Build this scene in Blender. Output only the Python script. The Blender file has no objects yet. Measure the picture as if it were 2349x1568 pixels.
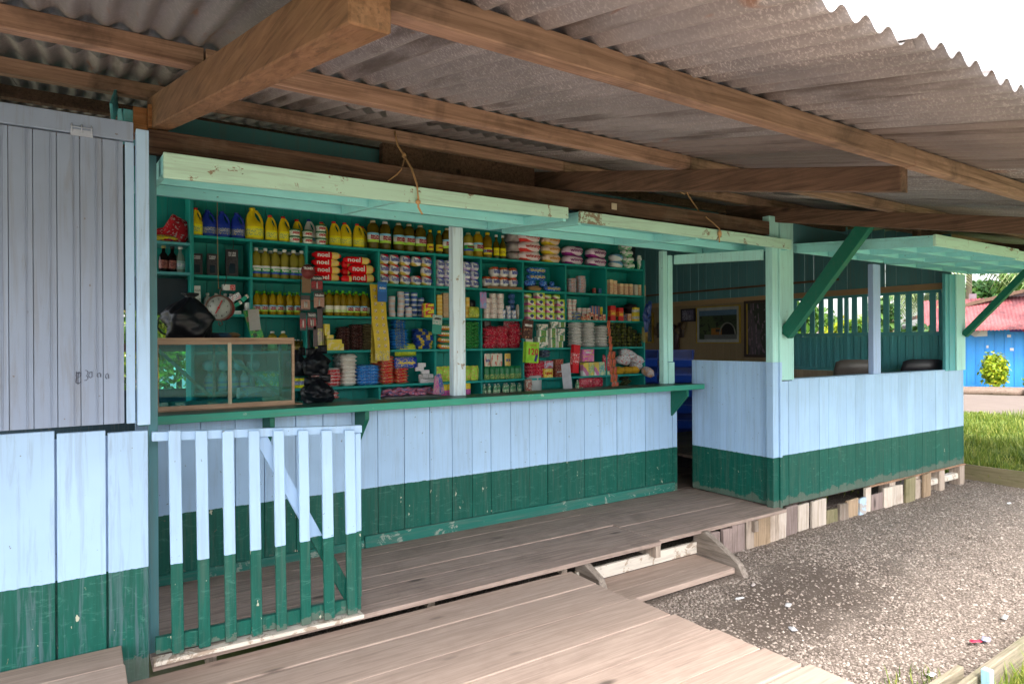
import bpy, math, random
from mathutils import Vector, Matrix, noise
random.seed(7)
R = math.radians
sc = bpy.context.scene
col = sc.collection

# ------------------------------------------------------------------ camera
CAM = Vector((0, -3.5, 1.45)); YAW = .5833; ROLL = -.0058; FPX = 1496.45; W0, H0 = 2349.0, 1568.0
_r = Vector((math.cos(YAW), -math.sin(YAW), 0)); FW = Vector((math.sin(YAW), math.cos(YAW), 0)); _u = Vector((0, 0, 1))
RT = math.cos(ROLL) * _r + math.sin(ROLL) * _u
UP = -math.sin(ROLL) * _r + math.cos(ROLL) * _u
cd = bpy.data.cameras.new('camera'); cam = bpy.data.objects.new('camera', cd); col.objects.link(cam)
cd.sensor_width = 36; cd.lens = 36 * FPX / W0; cd.clip_start = .02; cd.clip_end = 2000
cam.matrix_world = Matrix(((RT.x, UP.x, -FW.x, CAM.x), (RT.y, UP.y, -FW.y, CAM.y), (RT.z, UP.z, -FW.z, CAM.z), (0, 0, 0, 1)))
sc.camera = cam

# ------------------------------------------------------------------ sky, sun, exposure
SUN_EL, SUN_AZ = R(52), R(205)          # azimuth measured clockwise from +Y
wd = bpy.data.worlds.new('World'); sc.world = wd; wd.use_nodes = True
nt = wd.node_tree; nt.nodes.clear()
sky = nt.nodes.new('ShaderNodeTexSky'); sky.sky_type = 'NISHITA'; sky.sun_disc = False
sky.sun_elevation = SUN_EL; sky.sun_rotation = SUN_AZ; sky.dust_density = 4; sky.air_density = 1.0; sky.ozone_density = 1
hs = nt.nodes.new('ShaderNodeHueSaturation'); hs.inputs['Saturation'].default_value = .35; hs.inputs['Value'].default_value = 1.0
bg = nt.nodes.new('ShaderNodeBackground'); bg.inputs['Strength'].default_value = .15
wo = nt.nodes.new('ShaderNodeOutputWorld')
nt.links.new(sky.outputs[0], hs.inputs['Color']); nt.links.new(hs.outputs[0], bg.inputs[0]); nt.links.new(bg.outputs[0], wo.inputs[0])
sl = bpy.data.lights.new('sun', 'SUN'); so = bpy.data.objects.new('sun', sl); col.objects.link(so)
sl.energy = .7; sl.angle = R(25); sl.color = (1, .95, .88)
sd = Vector((math.sin(SUN_AZ) * math.cos(SUN_EL), math.cos(SUN_AZ) * math.cos(SUN_EL), math.sin(SUN_EL)))
so.rotation_euler = sd.to_track_quat('Z', 'Y').to_euler(); so.location = (0, -10, 20)
sc.view_settings.view_transform = 'Standard'; sc.view_settings.look = 'None'; sc.view_settings.gamma = 1
sc.view_settings.exposure = 2.52
sc.cycles.max_bounces = 10; sc.cycles.diffuse_bounces = 7; sc.cycles.glossy_bounces = 3; sc.cycles.transmission_bounces = 4
sc.cycles.sample_clamp_indirect = 6

# ------------------------------------------------------------------ helpers
def at(px, py, ax, v):
    d = FW + RT * ((px - 1174.5) / FPX) - UP * ((py - 784) / FPX)
    i = 'XYZ'.index(ax); return CAM + d * ((v - CAM[i]) / d[i])
def ppm(p): return FPX / ((Vector(p) - CAM).dot(FW))

class MB:
    def __init__(s): s.v = []; s.f = []; s.m = []; s.r = []; s.sm = []
    def add(s, vs, fs, mi=0, r=None, smooth=False):
        b = len(s.v); s.v += [Vector(p) for p in vs]
        r = random.random() if r is None else r
        for f in fs: s.f.append([b + i for i in f]); s.m.append(mi); s.r.append(r); s.sm.append(smooth)
        return s
    def hexa(s, p, mi=0, r=None):
        return s.add(p, [(0, 3, 2, 1), (4, 5, 6, 7), (0, 1, 5, 4), (1, 2, 6, 5), (2, 3, 7, 6), (3, 0, 4, 7)], mi, r)
    def box(s, x0, x1, y0, y1, z0, z1, mi=0, r=None):
        return s.hexa([(x0, y0, z0), (x1, y0, z0), (x1, y1, z0), (x0, y1, z0), (x0, y0, z1), (x1, y0, z1), (x1, y1, z1), (x0, y1, z1)], mi, r)
    def bar(s, p, q, w, h, mi=0, up=(0, 0, 1), h2=None):
        p = Vector(p); q = Vector(q); d = (q - p).normalized(); sd = d.cross(Vector(up)).normalized() * (w / 2); u = sd.cross(d).normalized()
        a = u * (h / 2); b = u * ((h2 or h) / 2)
        return s.hexa([p - sd - a, p + sd - a, q + sd - b, q - sd - b, p - sd + a, p + sd + a, q + sd + b, q - sd + b], mi)
    def tube(s, pts, r, n=8, mi=0, smooth=True, r2=None):
        pts = [Vector(p) for p in pts]; vs = []; fs = []; N = len(pts)
        for i, p in enumerate(pts):
            d = (pts[min(i + 1, N - 1)] - pts[max(i - 1, 0)]).normalized()
            a = d.cross(Vector((0, 0, 1)) if abs(d.z) < .9 else Vector((1, 0, 0))).normalized(); b = d.cross(a)
            rr = r[i] if isinstance(r, (list, tuple)) else r
            for k in range(n):
                t = 2 * math.pi * k / n; vs.append(p + (a * math.cos(t) + b * math.sin(t)) * rr)
        for i in range(N - 1):
            for k in range(n): fs.append((i * n + k, i * n + (k + 1) % n, (i + 1) * n + (k + 1) % n, (i + 1) * n + k))
        fs.append(tuple(range(n))[::-1]); fs.append(tuple((N - 1) * n + k for k in range(n)))
        return s.add(vs, fs, mi, None, smooth)
    def lathe(s, prof, n=14, c=(0, 0, 0), sq=1.0, mi=0, smooth=True, off=None, axis='Z'):
        vs = []; fs = []; N = len(prof)
        for i, (r, z) in enumerate(prof):
            ox = off[i] if off else 0
            for k in range(n):
                t = 2 * math.pi * k / n; x, y = ox + r * math.cos(t), r * sq * math.sin(t)
                vs.append((c[0] + x, c[1] + y, c[2] + z) if axis == 'Z' else (c[0] + x, c[1] + z, c[2] + y))
        for i in range(N - 1):
            for k in range(n): fs.append((i * n + k, i * n + (k + 1) % n, (i + 1) * n + (k + 1) % n, (i + 1) * n + k))
        fs.append(tuple(range(n))[::-1]); fs.append(tuple((N - 1) * n + k for k in range(n)))
        return s.add(vs, fs, mi, None, smooth)
    def pillow(s, w, d, h, c=(0, 0, 0), n=6, seed=0, lump=.12, ax='Z', mi=0, pw=.55):
        """a stuffed packet: w by d outline, h thick along ax (Z lying, Y standing)"""
        vs = []; fs = []
        for side in (1, -1):
            for i in range(n + 1):
                for j in range(n + 1):
                    u, v = 2 * i / n - 1, 2 * j / n - 1
                    e = max(0, (1 - u ** 4) * (1 - v ** 4)) ** pw
                    nz = noise.noise(Vector((u * 1.7 + seed * 3.1, v * 1.7 - seed, side * 2.0)))
                    hh = (h / 2) * e * (1 + lump * 2 * nz)
                    pin = 1 - .08 * (u * u + v * v) / 2 + .06 * nz
                    x, y, z = u * w / 2 * pin, v * d / 2 * pin, side * hh
                    p = (x, y, z) if ax == 'Z' else (x, z, y)
                    vs.append((c[0] + p[0], c[1] + p[1], c[2] + p[2]))
        o = (n + 1) ** 2
        for i in range(n):
            for j in range(n):
                a = i * (n + 1) + j; q = (a, a + n + 1, a + n + 2, a + 1)
                fs.append(q); fs.append(tuple(o + k for k in q)[::-1])
        return s.add(vs, fs, mi, None, True)
    def mesh(s, name, mats, off=(0, 0, 0), rot=None):
        me = bpy.data.meshes.new(name); o = Vector(off)
        vs = [v - o for v in s.v]
        if rot is not None: vs = [rot @ v for v in vs]
        me.from_pydata(vs, [], s.f)
        for m in (mats if isinstance(mats, (list, tuple)) else [mats]): me.materials.append(m)
        me.polygons.foreach_set('material_index', s.m); me.polygons.foreach_set('use_smooth', s.sm)
        at_ = me.attributes.new('v', 'FLOAT', 'FACE'); at_.data.foreach_set('value', s.r)
        me.update(); return me
    def build(s, name, mats, parent=None, bevel=0, loc=None):
        if parent is None:
            if loc is None:
                xs = [p.x for p in s.v]; ys = [p.y for p in s.v]; zs = [p.z for p in s.v]
                loc = ((min(xs) + max(xs)) / 2, (min(ys) + max(ys)) / 2, min(zs))
            o = bpy.data.objects.new(name, s.mesh(name, mats, loc)); o.location = loc
        else:
            o = bpy.data.objects.new(name, s.mesh(name, mats, WL[parent.as_pointer()])); o.parent = parent
            WL[o.as_pointer()] = WL[parent.as_pointer()]
        col.objects.link(o)
        if parent is None: WL[o.as_pointer()] = Vector(loc)
        if bevel:
            b = o.modifiers.new('bevel', 'BEVEL'); b.width = bevel; b.segments = 1; b.limit_method = 'ANGLE'
        return o
WL = {}
def tag(o, label=None, cat=None, group=None, kind=None):
    if label: o['label'] = label
    if cat: o['category'] = cat
    if group: o['group'] = group
    if kind: o['kind'] = kind
    return o
def empty(name, loc, label=None, cat=None, group=None, rz=0):
    o = bpy.data.objects.new(name, None); o.location = loc; o.rotation_euler = (0, 0, rz); o.empty_display_size = .1
    col.objects.link(o); WL[o.as_pointer()] = Vector(loc); return tag(o, label, cat, group)

# ------------------------------------------------------------------ materials
class NT:
    def __init__(s, name):
        s.m = bpy.data.materials.new(name); s.m.use_nodes = True; s.t = s.m.node_tree; s.b = s.t.nodes['Principled BSDF']
    def n(s, ty, **kw):
        x = s.t.nodes.new('ShaderNode' + ty)
        for k, v in kw.items():
            if k in x.inputs: x.inputs[k].default_value = v
            else: setattr(x, k, v)
        return x
    def l(s, a, b): s.t.links.new(a, b)
    def co(s, scale=(1, 1, 1), src='Object'):
        if src == 'World': o = s.n('NewGeometry').outputs['Position']
        else: o = s.n('TexCoord').outputs[src]
        mp = s.n('Mapping'); mp.inputs['Scale'].default_value = scale; s.l(o, mp.inputs[0]); return mp.outputs[0]
    def noise(s, co, scale=5, detail=4, rough=.6, dist=0):
        x = s.n('TexNoise', Scale=scale, Detail=detail, Roughness=rough, Distortion=dist); s.l(co, x.inputs['Vector']); return x.outputs['Fac']
    def ramp(s, fac, stops):
        x = s.n('ValToRGB'); e = x.color_ramp.elements
        while len(e) < len(stops): e.new(.5)
        for i, (p, c) in enumerate(stops):
            e[i].position = p; e[i].color = tuple(c) + (1,) if hasattr(c, '__len__') else (c, c, c, 1)
        s.l(fac, x.inputs[0]); return x.outputs[0]
    def mix(s, fac, a, b, bt='MIX'):
        x = s.n('MixRGB', blend_type=bt)
        for k, v in (('Fac', fac), ('Color1', a), ('Color2', b)):
            if hasattr(v, 'is_output'): s.l(v, x.inputs[k])
            else: x.inputs[k].default_value = v if k == 'Fac' else tuple(v) + (1,)
        return x.outputs[0]
    def math(s, op, a, b=0):
        x = s.n('Math', operation=op)
        for i, v in enumerate((a, b)):
            if hasattr(v, 'is_output'): s.l(v, x.inputs[i])
            else: x.inputs[i].default_value = v
        return x.outputs[0]
    def attr(s): return s.n('Attribute', attribute_name='v').outputs['Fac']
    def vary(s, c, amt=.2):
        x = s.n('HueSaturation'); s.l(c, x.inputs['Color']) if hasattr(c, 'is_output') else setattr(x.inputs['Color'], 'default_value', tuple(c) + (1,))
        s.l(s.math('ADD', s.math('MULTIPLY', s.attr(), amt), 1 - amt / 2), x.inputs['Value']); return x.outputs[0]
    def fin(s, c, rough=.6, bump=None, bstr=.3, bdist=.01, metal=0, spec=.28):
        if hasattr(c, 'is_output'): s.l(c, s.b.inputs['Base Color'])
        else: s.b.inputs['Base Color'].default_value = tuple(c) + (1,)
        if hasattr(rough, 'is_output'): s.l(rough, s.b.inputs['Roughness'])
        else: s.b.inputs['Roughness'].default_value = rough
        s.b.inputs['Metallic'].default_value = metal; s.b.inputs['Specular IOR Level'].default_value = spec
        if bump is not None:
            x = s.n('Bump', Strength=bstr, Distance=bdist); s.l(bump, x.inputs['Height']); s.l(x.outputs[0], s.b.inputs['Normal'])
        return s.m
GR = {'X': (1.2, 22, 22), 'Y': (22, 1.2, 22), 'Z': (22, 22, 1.2)}
BARE = (.30, .20, .13)
def wood(name, dark, light, axis='X', rough=.8, blot=(.05, .04, .03), blotamt=.5, vary=.35, crack=.45):
    t = NT(name); co = t.co(GR[axis], 'World')
    g = t.noise(co, 2.2, 6, .65, .6)
    c = t.mix(t.ramp(g, [(.32, 0), (.68, 1)]), dark, light)
    i_ = 'XYZ'.index(axis); fs_ = [75, 75, 75]; fs_[i_] = 1.6
    fg = t.noise(t.co(tuple(fs_), 'World'), 1.0, 3, .6, .3)
    c = t.mix(t.math('MULTIPLY', t.ramp(fg, [(.34, 1), (.46, 0)]), crack), c, [x * .35 for x in dark])
    ks_ = [5, 5, 5]; ks_[i_] = 1.7
    kn = t.n('TexVoronoi', Scale=1.0); t.l(t.co(tuple(ks_), 'World'), kn.inputs['Vector'])
    c = t.mix(t.ramp(kn.outputs['Distance'], [(.05, .85), (.13, 0)]), c, [x * .25 for x in dark])
    st = t.noise(t.co((1, 1, 1), 'World'), 3.3, 5, .7, .4)
    c = t.mix(t.math('MULTIPLY', t.ramp(st, [(.5, 0), (.75, 1)]), blotamt), c, blot)
    return t.fin(t.vary(c, vary), rough, g, .35, .004)
def paint(name, c, axis='Z', bare=BARE, wear=.62, dirt=.35, low=None, line=0, dirtc=(.16, .15, .13), rough=.5, vary=.12):
    """painted boards; with low= a second paint below world height `line`"""
    t = NT(name); co = t.co(GR[axis], 'World'); g = t.noise(co, 1.6, 6, .7, .7)
    w = t.co((1, 1, 1), 'World')
    cc = t.mix(t.ramp(t.noise(w, 1.7, 4, .6), [(.3, 0), (.75, 1)]), [x * 1.06 for x in c], [x * .9 for x in c])
    if low:
        sp = t.n('SeparateXYZ'); t.l(w, sp.inputs[0])
        wob = t.math('MULTIPLY', t.math('SUBTRACT', t.noise(w, 30, 2), .5), .012)
        msk = t.math('LESS_THAN', t.math('ADD', sp.outputs[2], wob), line)
        lc = t.mix(t.ramp(t.noise(co, 2.6, 5, .7, .5), [(.35, 0), (.8, 1)]), [x * .85 for x in low], [x * 1.3 + .003 for x in low])
        # pale scuffs low down on the dark paint
        sc_ = t.ramp(t.noise(t.co((3, 3, 9), 'World'), 3, 6, .75, 1.2), [(.56, 0), (.74, .55)])
        lc = t.mix(sc_, lc, (.10, .26, .21))
        cc = t.mix(msk, cc, lc)
    gr = t.ramp(g, [(.36, 1), (.5, 0)])
    cc = t.mix(t.math('MULTIPLY', gr, dirt), cc, dirtc)
    pt = t.ramp(t.math('MULTIPLY', t.noise(w, 6, 6, .75, .8), t.math('ADD', t.math('MULTIPLY', g, .5), .75)), [(wear, 0), (wear + .03, 1)])
    cc = t.mix(t.math('MULTIPLY', pt, .85), cc, bare)
    sp2 = t.ramp(t.noise(w, 42, 2, .5), [(.74, 0), (.77, .7)])
    cc = t.mix(sp2, cc, (.12, .10, .08))
    if low:
        mud = t.math('MULTIPLY', t.math('LESS_THAN', t.math('ADD', sp.outputs[2], t.math('MULTIPLY', t.noise(w, 9, 5, .7), -.22)), -.06), .35)
        cc = t.mix(mud, cc, (.20, .165, .135))
        ch_ = t.math('MULTIPLY', t.ramp(t.noise(t.co((1, 1, .5), 'World'), 26, 3, .6), [(.70, 0), (.72, 1)]), msk)
        cc = t.mix(ch_, cc, (.42, .42, .32))
    return t.fin(t.vary(cc, vary), rough, g, .25, .003)
BLUE = (.345, .52, .745); GREEN = (.0008, .080, .058); MINT = (.30, .68, .69); TEAL = (.008, .33, .295)
def plain(name, c, rough=.5, metal=0, spec=.5, var=0): 
    t = NT(name); 
    w = t.noise(t.co((1, 1, 1)), 9, 4, .7)
    cc = t.mix(t.ramp(w, [(.35, 0), (.7, 1)]), [x * .85 for x in c], [min(1, x * 1.1) for x in c])
    if var: cc = t.vary(cc, var)
    return t.fin(cc, rough, metal=metal, spec=spec)
_pm = {}
def pack(base, c2=None, c3=None, style='band', rough=.32, a=.3, b=.7, freq=3.0):
    """printed packaging: colours laid out on the packet itself"""
    k = (base, c2, c3, style, rough, a, b, freq)
    if k in _pm: return _pm[k]
    t = NT('printed_packaging'); gc = t.n('TexCoord').outputs['Generated']; sp = t.n('SeparateXYZ'); t.l(gc, sp.inputs[0])
    c2 = c2 or base; c3 = c3 or c2
    up_ = lambda q: tuple(min(.86, x * 1.3) for x in q)
    base, c2, c3 = up_(base), up_(c2), up_(c3)
    n1 = t.noise(gc, freq, 2, .5, .3); n2 = t.noise(gc, freq * 4.5, 2, .5)
    if style == 'band':
        m = t.math('MULTIPLY', t.math('GREATER_THAN', sp.outputs[2], a), t.math('LESS_THAN', sp.outputs[2], b))
        c = t.mix(m, base, c2); c = t.mix(t.math('MULTIPLY', m, t.ramp(n2, [(.54, 0), (.58, 1)])), c, c3)
    elif style == 'vband':
        m = t.math('MULTIPLY', t.math('GREATER_THAN', sp.outputs[0], a), t.math('LESS_THAN', sp.outputs[0], b))
        c = t.mix(m, base, c2); c = t.mix(t.math('MULTIPLY', m, t.ramp(n2, [(.54, 0), (.58, 1)])), c, c3)
    elif style == 'tri':
        c = t.mix(t.math('GREATER_THAN', t.math('ADD', sp.outputs[2], t.math('MULTIPLY', n1, .15)), b + .07), base, c2); c = t.mix(t.math('LESS_THAN', t.math('ADD', sp.outputs[2], t.math('MULTIPLY', n1, .15)), a + .07), c, c3)
    elif style == 'corner':
        d = t.math('ADD', t.math('ADD', sp.outputs[2], t.math('MULTIPLY', sp.outputs[0], .5)), t.math('MULTIPLY', t.math('SUBTRACT', n1, .5), .25))
        c = t.mix(t.math('GREATER_THAN', d, b), base, c2); c = t.mix(t.math('LESS_THAN', d, a), c, c3)
    elif style == 'diag':
        d = t.math('ADD', t.math('ADD', sp.outputs[2], t.math('MULTIPLY', sp.outputs[0], .6)), t.math('MULTIPLY', n1, .3))
        c = t.mix(t.math('GREATER_THAN', d, .95), base, c2); c = t.mix(t.math('LESS_THAN', d, .55), c, c3)
    else:
        c = t.mix(t.ramp(n1, [(.5, 0), (.53, 1)]), base, c2); c = t.mix(t.ramp(n2, [(.58, 0), (.61, 1)]), c, c3)
    m_ = t.fin(c, rough); _pm[k] = m_; return m_

M_blueboard = {}
mLeftWall = paint('worn_blue_over_green_paint', BLUE, 'Z', low=GREEN, line=.455, wear=.70, dirt=.32, dirtc=(.18, .21, .28))
def two_tone(z): 
    k = round(z, 3)
    if k not in M_blueboard: M_blueboard[k] = paint('pale_blue_over_green_paint', BLUE, 'Z', low=GREEN, line=z, wear=.73, dirt=.16)
    return M_blueboard[k]
mBlue = paint('pale_blue_paint', BLUE, 'Z', wear=.72, dirt=.25)
mGreyBlue = paint('grey_blue_paint', (.235, .30, .425), 'Z', wear=.7, dirt=.3)
mMint = paint('mint_paint', MINT, 'X', wear=.78, dirt=.1)
mMintEdge = paint('worn_mint_paint', (.46, .70, .58), 'X', wear=.60, dirt=.25, bare=(.20, .11, .06))
mMintFlake = paint('flaking_mint_paint', (.46, .70, .58), 'X', wear=.565, dirt=.35, bare=(.20, .11, .06))
mMintV = paint('mint_post_paint', (.38, .68, .65), 'Z', wear=.72, dirt=.2)
mMintBlueV = paint('mint_over_blue_paint', (.42, .74, .64), 'Z', low=BLUE, line=1.10, wear=.74, dirt=.15)
mTeal = paint('teal_shelf_paint', TEAL, 'X', wear=.8, dirt=.1)
mTealV = paint('teal_board_paint', (.006, .28, .25), 'Z', wear=.8, dirt=.12)
mTealDk = paint('dusty_teal_paint', (.085, .235, .265), 'Z', wear=.8, dirt=.25)
mTealMid = paint('blue_teal_paint', (.09, .36, .40), 'Z', wear=.8, dirt=.2)
mGreenX = paint('dark_green_paint', (.006, .13, .085), 'X', wear=.74, dirt=.1)
mGreenTop = paint('green_counter_paint', (.01, .07, .055), 'X', wear=.76, dirt=.25, rough=.35)
mSkirt = paint('weathered_skirting_paint', (.012, .12, .095), 'X', wear=.575, dirt=.3, bare=(.22, .26, .22))
mGreenEdge = paint('worn_green_edge_paint', (.03, .27, .19), 'X', wear=.66, dirt=.3, bare=(.35, .45, .38))
mTan = paint('tan_paint', (.27, .20, .115), 'Z', wear=.85, dirt=.12)
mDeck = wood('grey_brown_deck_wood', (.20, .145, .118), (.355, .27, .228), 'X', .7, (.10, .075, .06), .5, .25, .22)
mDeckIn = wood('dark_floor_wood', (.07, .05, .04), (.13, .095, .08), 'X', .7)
mPlat = wood('pale_boardwalk_wood', (.29, .215, .175), (.43, .325, .265), 'X', .75, (.24, .17, .135), .4, .2, .2)
mRaf = wood('pinkish_brown_timber', (.20, .11, .065), (.36, .22, .14), 'Y', .8, (.07, .05, .035), .55, .3)
mRafDk = wood('dark_brown_timber', (.075, .042, .028), (.18, .105, .07), 'Y', .8, (.04, .03, .02), .6, .3)
mPurl = wood('weathered_purlin_timber', (.16, .095, .062), (.33, .21, .15), 'X', .85, (.03, .022, .018), .85, .3)
mBeam = wood('dark_weathered_beam', (.045, .024, .016), (.15, .085, .055), 'X', .85, (.24, .20, .16), .35, .2)
mBlock = wood('old_offcut_timber', (.25, .19, .15), (.46, .38, .31), 'Z', .85, (.12, .09, .06), .6, .7)
mCase = wood('varnished_case_wood', (.28, .17, .10), (.44, .29, .19), 'X', .45, (.2, .1, .05), .4)
mWhiteRiser = paint('flaking_white_paint', (.62, .56, .48), 'X', wear=.54, dirt=.3, bare=(.30, .22, .16))

def corr_mat(name, a, b, speck, amt, metal=.15):
    t = NT(name); w = t.co((1, 1, 1), 'World')
    n1 = t.noise(t.co((1.0, .6, 1), 'World'), 1.6, 5, .65, .4); va = t.attr()
    c = t.mix(t.ramp(n1, [(.3, 0), (.7, 1)]), a, b)
    n2 = t.noise(t.co((1, 1.4, 1), 'World'), 95, 4, .7, 0)
    pat = t.ramp(t.noise(w, 2.2, 3, .6), [(.35, .25), (.65, 1)])
    c = t.mix(t.math('MULTIPLY', t.math('MULTIPLY', t.ramp(n2, [(.52, 0), (.60, 1)]), amt), t.math('MULTIPLY', pat, t.math('ADD', .3, t.math('MULTIPLY', va, .8)))), c, speck)
    n3 = t.noise(t.co((5, .5, 1), 'World'), 2, 4, .6)
    c = t.mix(t.ramp(n3, [(.57, 0), (.68, .75)]), c, (.065, .048, .04))
    n4 = t.noise(t.co((2.5, .35, 1), 'World'), 3.2, 4, .7, .6)
    c = t.mix(t.ramp(n4, [(.64, 0), (.70, .65)]), c, (.20, .085, .04))
    return t.fin(t.vary(c, .25), .62, n2, .2, .003, metal=metal)
mRoof = [corr_mat('weathered_roof_sheet', (.15, .138, .14), (.265, .243, .243), (.48, .45, .43), .75),
         corr_mat('rusted_roof_sheet', (.145, .12, .112), (.25, .212, .20), (.36, .32, .29), .5),
         corr_mat('dull_roof_sheet', (.125, .12, .122), (.225, .212, .212), (.44, .40, .37), .6)]
mRoofIn = corr_mat('dark_roof_sheet', (.22, .2, .2), (.32, .30, .295), (.35, .32, .3), .4)

# ------------------------------------------------------------------ ground
def dispgrid(x0, x1, y0, y1, z, step, amp, fr):
    m = MB(); nx = int((x1 - x0) / step); ny = int((y1 - y0) / step); vs = []; fs = []
    for j in range(ny + 1):
        for i in range(nx + 1):
            x = x0 + (x1 - x0) * i / nx; y = y0 + (y1 - y0) * j / ny
            vs.append((x, y, z + amp * noise.noise(Vector((x * fr, y * fr, 1))) + amp * .35 * noise.noise(Vector((x * fr * 5, y * fr * 5, 4)))))
    for j in range(ny):
        for i in range(nx):
            a = j * (nx + 1) + i; fs.append((a, a + 1, a + nx + 2, a + nx + 1))
    return m.add(vs, fs, 0, .5, True)
t = NT('bare_earth'); w = t.co((1, 1, 1), 'World')
c = t.mix(t.ramp(t.noise(w, .35, 5, .6), [(.4, 0), (.6, 1)]), (.14, .17, .05), (.36, .32, .26))
mEarth = t.fin(c, .95, t.noise(w, 12, 5), .5, .03)
MB().box(-250, 400, -250, 350, -.75, -.36, 0, .5).build('ground', mEarth, loc=(0, 0, -.75))['kind'] = 'structure'
t = NT('pale_gravel'); w = t.co((1, 1, 1), 'World')
vo = t.n('TexVoronoi', Scale=75); t.l(w, vo.inputs['Vector'])
st = t.mix(t.ramp(vo.outputs['Color'], [(.2, 0), (.8, 1)]), (.20, .162, .137), (.37, .305, .26))
st = t.mix(t.ramp(vo.outputs['Distance'], [(.25, 0), (.55, .8)]), st, (.09, .07, .055))
sp = t.n('SeparateXYZ'); t.l(w, sp.inputs[0])
dx_ = t.math('DIVIDE', t.math('SUBTRACT', sp.outputs[0], 4.0), 1.35); dy_ = t.math('DIVIDE', t.math('SUBTRACT', t.math('ADD', sp.outputs[1], .95), t.math('MULTIPLY', t.math('SUBTRACT', sp.outputs[0], 4.0), .12)), .52)
rad_ = t.math('SQRT', t.math('ADD', t.math('MULTIPLY', dx_, dx_), t.math('MULTIPLY', dy_, dy_)))
wet = t.ramp(t.math('ADD', rad_, t.math('MULTIPLY', t.math('SUBTRACT', t.noise(w, 2.4, 5, .7, .3), .5), 1.5)), [(.45, 1), (1.0, 0)])
st = t.mix(t.math('MULTIPLY', wet, .8), st, (.07, .052, .041))
mGravel = t.fin(st, .9, vo.outputs['Distance'], -.6, .012)
dispgrid(1.0, 9.6, -2.06, 5.6, -.262, .06, .018, 1.3).build('gravel_yard', mGravel, loc=(0, 0, 0))['kind'] = 'structure'
# loose pebbles
m = MB(); ico = [(1, 0, 0), (-1, 0, 0), (0, 1, 0), (0, -1, 0), (0, 0, 1), (0, 0, -1)]
icf = [(0, 2, 4), (2, 1, 4), (1, 3, 4), (3, 0, 4), (2, 0, 5), (1, 2, 5), (3, 1, 5), (0, 3, 5)]
for k in range(48000):
    u = random.random(); x = 2.85 + (9.0 - 2.85) * u ** 1.6; y = -2.04 + random.random() * 2.35
    if 2.95 < x < 4.0 and y > -.46: continue
    dk = math.hypot((x - 4.0) / 1.35, (y + .95 - (x - 4) * .12) / .52) + .9 * noise.noise(Vector((x * 2.2, y * 2.2, 7)))
    if dk < .8 and random.random() < .72: continue
    r = random.choice((.003, .0035, .004, .005, .006, .007, .009)) * (1 + .5 * random.random()); a = random.random() * 6.28
    z = -.262 + .018 * noise.noise(Vector((x * 1.3, y * 1.3, 1))) + r * .2
    ca, sa = math.cos(a), math.sin(a); s1 = random.uniform(.7, 1.3)
    m.add([(x + r * (p[0] * ca * s1 - p[1] * sa), y + r * (p[0] * sa * s1 + p[1] * ca), z + r * .65 * p[2]) for p in ico], icf, 0, random.random())
t = NT('pebble_stone'); c = t.ramp(t.attr(), [(0, (.11, .088, .074)), (.35, (.21, .17, .145)), (.8, (.30, .25, .212)), (1, (.39, .34, .295))]); mPeb = t.fin(c, .8)
tag(m.build('gravel_stones', mPeb, loc=(0, 0, 0)), 'small pale pebbles strewn over the gravel yard', 'gravel', kind='stuff')
t = NT('dirt_road'); w = t.co((1, 1, 1), 'World'); c = t.mix(t.noise(w, 2, 6, .7), (.115, .09, .075), (.19, .15, .125)); mRoad = t.fin(c, .95, t.noise(w, 20, 4), .4, .02)
m = MB(); d = Vector((.5, -.866, 0)); n_ = Vector((.866, .5, 0)); c0 = Vector((17.2, 3.2, -.33))
m.hexa([c0 - d * 60 + Vector((0, 0, -.04)), c0 - d * 60 + n_ * 7.2 + Vector((0, 0, -.04)), c0 + d * 60 + n_ * 7.2 + Vector((0, 0, -.04)), c0 + d * 60 + Vector((0, 0, -.04)),
        c0 - d * 60, c0 - d * 60 + n_ * 7.2, c0 + d * 60 + n_ * 7.2, c0 + d * 60], 0, .5)
m.build('dirt_road', mRoad)['kind'] = 'structure'

# ------------------------------------------------------------------ boardwalk, steps
def planks(x0, x1, y0, y1, z, th, wmin, wmax, jig=0, gap=.006, x1f=None, seed=1, dz=.004):
    m = MB(); rnd = random.Random(seed); y = y1
    while y > y0 + .02:
        wv = rnd.uniform(wmin, wmax); ya = max(y0, y - wv); xe = (x1f(y) if x1f else x1) + rnd.uniform(-jig, jig); zz = z + rnd.uniform(-dz, dz)
        tl = rnd.uniform(-.003, .003)
        m.hexa([(x0, ya + gap, zz - th), (xe, ya + gap, zz - th), (xe, y, zz - th), (x0, y, zz - th), (x0, ya + gap, zz + tl), (xe, ya + gap, zz - tl), (xe, y, zz - tl), (x0, y, zz + tl)], 0, rnd.random())
        y = ya
    return m
planks(-3, 2.6, -6.5, -.158, -.045, .035, .19, .30, .02, .007, lambda y: 2.64 - .10 * (y + .1), 5).build('boardwalk', mPlat, bevel=.003)['kind'] = 'structure'
mString = wood('weathered_stringer_wood', (.15, .12, .098), (.33, .275, .23), 'Y', .85, (.08, .065, .05), .6)
b = empty('wooden_step', (3.48, -.3, -.26), 'low worn wooden step with white flaking riser below the deck edge', 'step')
planks(2.86, 3.95, -.45, -.06, -.195, .04, .2, .3, .01, seed=3).build('tread', mPlat, b, .004)
MB().box(2.78, 3.98, -.065, -.04, -.192, -.105).build('riser', mWhiteRiser, b, .002)
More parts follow.
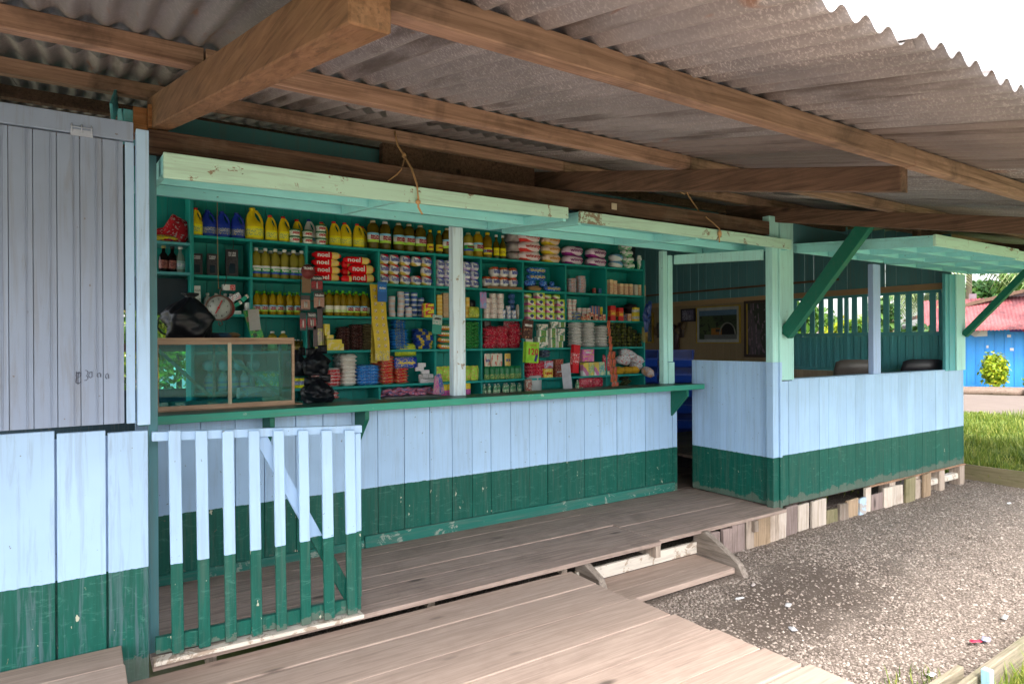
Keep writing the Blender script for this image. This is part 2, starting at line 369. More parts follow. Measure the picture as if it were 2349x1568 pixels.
for x in (2.80, 3.97):
    y0, y1 = -.50, .0
    m = MB(); w_ = .055; pr_ = [(-.03, -.20), (-.03, -.02), (-.14, -.01), (-.44, -.17), (-.50, -.26), (-.42, -.27)] if x > 3 else [(-.02, -.2), (-.02, -.04), (-.12, -.04), (-.26, -.10), (-.30, -.18), (-.28, -.22)]
    N = len(pr_); m.add([(x, p[0], p[1]) for p in pr_] + [(x + w_, p[0], p[1]) for p in pr_], [tuple(range(N)), tuple(range(2 * N - 1, N - 1, -1))] + [(i, N + i, N + (i + 1) % N, (i + 1) % N) for i in range(N)])
    m.build('stringer', mString, b, .003)
b = empty('plank_platform', (-1, -.6, -.1), 'raised plank platform butting against the board wall at the left', 'platform')
planks(-3, .14, -1.0, -.172, .14, .035, .18, .24, .004, seed=9).build('decking', mPlat, b, .003)
m = MB(); [m.box(x, x + .05, -.98, -.2, -.114, .103) for x in (-2.8, -1.4, .06)]; m.build('bearer', mDeckIn, b)

# ------------------------------------------------------------------ the shop building
S = empty('shop_building', (4.2, 1.5, -.25), 'long timber shop painted pale blue, green and mint under a rusty corrugated porch roof', 'shop')
def part(m, name, mat, bevel=.002, parent=None): return m.build(name, mat, parent or S, bevel)
def zroof(y): return 2.65 + .21 * y
def boards(x0, x1, y, z0, z1, ws, th=.02, gap=.003, seed=0, facing=-1, jitz=.0, m=None, back=True):
    """vertical boards standing in the plane Y=y (front face), thickness behind"""
    m = m or MB(); rnd = random.Random(seed); x = x0; i = 0
    while x < x1 - .005:
        wv = ws[i % len(ws)] * rnd.uniform(.9, 1.1) if isinstance(ws, (list, tuple)) and len(ws) > 1 else (ws[0] if isinstance(ws, (list, tuple)) else ws * rnd.uniform(.9, 1.1))
        xe = min(x1, x + wv); 
        if x1 - xe < .03: xe = x1
        yo = rnd.uniform(-.002, .002)
        m.box(x + gap / 2, xe - gap / 2, y + yo, y + th, z0 + rnd.uniform(-jitz, jitz), z1, 0, rnd.random()); x = xe; i += 1
    if back: m.box(x0 + .002, x1 - .002, y + th + .001, y + th + .006, z0 + .005, z1 - .003, 0, .2)
    return m
# floor: porch deck and the floor inside
def deck_edge(x): return -.15
m = planks(.262, 3.5, -.15, .93, 0, .028, .17, .23, .0, .004, seed=21, dz=.002)
m2 = planks(3.506, 5.06, -.12, .93, -.002, .028, .17, .23, .004, .004, seed=22, dz=.002); m.v, off = m.v, len(m.v)
m.v += m2.v; m.f += [[i + off for i in f] for f in m2.f]; m.m += m2.m; m.r += m2.r; m.sm += m2.sm
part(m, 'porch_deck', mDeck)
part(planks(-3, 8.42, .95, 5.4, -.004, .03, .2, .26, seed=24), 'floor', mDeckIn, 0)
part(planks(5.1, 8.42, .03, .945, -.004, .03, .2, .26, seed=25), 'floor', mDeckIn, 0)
for x in (.5, 1.7, 2.7, 3.46, 4.6):
    m = MB().box(x, x + .05, -.13 if x > 3 else .0, 4, -.12, -.031); part(m, 'joist', mBlock)
# left wall: big lower boards, tongue-and-groove hatch above
YL = -.16
m = MB(); seams = [-3, -2.2, -1.4, -1.05, -.68, -.36, -.093, .089, .25]
for i in range(len(seams) - 1):
    m.box(seams[i] + .004, seams[i + 1] - .004, YL, YL + .025, -.07 if i < 7 else -.115, 1.088 - .012 * (i - 5) * (i > 5), 0, random.random())
m.box(-3, .24, YL + .026, YL + .034, -.06, 1.05, 0, 0)
part(m, 'wall', mLeftWall, .002)
m = MB(); x = -3.0; i = 0
while x < .15:
    xe = min(.157, x + .081)
    if .157 - xe < .03: xe = .157
    m.box(x + .0012, xe - .0012, YL - .004, YL + .016, 1.103, 2.34, 0, random.random())
    for gx in (.018, .024): m.box(xe - gx - .0035, xe - gx, YL - .0065, YL - .0042, 1.106, 2.337, 0, .1)
    x = xe; i += 1
m.box(-3, .15, YL + .017, YL + .022, 1.11, 2.33, 0, 0)
hatch = part(m, 'hatch', mGreyBlue, .0008)
m = MB(); m.box(-3, .196, YL - .012, YL + .02, 2.347, 2.43); part(m, 'top_rail', mGreyBlue)
m = MB().box(.164, .198, YL - .004, YL + .02, 1.10, 2.342); part(m, 'stile', mBlue)
m = MB().box(.206, .256, YL - .012, YL + .06, 1.09, 2.405); part(m, 'post', mBlue)
m = MB().box(.262, .30, .0, .06, -.02, 2.34); part(m, 'post', mTealDk)
p = at(158, 203, 'Y', YL - .02)
m = MB(); m.box(-.035, .045, YL - .0155, YL - .0125, 2.335, 2.362); [m.tube([(-.03 + .035 * k, YL - .017, 2.35), (-.03 + .035 * k, YL - .017, 2.385)], .003, 6) for k in range(3)]
m.tube([(-.035, YL - .018, 2.372), (.045, YL - .018, 2.372)], .002, 6)
part(m, 'hinge', plain('painted_iron', (.33, .38, .48), .5), 0, hatch)
# interior wall behind hatch (closes the dark room), head block, top infill
m = MB().box(.205, .262, -.02, .06, 2.41, 2.55); m.box(.262, .30, -.06, .03, 2.46, 2.56); part(m, 'post_head', wood('orange_end_grain', (.25, .10, .03), (.42, .20, .08), 'X'))
m = MB().bar((.19, .02, 2.46), (.19, .55, 2.62), .05, .16); m.bar((.12, -.02, 2.50), (.145, .14, 2.62), .012, .09); part(m, 'bracing_block', mTealMid)
# main beam over the opening
m = MB(); m.hexa([(.262, -.03, 2.345), (4.96, -.03, 2.36), (4.96, .03, 2.36), (.262, .03, 2.345), (.262, -.03, 2.455), (4.96, -.03, 2.475), (4.96, .03, 2.475), (.262, .03, 2.455)])
part(m, 'beam', mBeam, .004)
m = MB().box(3.14, 3.19, -.036, -.0305, 2.385, 2.43); part(m, 'metal_tag', plain('dull_tin', (.55, .47, .35), .5))
part(MB().box(.3, 2.1, .50, .52, 2.50, 2.70), 'fascia_board', mTealDk); part(MB().box(3.2, 4.95, .50, .52, 2.47, 2.64), 'fascia_board', mTealDk)
m = MB().box(1.6, 2.78, .40, .46, 2.55, 2.72); part(m, 'ceiling_timber', mRafDk)
# counter
yc = .94
m = boards(.26, 4.86, yc, -.02, 1.0, .19, seed=4, gap=.004)
counter = part(m, 'counter_front', two_tone(.417), .0015)
m = MB().box(.264, 4.845, .72, 1.02, 1.004, 1.036); m.box(4.845, 4.98, .72, .9, 1.004, 1.036); part(m, 'counter_top', mGreenTop, .003, counter)
m = MB().box(.264, 4.985, .703, .7195, .990, 1.039); part(m, 'edge_board', mGreenEdge, .003, counter)
m = MB().box(1.665, 4.80, yc - .026, yc - .004, .0, .085); m.box(.27, 1.66, yc - .02, yc - .004, .0, .06); part(m, 'skirting', mSkirt, .002, counter)
for x in (.98, 1.60, 4.77):
    h = .26; m = MB(); pr_ = [(yc - .002, .985), (.735, .985), (.735, .93), (yc - .002, .985 - h)]
    m.add([(x, *p) for p in pr_] + [(x + .03, *p) for p in pr_], [(0, 1, 2, 3), (7, 6, 5, 4)] + [(i, 4 + i, 4 + (i + 1) % 4, (i + 1) % 4) for i in range(4)])
    part(m, 'bracket', mGreenX, .002, counter)
m = MB().box(2.385, 2.475, .93, 1.0, 1.037, 2.36); m.box(2.475, 2.49, .925, 1.005, 1.037, 1.98); part(m, 'post', paint('worn_blue_white_post_paint', (.60, .72, .80), 'Z', wear=.63, dirt=.35), .004)
m = MB().box(4.68, 4.735, .94, 1.0, 1.037, 2.32); m.box(4.7355, 4.80, .93, .98, 1.25, 2.28); m.box(4.7355, 4.815, .925, .98, 1.037, 1.245); part(m, 'post', mMintV, .003)
m = MB().box(.262, 4.95, .87, .93, 2.335, 2.40); part(m, 'lintel', mTealMid, .003)
# shutters propped open over the counter
def shutter(x0, x1, yf, yh, zf, zh, hl, hr, nlong, ncross, flake=False):
    def zb(y): return zf + (zh - zf) * (y - yf) / (yh - yf)
    m = MB(); n = max(3, int((yh - yf) / .17))
    for i in range(n):
        a, b = yf + .02 + (yh - yf - .02) * i / n, yf + .02 + (yh - yf - .02) * (i + 1) / n
        m.hexa([(x0, a + .002, zb(a) + .072), (x1, a + .002, zb(a) + .072), (x1, b, zb(b) + .072), (x0, b, zb(b) + .072), (x0, a + .002, zb(a) + .09), (x1, a + .002, zb(a) + .09), (x1, b, zb(b) + .09), (x0, b, zb(b) + .09)])
    sh = part(m, 'shutter', mMint, .001)
    m = MB().hexa([(x0, yf, zf + .095 - hl), (x1, yf, zf + .095 - hr), (x1, yf + .022, zf + .095 - hr), (x0, yf + .022, zf + .095 - hl), (x0, yf, zf + .097), (x1, yf, zf + .097), (x1, yf + .022, zf + .097), (x0, yf + .022, zf + .097)])
    part(m, 'front_rail', mMintFlake if flake else mMintEdge, .003, sh)
    for i in range(1, nlong + 1):
        m = MB(); y = yf + (yh - yf) * i / nlong - .03
        m.box(x0 + .002, x1 - .002, y, y + .025, zb(y) + .012, zb(y) + .071)
        part(m, 'long_rail', mMint, .002, sh)
    for i in range(ncross + 1):
        x = x0 + (x1 - x0 - .03) * i / ncross
        ya, yb = yf + .023, yh - .036; m = MB()
        m.hexa([(x, ya, zb(ya) + .006), (x + .028, ya, zb(ya) + .006), (x + .028, yb, zb(yb) + .006), (x, yb, zb(yb) + .006), (x, ya, zb(ya) + .0705), (x + .028, ya, zb(ya) + .0705), (x + .028, yb, zb(yb) + .0705), (x, yb, zb(yb) + .0705)])
        part(m, 'cross_rail', mMint, .002, sh)
    return sh
shutter(.315, 2.66, -.15, .86, 2.228, 2.315, .115, .07, 2, 2)
shutter(2.78, 5.14, -.12, .86, 2.225, 2.30, .075, .085, 2, 2, True)
shutter(5.33, 6.86, -1.18, -.005, 2.14, 2.225, .085, .08, 3, 3)
shutter(6.90, 8.75, -1.14, -.005, 2.14, 2.215, .085, .08, 3, 3)
# side panel beside the doorway (tongue and groove, facing left)
XS = 5.035
m = MB(); y = .03; rnd = random.Random(5)
while y < .90:
    ye = min(.905, y + .093); m.box(XS, XS + .018, y + .001, ye - .001, .005, 1.262, 0, rnd.random())
    for g in (.02, .027): m.box(XS - .0025, XS - .0002, ye - g - .003, ye - g, .01, 1.26, 0, .1)
    y = ye
m.box(XS + .0185, XS + .025, .035, .9, .01, 1.255, 0, 0)
part(m, 'side_wall', two_tone(.424), .0008)
mGreenLow = paint('mint_blue_green_post_paint', (.42, .74, .64), 'Z', low=GREEN, line=.428, wear=.74, dirt=.2)
def post3(x0, x1, y0, y1, z0, z1, face):
    m = MB().box(x0, x1, y0, y1, z0, .43); part(m, 'post_foot', two_tone(.432), .003)
    m = MB().box(x0, x1, y0, y1, .4305, 1.26 if face else 1.098); part(m, 'post_middle', mBlue, .003)
    m = MB().box(x0, x1, y0, y1, (1.26 if face else 1.098) + .0005, z1); part(m, 'post', mMintV, .003)
post3(4.995, 5.075, -.03, .04, -.02, 2.33, True)
post3(5.0755, 5.105, -.045, .03, -.02, 2.33, True)
m = MB().box(5.107, 5.30, -.03, -.005, 1.10, 2.50); m.box(5.106, 5.125, -.034, -.0302, 1.10, 2.5); m.box(5.27, 5.285, -.034, -.0302, 1.10, 2.3); part(m, 'corner_board', mMintV, .002)
m = MB().box(4.97, 5.1, -.02, .05, 2.335, 2.53); part(m, 'post', mMintV, .003)
# frame over the doorway
m = MB().bar((4.99, .06, 2.20), (4.83, .93, 2.24), .04, .09); part(m, 'door_head', mMintV, .003)
# block front wall under the window
m = boards(5.1065, 8.70, 0, -.012, 1.088, .165, seed=8, gap=.0025, jitz=.004); part(m, 'front_wall', two_tone(.432), .0015)
m = MB().box(5.30, 8.22, -.01, .10, 1.0885, 1.104); part(m, 'window_sill', mBlue, .002)
m = MB().box(6.69, 6.775, -.005, .05, 1.105, 2.22); m.box(6.775, 6.85, .005, .04, 1.105, 2.22); part(m, 'window_post', paint('lavender_post_paint', (.33, .45, .70), 'Z', wear=.75, dirt=.2), .003)
m = MB().box(8.49, 8.715, -.02, .02, 1.09, 2.21); part(m, 'corner_board', mMintV, .003)
m = MB().box(8.25, 8.488, -.004, .03, 1.0895, 2.2); m.box(8.33, 8.37, -.012, -.0045, 1.105, 2.2); part(m, 'corner_post', mTealMid, .003)
m = MB().hexa([(5.303, -.01, 2.33), (8.7, -.01, 2.315), (8.7, .01, 2.315), (5.303, .01, 2.33), (5.303, -.01, 2.50), (8.7, -.01, 2.40), (8.7, .01, 2.40), (5.303, .01, 2.50)]); part(m, 'head_board', mTealDk)
m = MB().bar((5.16, -.045, 1.50), (5.16, -.79, 2.40), .11, .07, up=(1, 0, 0)); part(m, 'brace', mGreenX, .003)
m = MB().bar((8.66, -.03, 1.50), (8.66, -.74, 2.30), .07, .07, up=(1, 0, 0)); part(m, 'brace', mGreenX, .003)
# offcut boards and packing under the block
rnd = random.Random(3); x = 4.05
specs = []
while x < 7.75:
    wv = rnd.uniform(.09, .24); specs.append((x, wv)); x += wv + rnd.choice((.004, .01, .03))
mOff = [mBlock, wood('reddish_offcut_timber', (.19, .14, .125), (.32, .245, .22), 'Z', .85, (.1, .07, .06), .5), wood('mossy_offcut_timber', (.14, .125, .06), (.27, .23, .14), 'Z', .85, (.08, .08, .03), .6), wood('orange_offcut_timber', (.24, .165, .10), (.37, .27, .18), 'Z', .85), paint('blue_flaked_offcut', (.42, .58, .75), 'Z', wear=.5, bare=(.4, .33, .27)), wood('pale_offcut_timber', (.42, .35, .28), (.60, .52, .45), 'Z', .85, (.3, .2, .15), .5)]
for i, (x, wv) in enumerate(specs):
    f = min(1, max(0, (x - 4.05) / .95)); y = -.125 + .075 * f + rnd.uniform(-.01, .01) if x < 5.1 else -.035 + rnd.uniform(-.012, .012)
    top = -.032 if x < 5.05 else rnd.choice((-.02, -.03, -.06, -.1)); mt = mOff[1] if x < 4.5 else mOff[4] if 6.2 < x < 6.42 else mOff[[5, 5, 2, 0, 3, 0, 5, 1][i % 8]]
    tl = rnd.uniform(-.012, .012)
    if 5.7 < x < 5.95 : top = -.13
    m = MB().hexa([(x, y - .01, -.27), (x + wv, y - .01, -.27), (x + wv, y + .018, -.27), (x, y + .018, -.27), (x + tl, y - .012 + tl * .5, top), (x + wv + tl, y - .012, top + tl), (x + wv + tl, y + .016, top + tl), (x + tl, y + .016, top)])
    part(m, 'skirt_board', mt, .003)
m = MB().box(7.1, 8.68, .02, .1, -.19, -.12); part(m, 'sill_log', mWhiteRiser, .01)
for x in (7.0, 7.55, 8.1, 8.6): part(MB().box(x, x + .12, .0, .12, -.27, -.035), 'pier', mBlock, .004)
m = MB().box(6.6, 8.72, -.012, .05, -.033, -.014); part(m, 'sill_plate', mRaf, .003)
# rafters, purlins, roof sheets
m = MB().hexa([(.27, .1, 2.485), (.35, .1, 2.485), (.47, -2.40, 2.005), (.39, -2.40, 2.005), (.27, .1, 2.635), (.35, .1, 2.635), (.47, -2.40, 2.115), (.39, -2.40, 2.115)]); part(m, 'rafter', wood('fresh_brown_timber', (.14, .068, .030), (.27, .145, .075), 'Y', .75, (.16, .10, .04), .5), .004)
for x, yi, ye in ((2.80, .5, -2.15), (5.05, .5, -2.2), (8.6, .5, -2.2)):
    zt = lambda y: zroof(y) - .037
    m = MB().hexa([(x, yi, zt(yi) - .135), (x + .06, yi, zt(yi) - .135), (x + .06, ye, zt(ye) - .105), (x, ye, zt(ye) - .105), (x, yi, zt(yi)), (x + .06, yi, zt(yi)), (x + .06, ye, zt(ye)), (x, ye, zt(ye))]); part(m, 'rafter', mRafDk, .003)
m = MB().box(6.28, 6.34, -.62, -.57, 2.30, 2.45); part(m, 'packing_block', mRaf)
for y, jx, mat in ((-2.17, -.02, mPurl), (-1.0, .0, mPurl), (.14, 0, mPurl)):
    m = MB()
    for xa, xb, dz in ((-3.2, .36, .0), (.365, 2.83, 0), (2.832, 5.2, -.003), (5.202, 11.6, .002)):
        z = zroof(y) + dz; w_ = .05; h_ = .072
        m.box(xa, xb, y - w_ / 2, y + w_ / 2, z - .036, z + .036)
    part(m, 'purlin', mat, .003)
m = MB().box(.475, .81, -2.144, -2.09, 2.185, 2.228); part(m, 'purlin_splice', mPurl)
for y in (1.3, 2.5, 3.7, 5.0): part(MB().box(-3.2, 11.6, y - .03, y + .03, zroof(y) - .036, zroof(y) + .036), 'purlin', mRafDk)
P = .090
def sheet(x0, x1, y0, y1, dz, mat, amp=.0135, rnd=random):
    m = MB(); nx = int(round((x1 - x0) / P * 10)); ny = 7; vs = []; fs = []
    cu = rnd.uniform(-.012, .004); ya = rnd.uniform(-.02, .02)
    for j in range(ny + 1):
        v = j / ny
        for i in range(nx + 1):
            x = x0 + (x1 - x0) * i / nx; u = i / nx; y = y0 + (y1 - y0) * v + ya * (u - .5) * (1 - v)
            e = (1 - v) ** 3
            z = zroof(y) + .052 + dz + amp * math.sin(2 * math.pi * x / P) + cu * e + .008 * e * noise.noise(Vector((x * 4, y0, dz * 100)))
            vs.append((x, y, z))
    for j in range(ny):
        for i in range(nx):
            a = j * (nx + 1) + i; fs.append((a, a + 1, a + nx + 2, a + nx + 1))
    m.add(vs, fs, 0, rnd.random(), True); o = part(m, 'roof_sheet', mat, 0)
    s_ = o.modifiers.new('thick', 'SOLIDIFY'); s_.thickness = .0012
    return o
rnd = random.Random(12); x = -3.2; i = 0
while x < 11.6:
    x1 = x + P * 10.5
    k = i % 2
    sheet(x, x1 + P * .6, -2.80 + .055 * min(1, max(0, x - 1.0)) + rnd.uniform(-.03, .03), -.30 + rnd.uniform(-.05, .05), .0035 * k, mRoof[[2, 2, 2, 2, 0, 0, 1, 0, 2, 1, 1, 2, 1, 0, 2, 1, 2][i % 17]], rnd=rnd)
    sheet(x + .01, x1 + P * .6, -.62 + rnd.uniform(-.04, .04), 2.6, .007 + .0035 * k, mRoof[0] if x > .3 else mRoof[2], rnd=rnd)
    sheet(x + .02, x1 + P * .6, 2.3, 5.7, .014 + .0035 * k, mRoofIn, rnd=rnd)
    x = x1; i += 1
# right end wall seen through window and doorway
XW = 8.45
def yboards(y0, y1, x, z0, z1, w_, gap, seed, zt=None, th=.018):
    m = MB(); rnd = random.Random(seed); y = y0
    while y < y1 - .01:
        ye = min(y1, y + w_ * rnd.uniform(.85, 1.15)); g = gap * rnd.choice((0, .4, .7, 1, 1.5)) + .0015
        za = z1 if zt is None else zt(y)
        m.box(x, x + th, y + g, ye - .001, z0, za, 0, rnd.random()); y = ye
    return m
part(yboards(.02, 6.2, XW, 2.10, 2.7, .15, .006, 2, lambda y: zroof(y) + .03), 'upper_wall', mTealDk, 0)
m = yboards(2.42, 6.2, XW + .002, .0, 2.075, .12, .0, 6)
m.box(XW + .021, XW + .028, 2.42, 6.2, 0, 2.08, 0, 0); part(m, 'inner_wall', mTan, .001)
part(MB().box(XW - .02, XW - .0005, .1, 6.2, 2.04, 2.115), 'wall_plate', paint('orange_tan_paint', (.40, .26, .14), 'Y', wear=.85), .002)
part(MB().box(XW - .03, XW - .0205, 1.35, 4.9, 2.245, 2.275), 'batten', mRafDk)
# louvred band and lower boards of the right wall
sw = empty  # (slats are children of one window part)
m = MB(); 
for z0, z1 in ((2.005, 2.0395), (1.50, 1.545), (1.04, 1.075)): m.box(XW - .012, XW + .012, .12, 2.40, z0, z1)
for y in (.10, 1.24, 2.36): m.box(XW - .016, XW + .014, y, y + .05, 1.0765, 2.0045)
slat = part(m, 'slatted_window', mTealMid, .002)
mSlatY = paint('cream_slat_paint', (.55, .47, .22), 'Z', wear=.85)
for j, (ya, yb) in enumerate(((.16, 1.235), (1.295, 2.355))):
    n = 8
    for i in range(n):
        y = ya + (yb - ya) * (i + .5) / n
        m = MB().box(XW - .010, XW + .006, y - .045, y + .024, 1.546, 2.004); m.box(XW + .0065, XW + .045, y + .002, y + .020, 1.546, 2.004, 1)
        part(m, 'slat', [mTealMid, mSlatY], .001, slat)
m = MB(); y = .16
while y < 2.36:
    m.box(XW - .004, XW + .008, y, y + .085, 1.076, 1.499, 0, random.random()); m.box(XW - .011, XW - .0045, y + .055, y + .085, 1.077, 1.498, 0, random.random()); y += .092
m.box(XW + .009, XW + .016, .12, 2.4, 1.077, 1.498); part(m, 'lower_boards', mTealMid, .001, slat)
part(yboards(.10, 2.4, XW + .001, 0, 1.038, .12, 0, 9), 'inner_wall', paint('cream_board_paint', (.42, .33, .22), 'Z', wear=.8, dirt=.3), 0)
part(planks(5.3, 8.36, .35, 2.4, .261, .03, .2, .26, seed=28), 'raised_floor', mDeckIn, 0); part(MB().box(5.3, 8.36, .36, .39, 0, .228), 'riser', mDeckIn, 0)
# back wall with window, far left
YB = 5.2
m = MB().box(-3, .1, YB, YB + .03, 0, 3.8); m.box(1.15, XW + .02, YB, YB + .03, 0, 3.8); m.box(.1, 1.15, YB, YB + .03, 0, .92); m.box(.1, 1.15, YB, YB + .03, 1.84, 3.8)
part(m, 'back_wall', paint('navy_wall_paint', (.03, .06, .08), 'Z', wear=.85), 0)
m = MB().box(.47, .52, YB - .02, YB + .035, .92, 1.84); m.box(.1, 1.15, YB - .022, YB + .037, 1.36, 1.46); part(m, 'window_frame', mRafDk)
part(MB().box(4.55, 4.57, 5.0, 5.19, 0, 3.7), 'partition', mTealDk, 0)
# curtain-like dark cupboard left of shelves
m = MB().box(.45, .73, 2.45, 2.9, 1.70, 1.98); part(m, 'cupboard', plain('dark_navy_paint', (.012, .022, .035), .6))

# ------------------------------------------------------------------ ropes tying up the shutters
mRope = plain('tan_rope', (.46, .28, .13), .9)
m = MB(); c_ = at(912, 330, 'Y', .11)
m.tube([(c_.x - .02, .105, 2.70), (c_.x - .01, .09, 2.62), (c_.x, .03, 2.55), (c_.x + .01, -.06, 2.45), (c_.x + .0, -.155, 2.335), (c_.x, -.17, 2.26), (c_.x + .01, -.15, 2.21), (c_.x + .03, -.16, 2.17)], .006, 7)
m.tube([(c_.x, .0, 2.53), (c_.x - .04, -.03, 2.44), (c_.x - .08, -.06, 2.40), (c_.x - .13, -.05, 2.36)], .004, 6)
m.lathe([(.004, -.015), (.014, -.006), (.013, .006), (.004, .016)], 8, (c_.x + .001, .02, 2.54)); m.lathe([(.004, -.015), (.015, -.006), (.014, .006), (.004, .016)], 8, (c_.x, -.168, 2.235))
tag(m.build('rope', mRope), 'knotted tan rope holding up the mint shutter above the yellow jugs', 'rope')
m = MB(); a = at(1572, 430, 'Y', .11)
m.tube([(a.x - .03, .11, 2.70), (a.x, .07, 2.60), (a.x + .06, .02, 2.48), (a.x + .10, -.08, 2.38), (a.x + .11, -.135, 2.325), (a.x + .115, -.13, 2.22)], .005, 7)
m.tube([(a.x - .03, .09, 2.62), (a.x - .10, .09, 2.64)], .004, 6); m.lathe([(.004, -.03), (.017, -.012), (.015, .012), (.004, .03)], 8, (a.x + .112, -.135, 2.29))
tag(m.build('rope', mRope), 'tan rope tied round the flaking shutter rail near the corner post', 'rope')

# ------------------------------------------------------------------ picket gate
g = empty('picket_gate', (.75, YL, .0), 'picket gate of eight white and green slats before the counter', 'gate')
mg = two_tone(.452)
sx = [.326, .437, .552, .669, .785, .905, 1.022, 1.143]
for i, x in enumerate(sx):
    w_ = .05 + .004 * (i > 5); m = MB(); tp = 1.058 - .009 * i; 
    m.hexa([(x + .01, YL - .022, .042 - .002 * i), (x + .01 + w_, YL - .022, .042 - .002 * i), (x + .01 + w_, YL - .002, .042 - .002 * i), (x + .01, YL - .002, .042 - .002 * i), (x, YL - .022, tp), (x + w_, YL - .022, tp - .003), (x + w_, YL - .002, tp - .003), (x, YL - .002, tp)])
    m.build('slat', mg, g, .0025)
m = MB().hexa([(.262, YL, 1.012), (1.245, YL, .972), (1.245, YL + .03, .972), (.262, YL + .03, 1.012), (.262, YL, 1.055), (1.245, YL, 1.012), (1.245, YL + .03, 1.012), (.262, YL + .03, 1.055)]); m.build('top_rail', mg, g, .003)
m = MB().hexa([(.272, YL, .052), (1.235, YL, .03), (1.235, YL + .03, .03), (.272, YL + .03, .052), (.272, YL, .125), (1.235, YL, .10), (1.235, YL + .03, .10), (.272, YL + .03, .125)]); m.build('bottom_rail', mg, g, .003)
m = MB().box(1.205, 1.238, YL - .001 + .0, YL + .03, .101, .971); m.build('stile', mg, g, .003)
m = MB().bar((.72, YL + .045, 1.02), (1.19, YL + .045, .09), .06, .022, up=(0, 1, 0)); m.build('diagonal_brace', mg, g, .002)
part(MB().hexa([(.262, -.19, .01), (1.24, -.19, -.004), (1.24, -.12, -.004), (.262, -.12, .01), (.262, -.19, .03), (1.24, -.19, .018), (1.24, -.12, .018), (.262, -.12, .03)]), 'threshold', mWhiteRiser, .003)

# ------------------------------------------------------------------ lettering helper
_txt = {}
def text_mesh(body, size, w=None, mat=None, shear=0, bold=0):
    k = (body, round(size, 4), w and round(w, 4), mat.name if mat else '', shear)
    if k in _txt: return _txt[k]
    cu = bpy.data.curves.new('lettering', 'FONT'); cu.body = body; cu.size = size; cu.align_x = 'CENTER'; cu.align_y = 'CENTER'; cu.resolution_u = 2
    cu.extrude = .0004; cu.shear = shear; cu.offset = bold
    o = bpy.data.objects.new('lettering', cu); col.objects.link(o); bpy.context.view_layer.update()
    me = bpy.data.meshes.new_from_object(o.evaluated_get(bpy.context.evaluated_depsgraph_get()))
    bpy.data.objects.remove(o); bpy.data.curves.remove(cu)
    me.name = 'lettering'; xs = [v.co.x for v in me.vertices]
    f = 1.0 if not w or not xs else w / max(1e-5, max(xs) - min(xs))
    for v in me.vertices: v.co = Vector((v.co.x * f, -v.co.z, v.co.y))     # stands facing -Y
    me.materials.clear(); me.materials.append(mat); _txt[k] = me; return me
mWhite = plain('white_ink', (.8, .8, .78), .5); mInk = plain('black_ink', (.012, .012, .015), .5); mRedInk = plain('red_ink', (.55, .015, .02), .4)
mBlueInk = plain('blue_ink', (.015, .05, .38), .4); mYellowInk = plain('yellow_ink', (.80, .62, .02), .4); mPencil = plain('dark_pen', (.02, .025, .05), .6); mMaroonInk = plain('maroon_ink', (.35, .01, .04), .4); mGreenInk = plain('green_ink', (.01, .22, .05), .4)
def lettering(parent, body, loc, size, w=None, mat=None, rz=0, shear=0, bold=0, ry=0):
    o = bpy.data.objects.new('lettering', text_mesh(body, size, w, mat or mWhite, shear, bold)); o.parent = parent; o.location = loc; o.rotation_euler = (0, ry, rz); col.objects.link(o); return o

def stroke(pts, r=.0016):
    return [(x, z) for x, z in pts]
m = MB(); y_ = YL - .0078
def pen(px):
    q_ = [at(a, b, 'Y', y_) for a, b in px]; m.tube([(p.x, y_, p.z) for p in q_], .0011, 5)
V = lambda zx, zy: ((250 + zx / 9.396) / 1.7437, (1450 + zy / 9.4) / 1.7437)
for st_ in ([(640, 350), (560, 390), (500, 470), (520, 540), (505, 640), (500, 740), (560, 780), (640, 760), (700, 720)], [(535, 335), (520, 450), (525, 560), (510, 700)], [(630, 360), (590, 450), (575, 600), (590, 820)], [(620, 350), (690, 400), (690, 480), (600, 560)],
            [(850, 290), (920, 290), (965, 370), (940, 440), (880, 480), (945, 520), (955, 600), (910, 660), (820, 665)], [(1110, 330), (1020, 370), (985, 470), (1000, 540), (1060, 570), (1105, 540), (1110, 330)],
            [(1340, 550), (1300, 480), (1330, 400), (1400, 385), (1440, 440), (1420, 540)], [(1670, 610), (1605, 520), (1640, 430), (1690, 400), (1735, 460), (1735, 590)]):
    pen([V(*q) for q in st_])
m.build('handwriting', mPencil, hatch)

# ------------------------------------------------------------------ shelving unit
YS = 2.33
U = empty('shelving_unit', (3.3, 2.45, 0), 'wall of teal painted plank shelves filled with groceries behind the counter', 'shelves')
SZ = {'A': 2.335, 'B': 2.012, 'C': 1.697, 'D': 1.383, 'E': 1.052, 'F': .905}
SN = {'A': 'top shelf', 'B': 'second shelf', 'C': 'third shelf', 'D': 'fourth shelf', 'E': 'fifth shelf', 'F': 'lowest shelf'}
m = MB(); x = .30; rnd = random.Random(31)
while x < 5.79:
    xe = min(5.80, x + rnd.uniform(.14, .19)); z0 = 2.0 if xe < .76 else 0
    m.box(x + .003, xe, 2.62, 2.635, z0, 2.90, 0, rnd.random()); x = xe
m.box(.76, 5.79, 2.637, 2.645, 0, 2.88, 0, 0)
m.build('back_panel', mTealV, U)
for k, z in SZ.items():
    MB().box(.765, 5.79, YS, 2.6195, z - .022, z).build('shelf', mTeal, U, .002)
MB().box(.32, .735, YS, 2.62, 2.245, 2.265).build('shelf', mTealMid, U, .002); MB().box(.32, .735, YS, 2.62, 2.005, 2.025).build('shelf', mTealMid, U, .002)
MB().box(.735, .762, YS - .012, 2.62, 0, 2.75).build('side_board', mTealV, U, .002)
MB().box(5.7905, 5.812, YS - .01, 2.62, 0, 2.45).build('side_board', mTealV, U, .002)
zs = list(SZ.values())
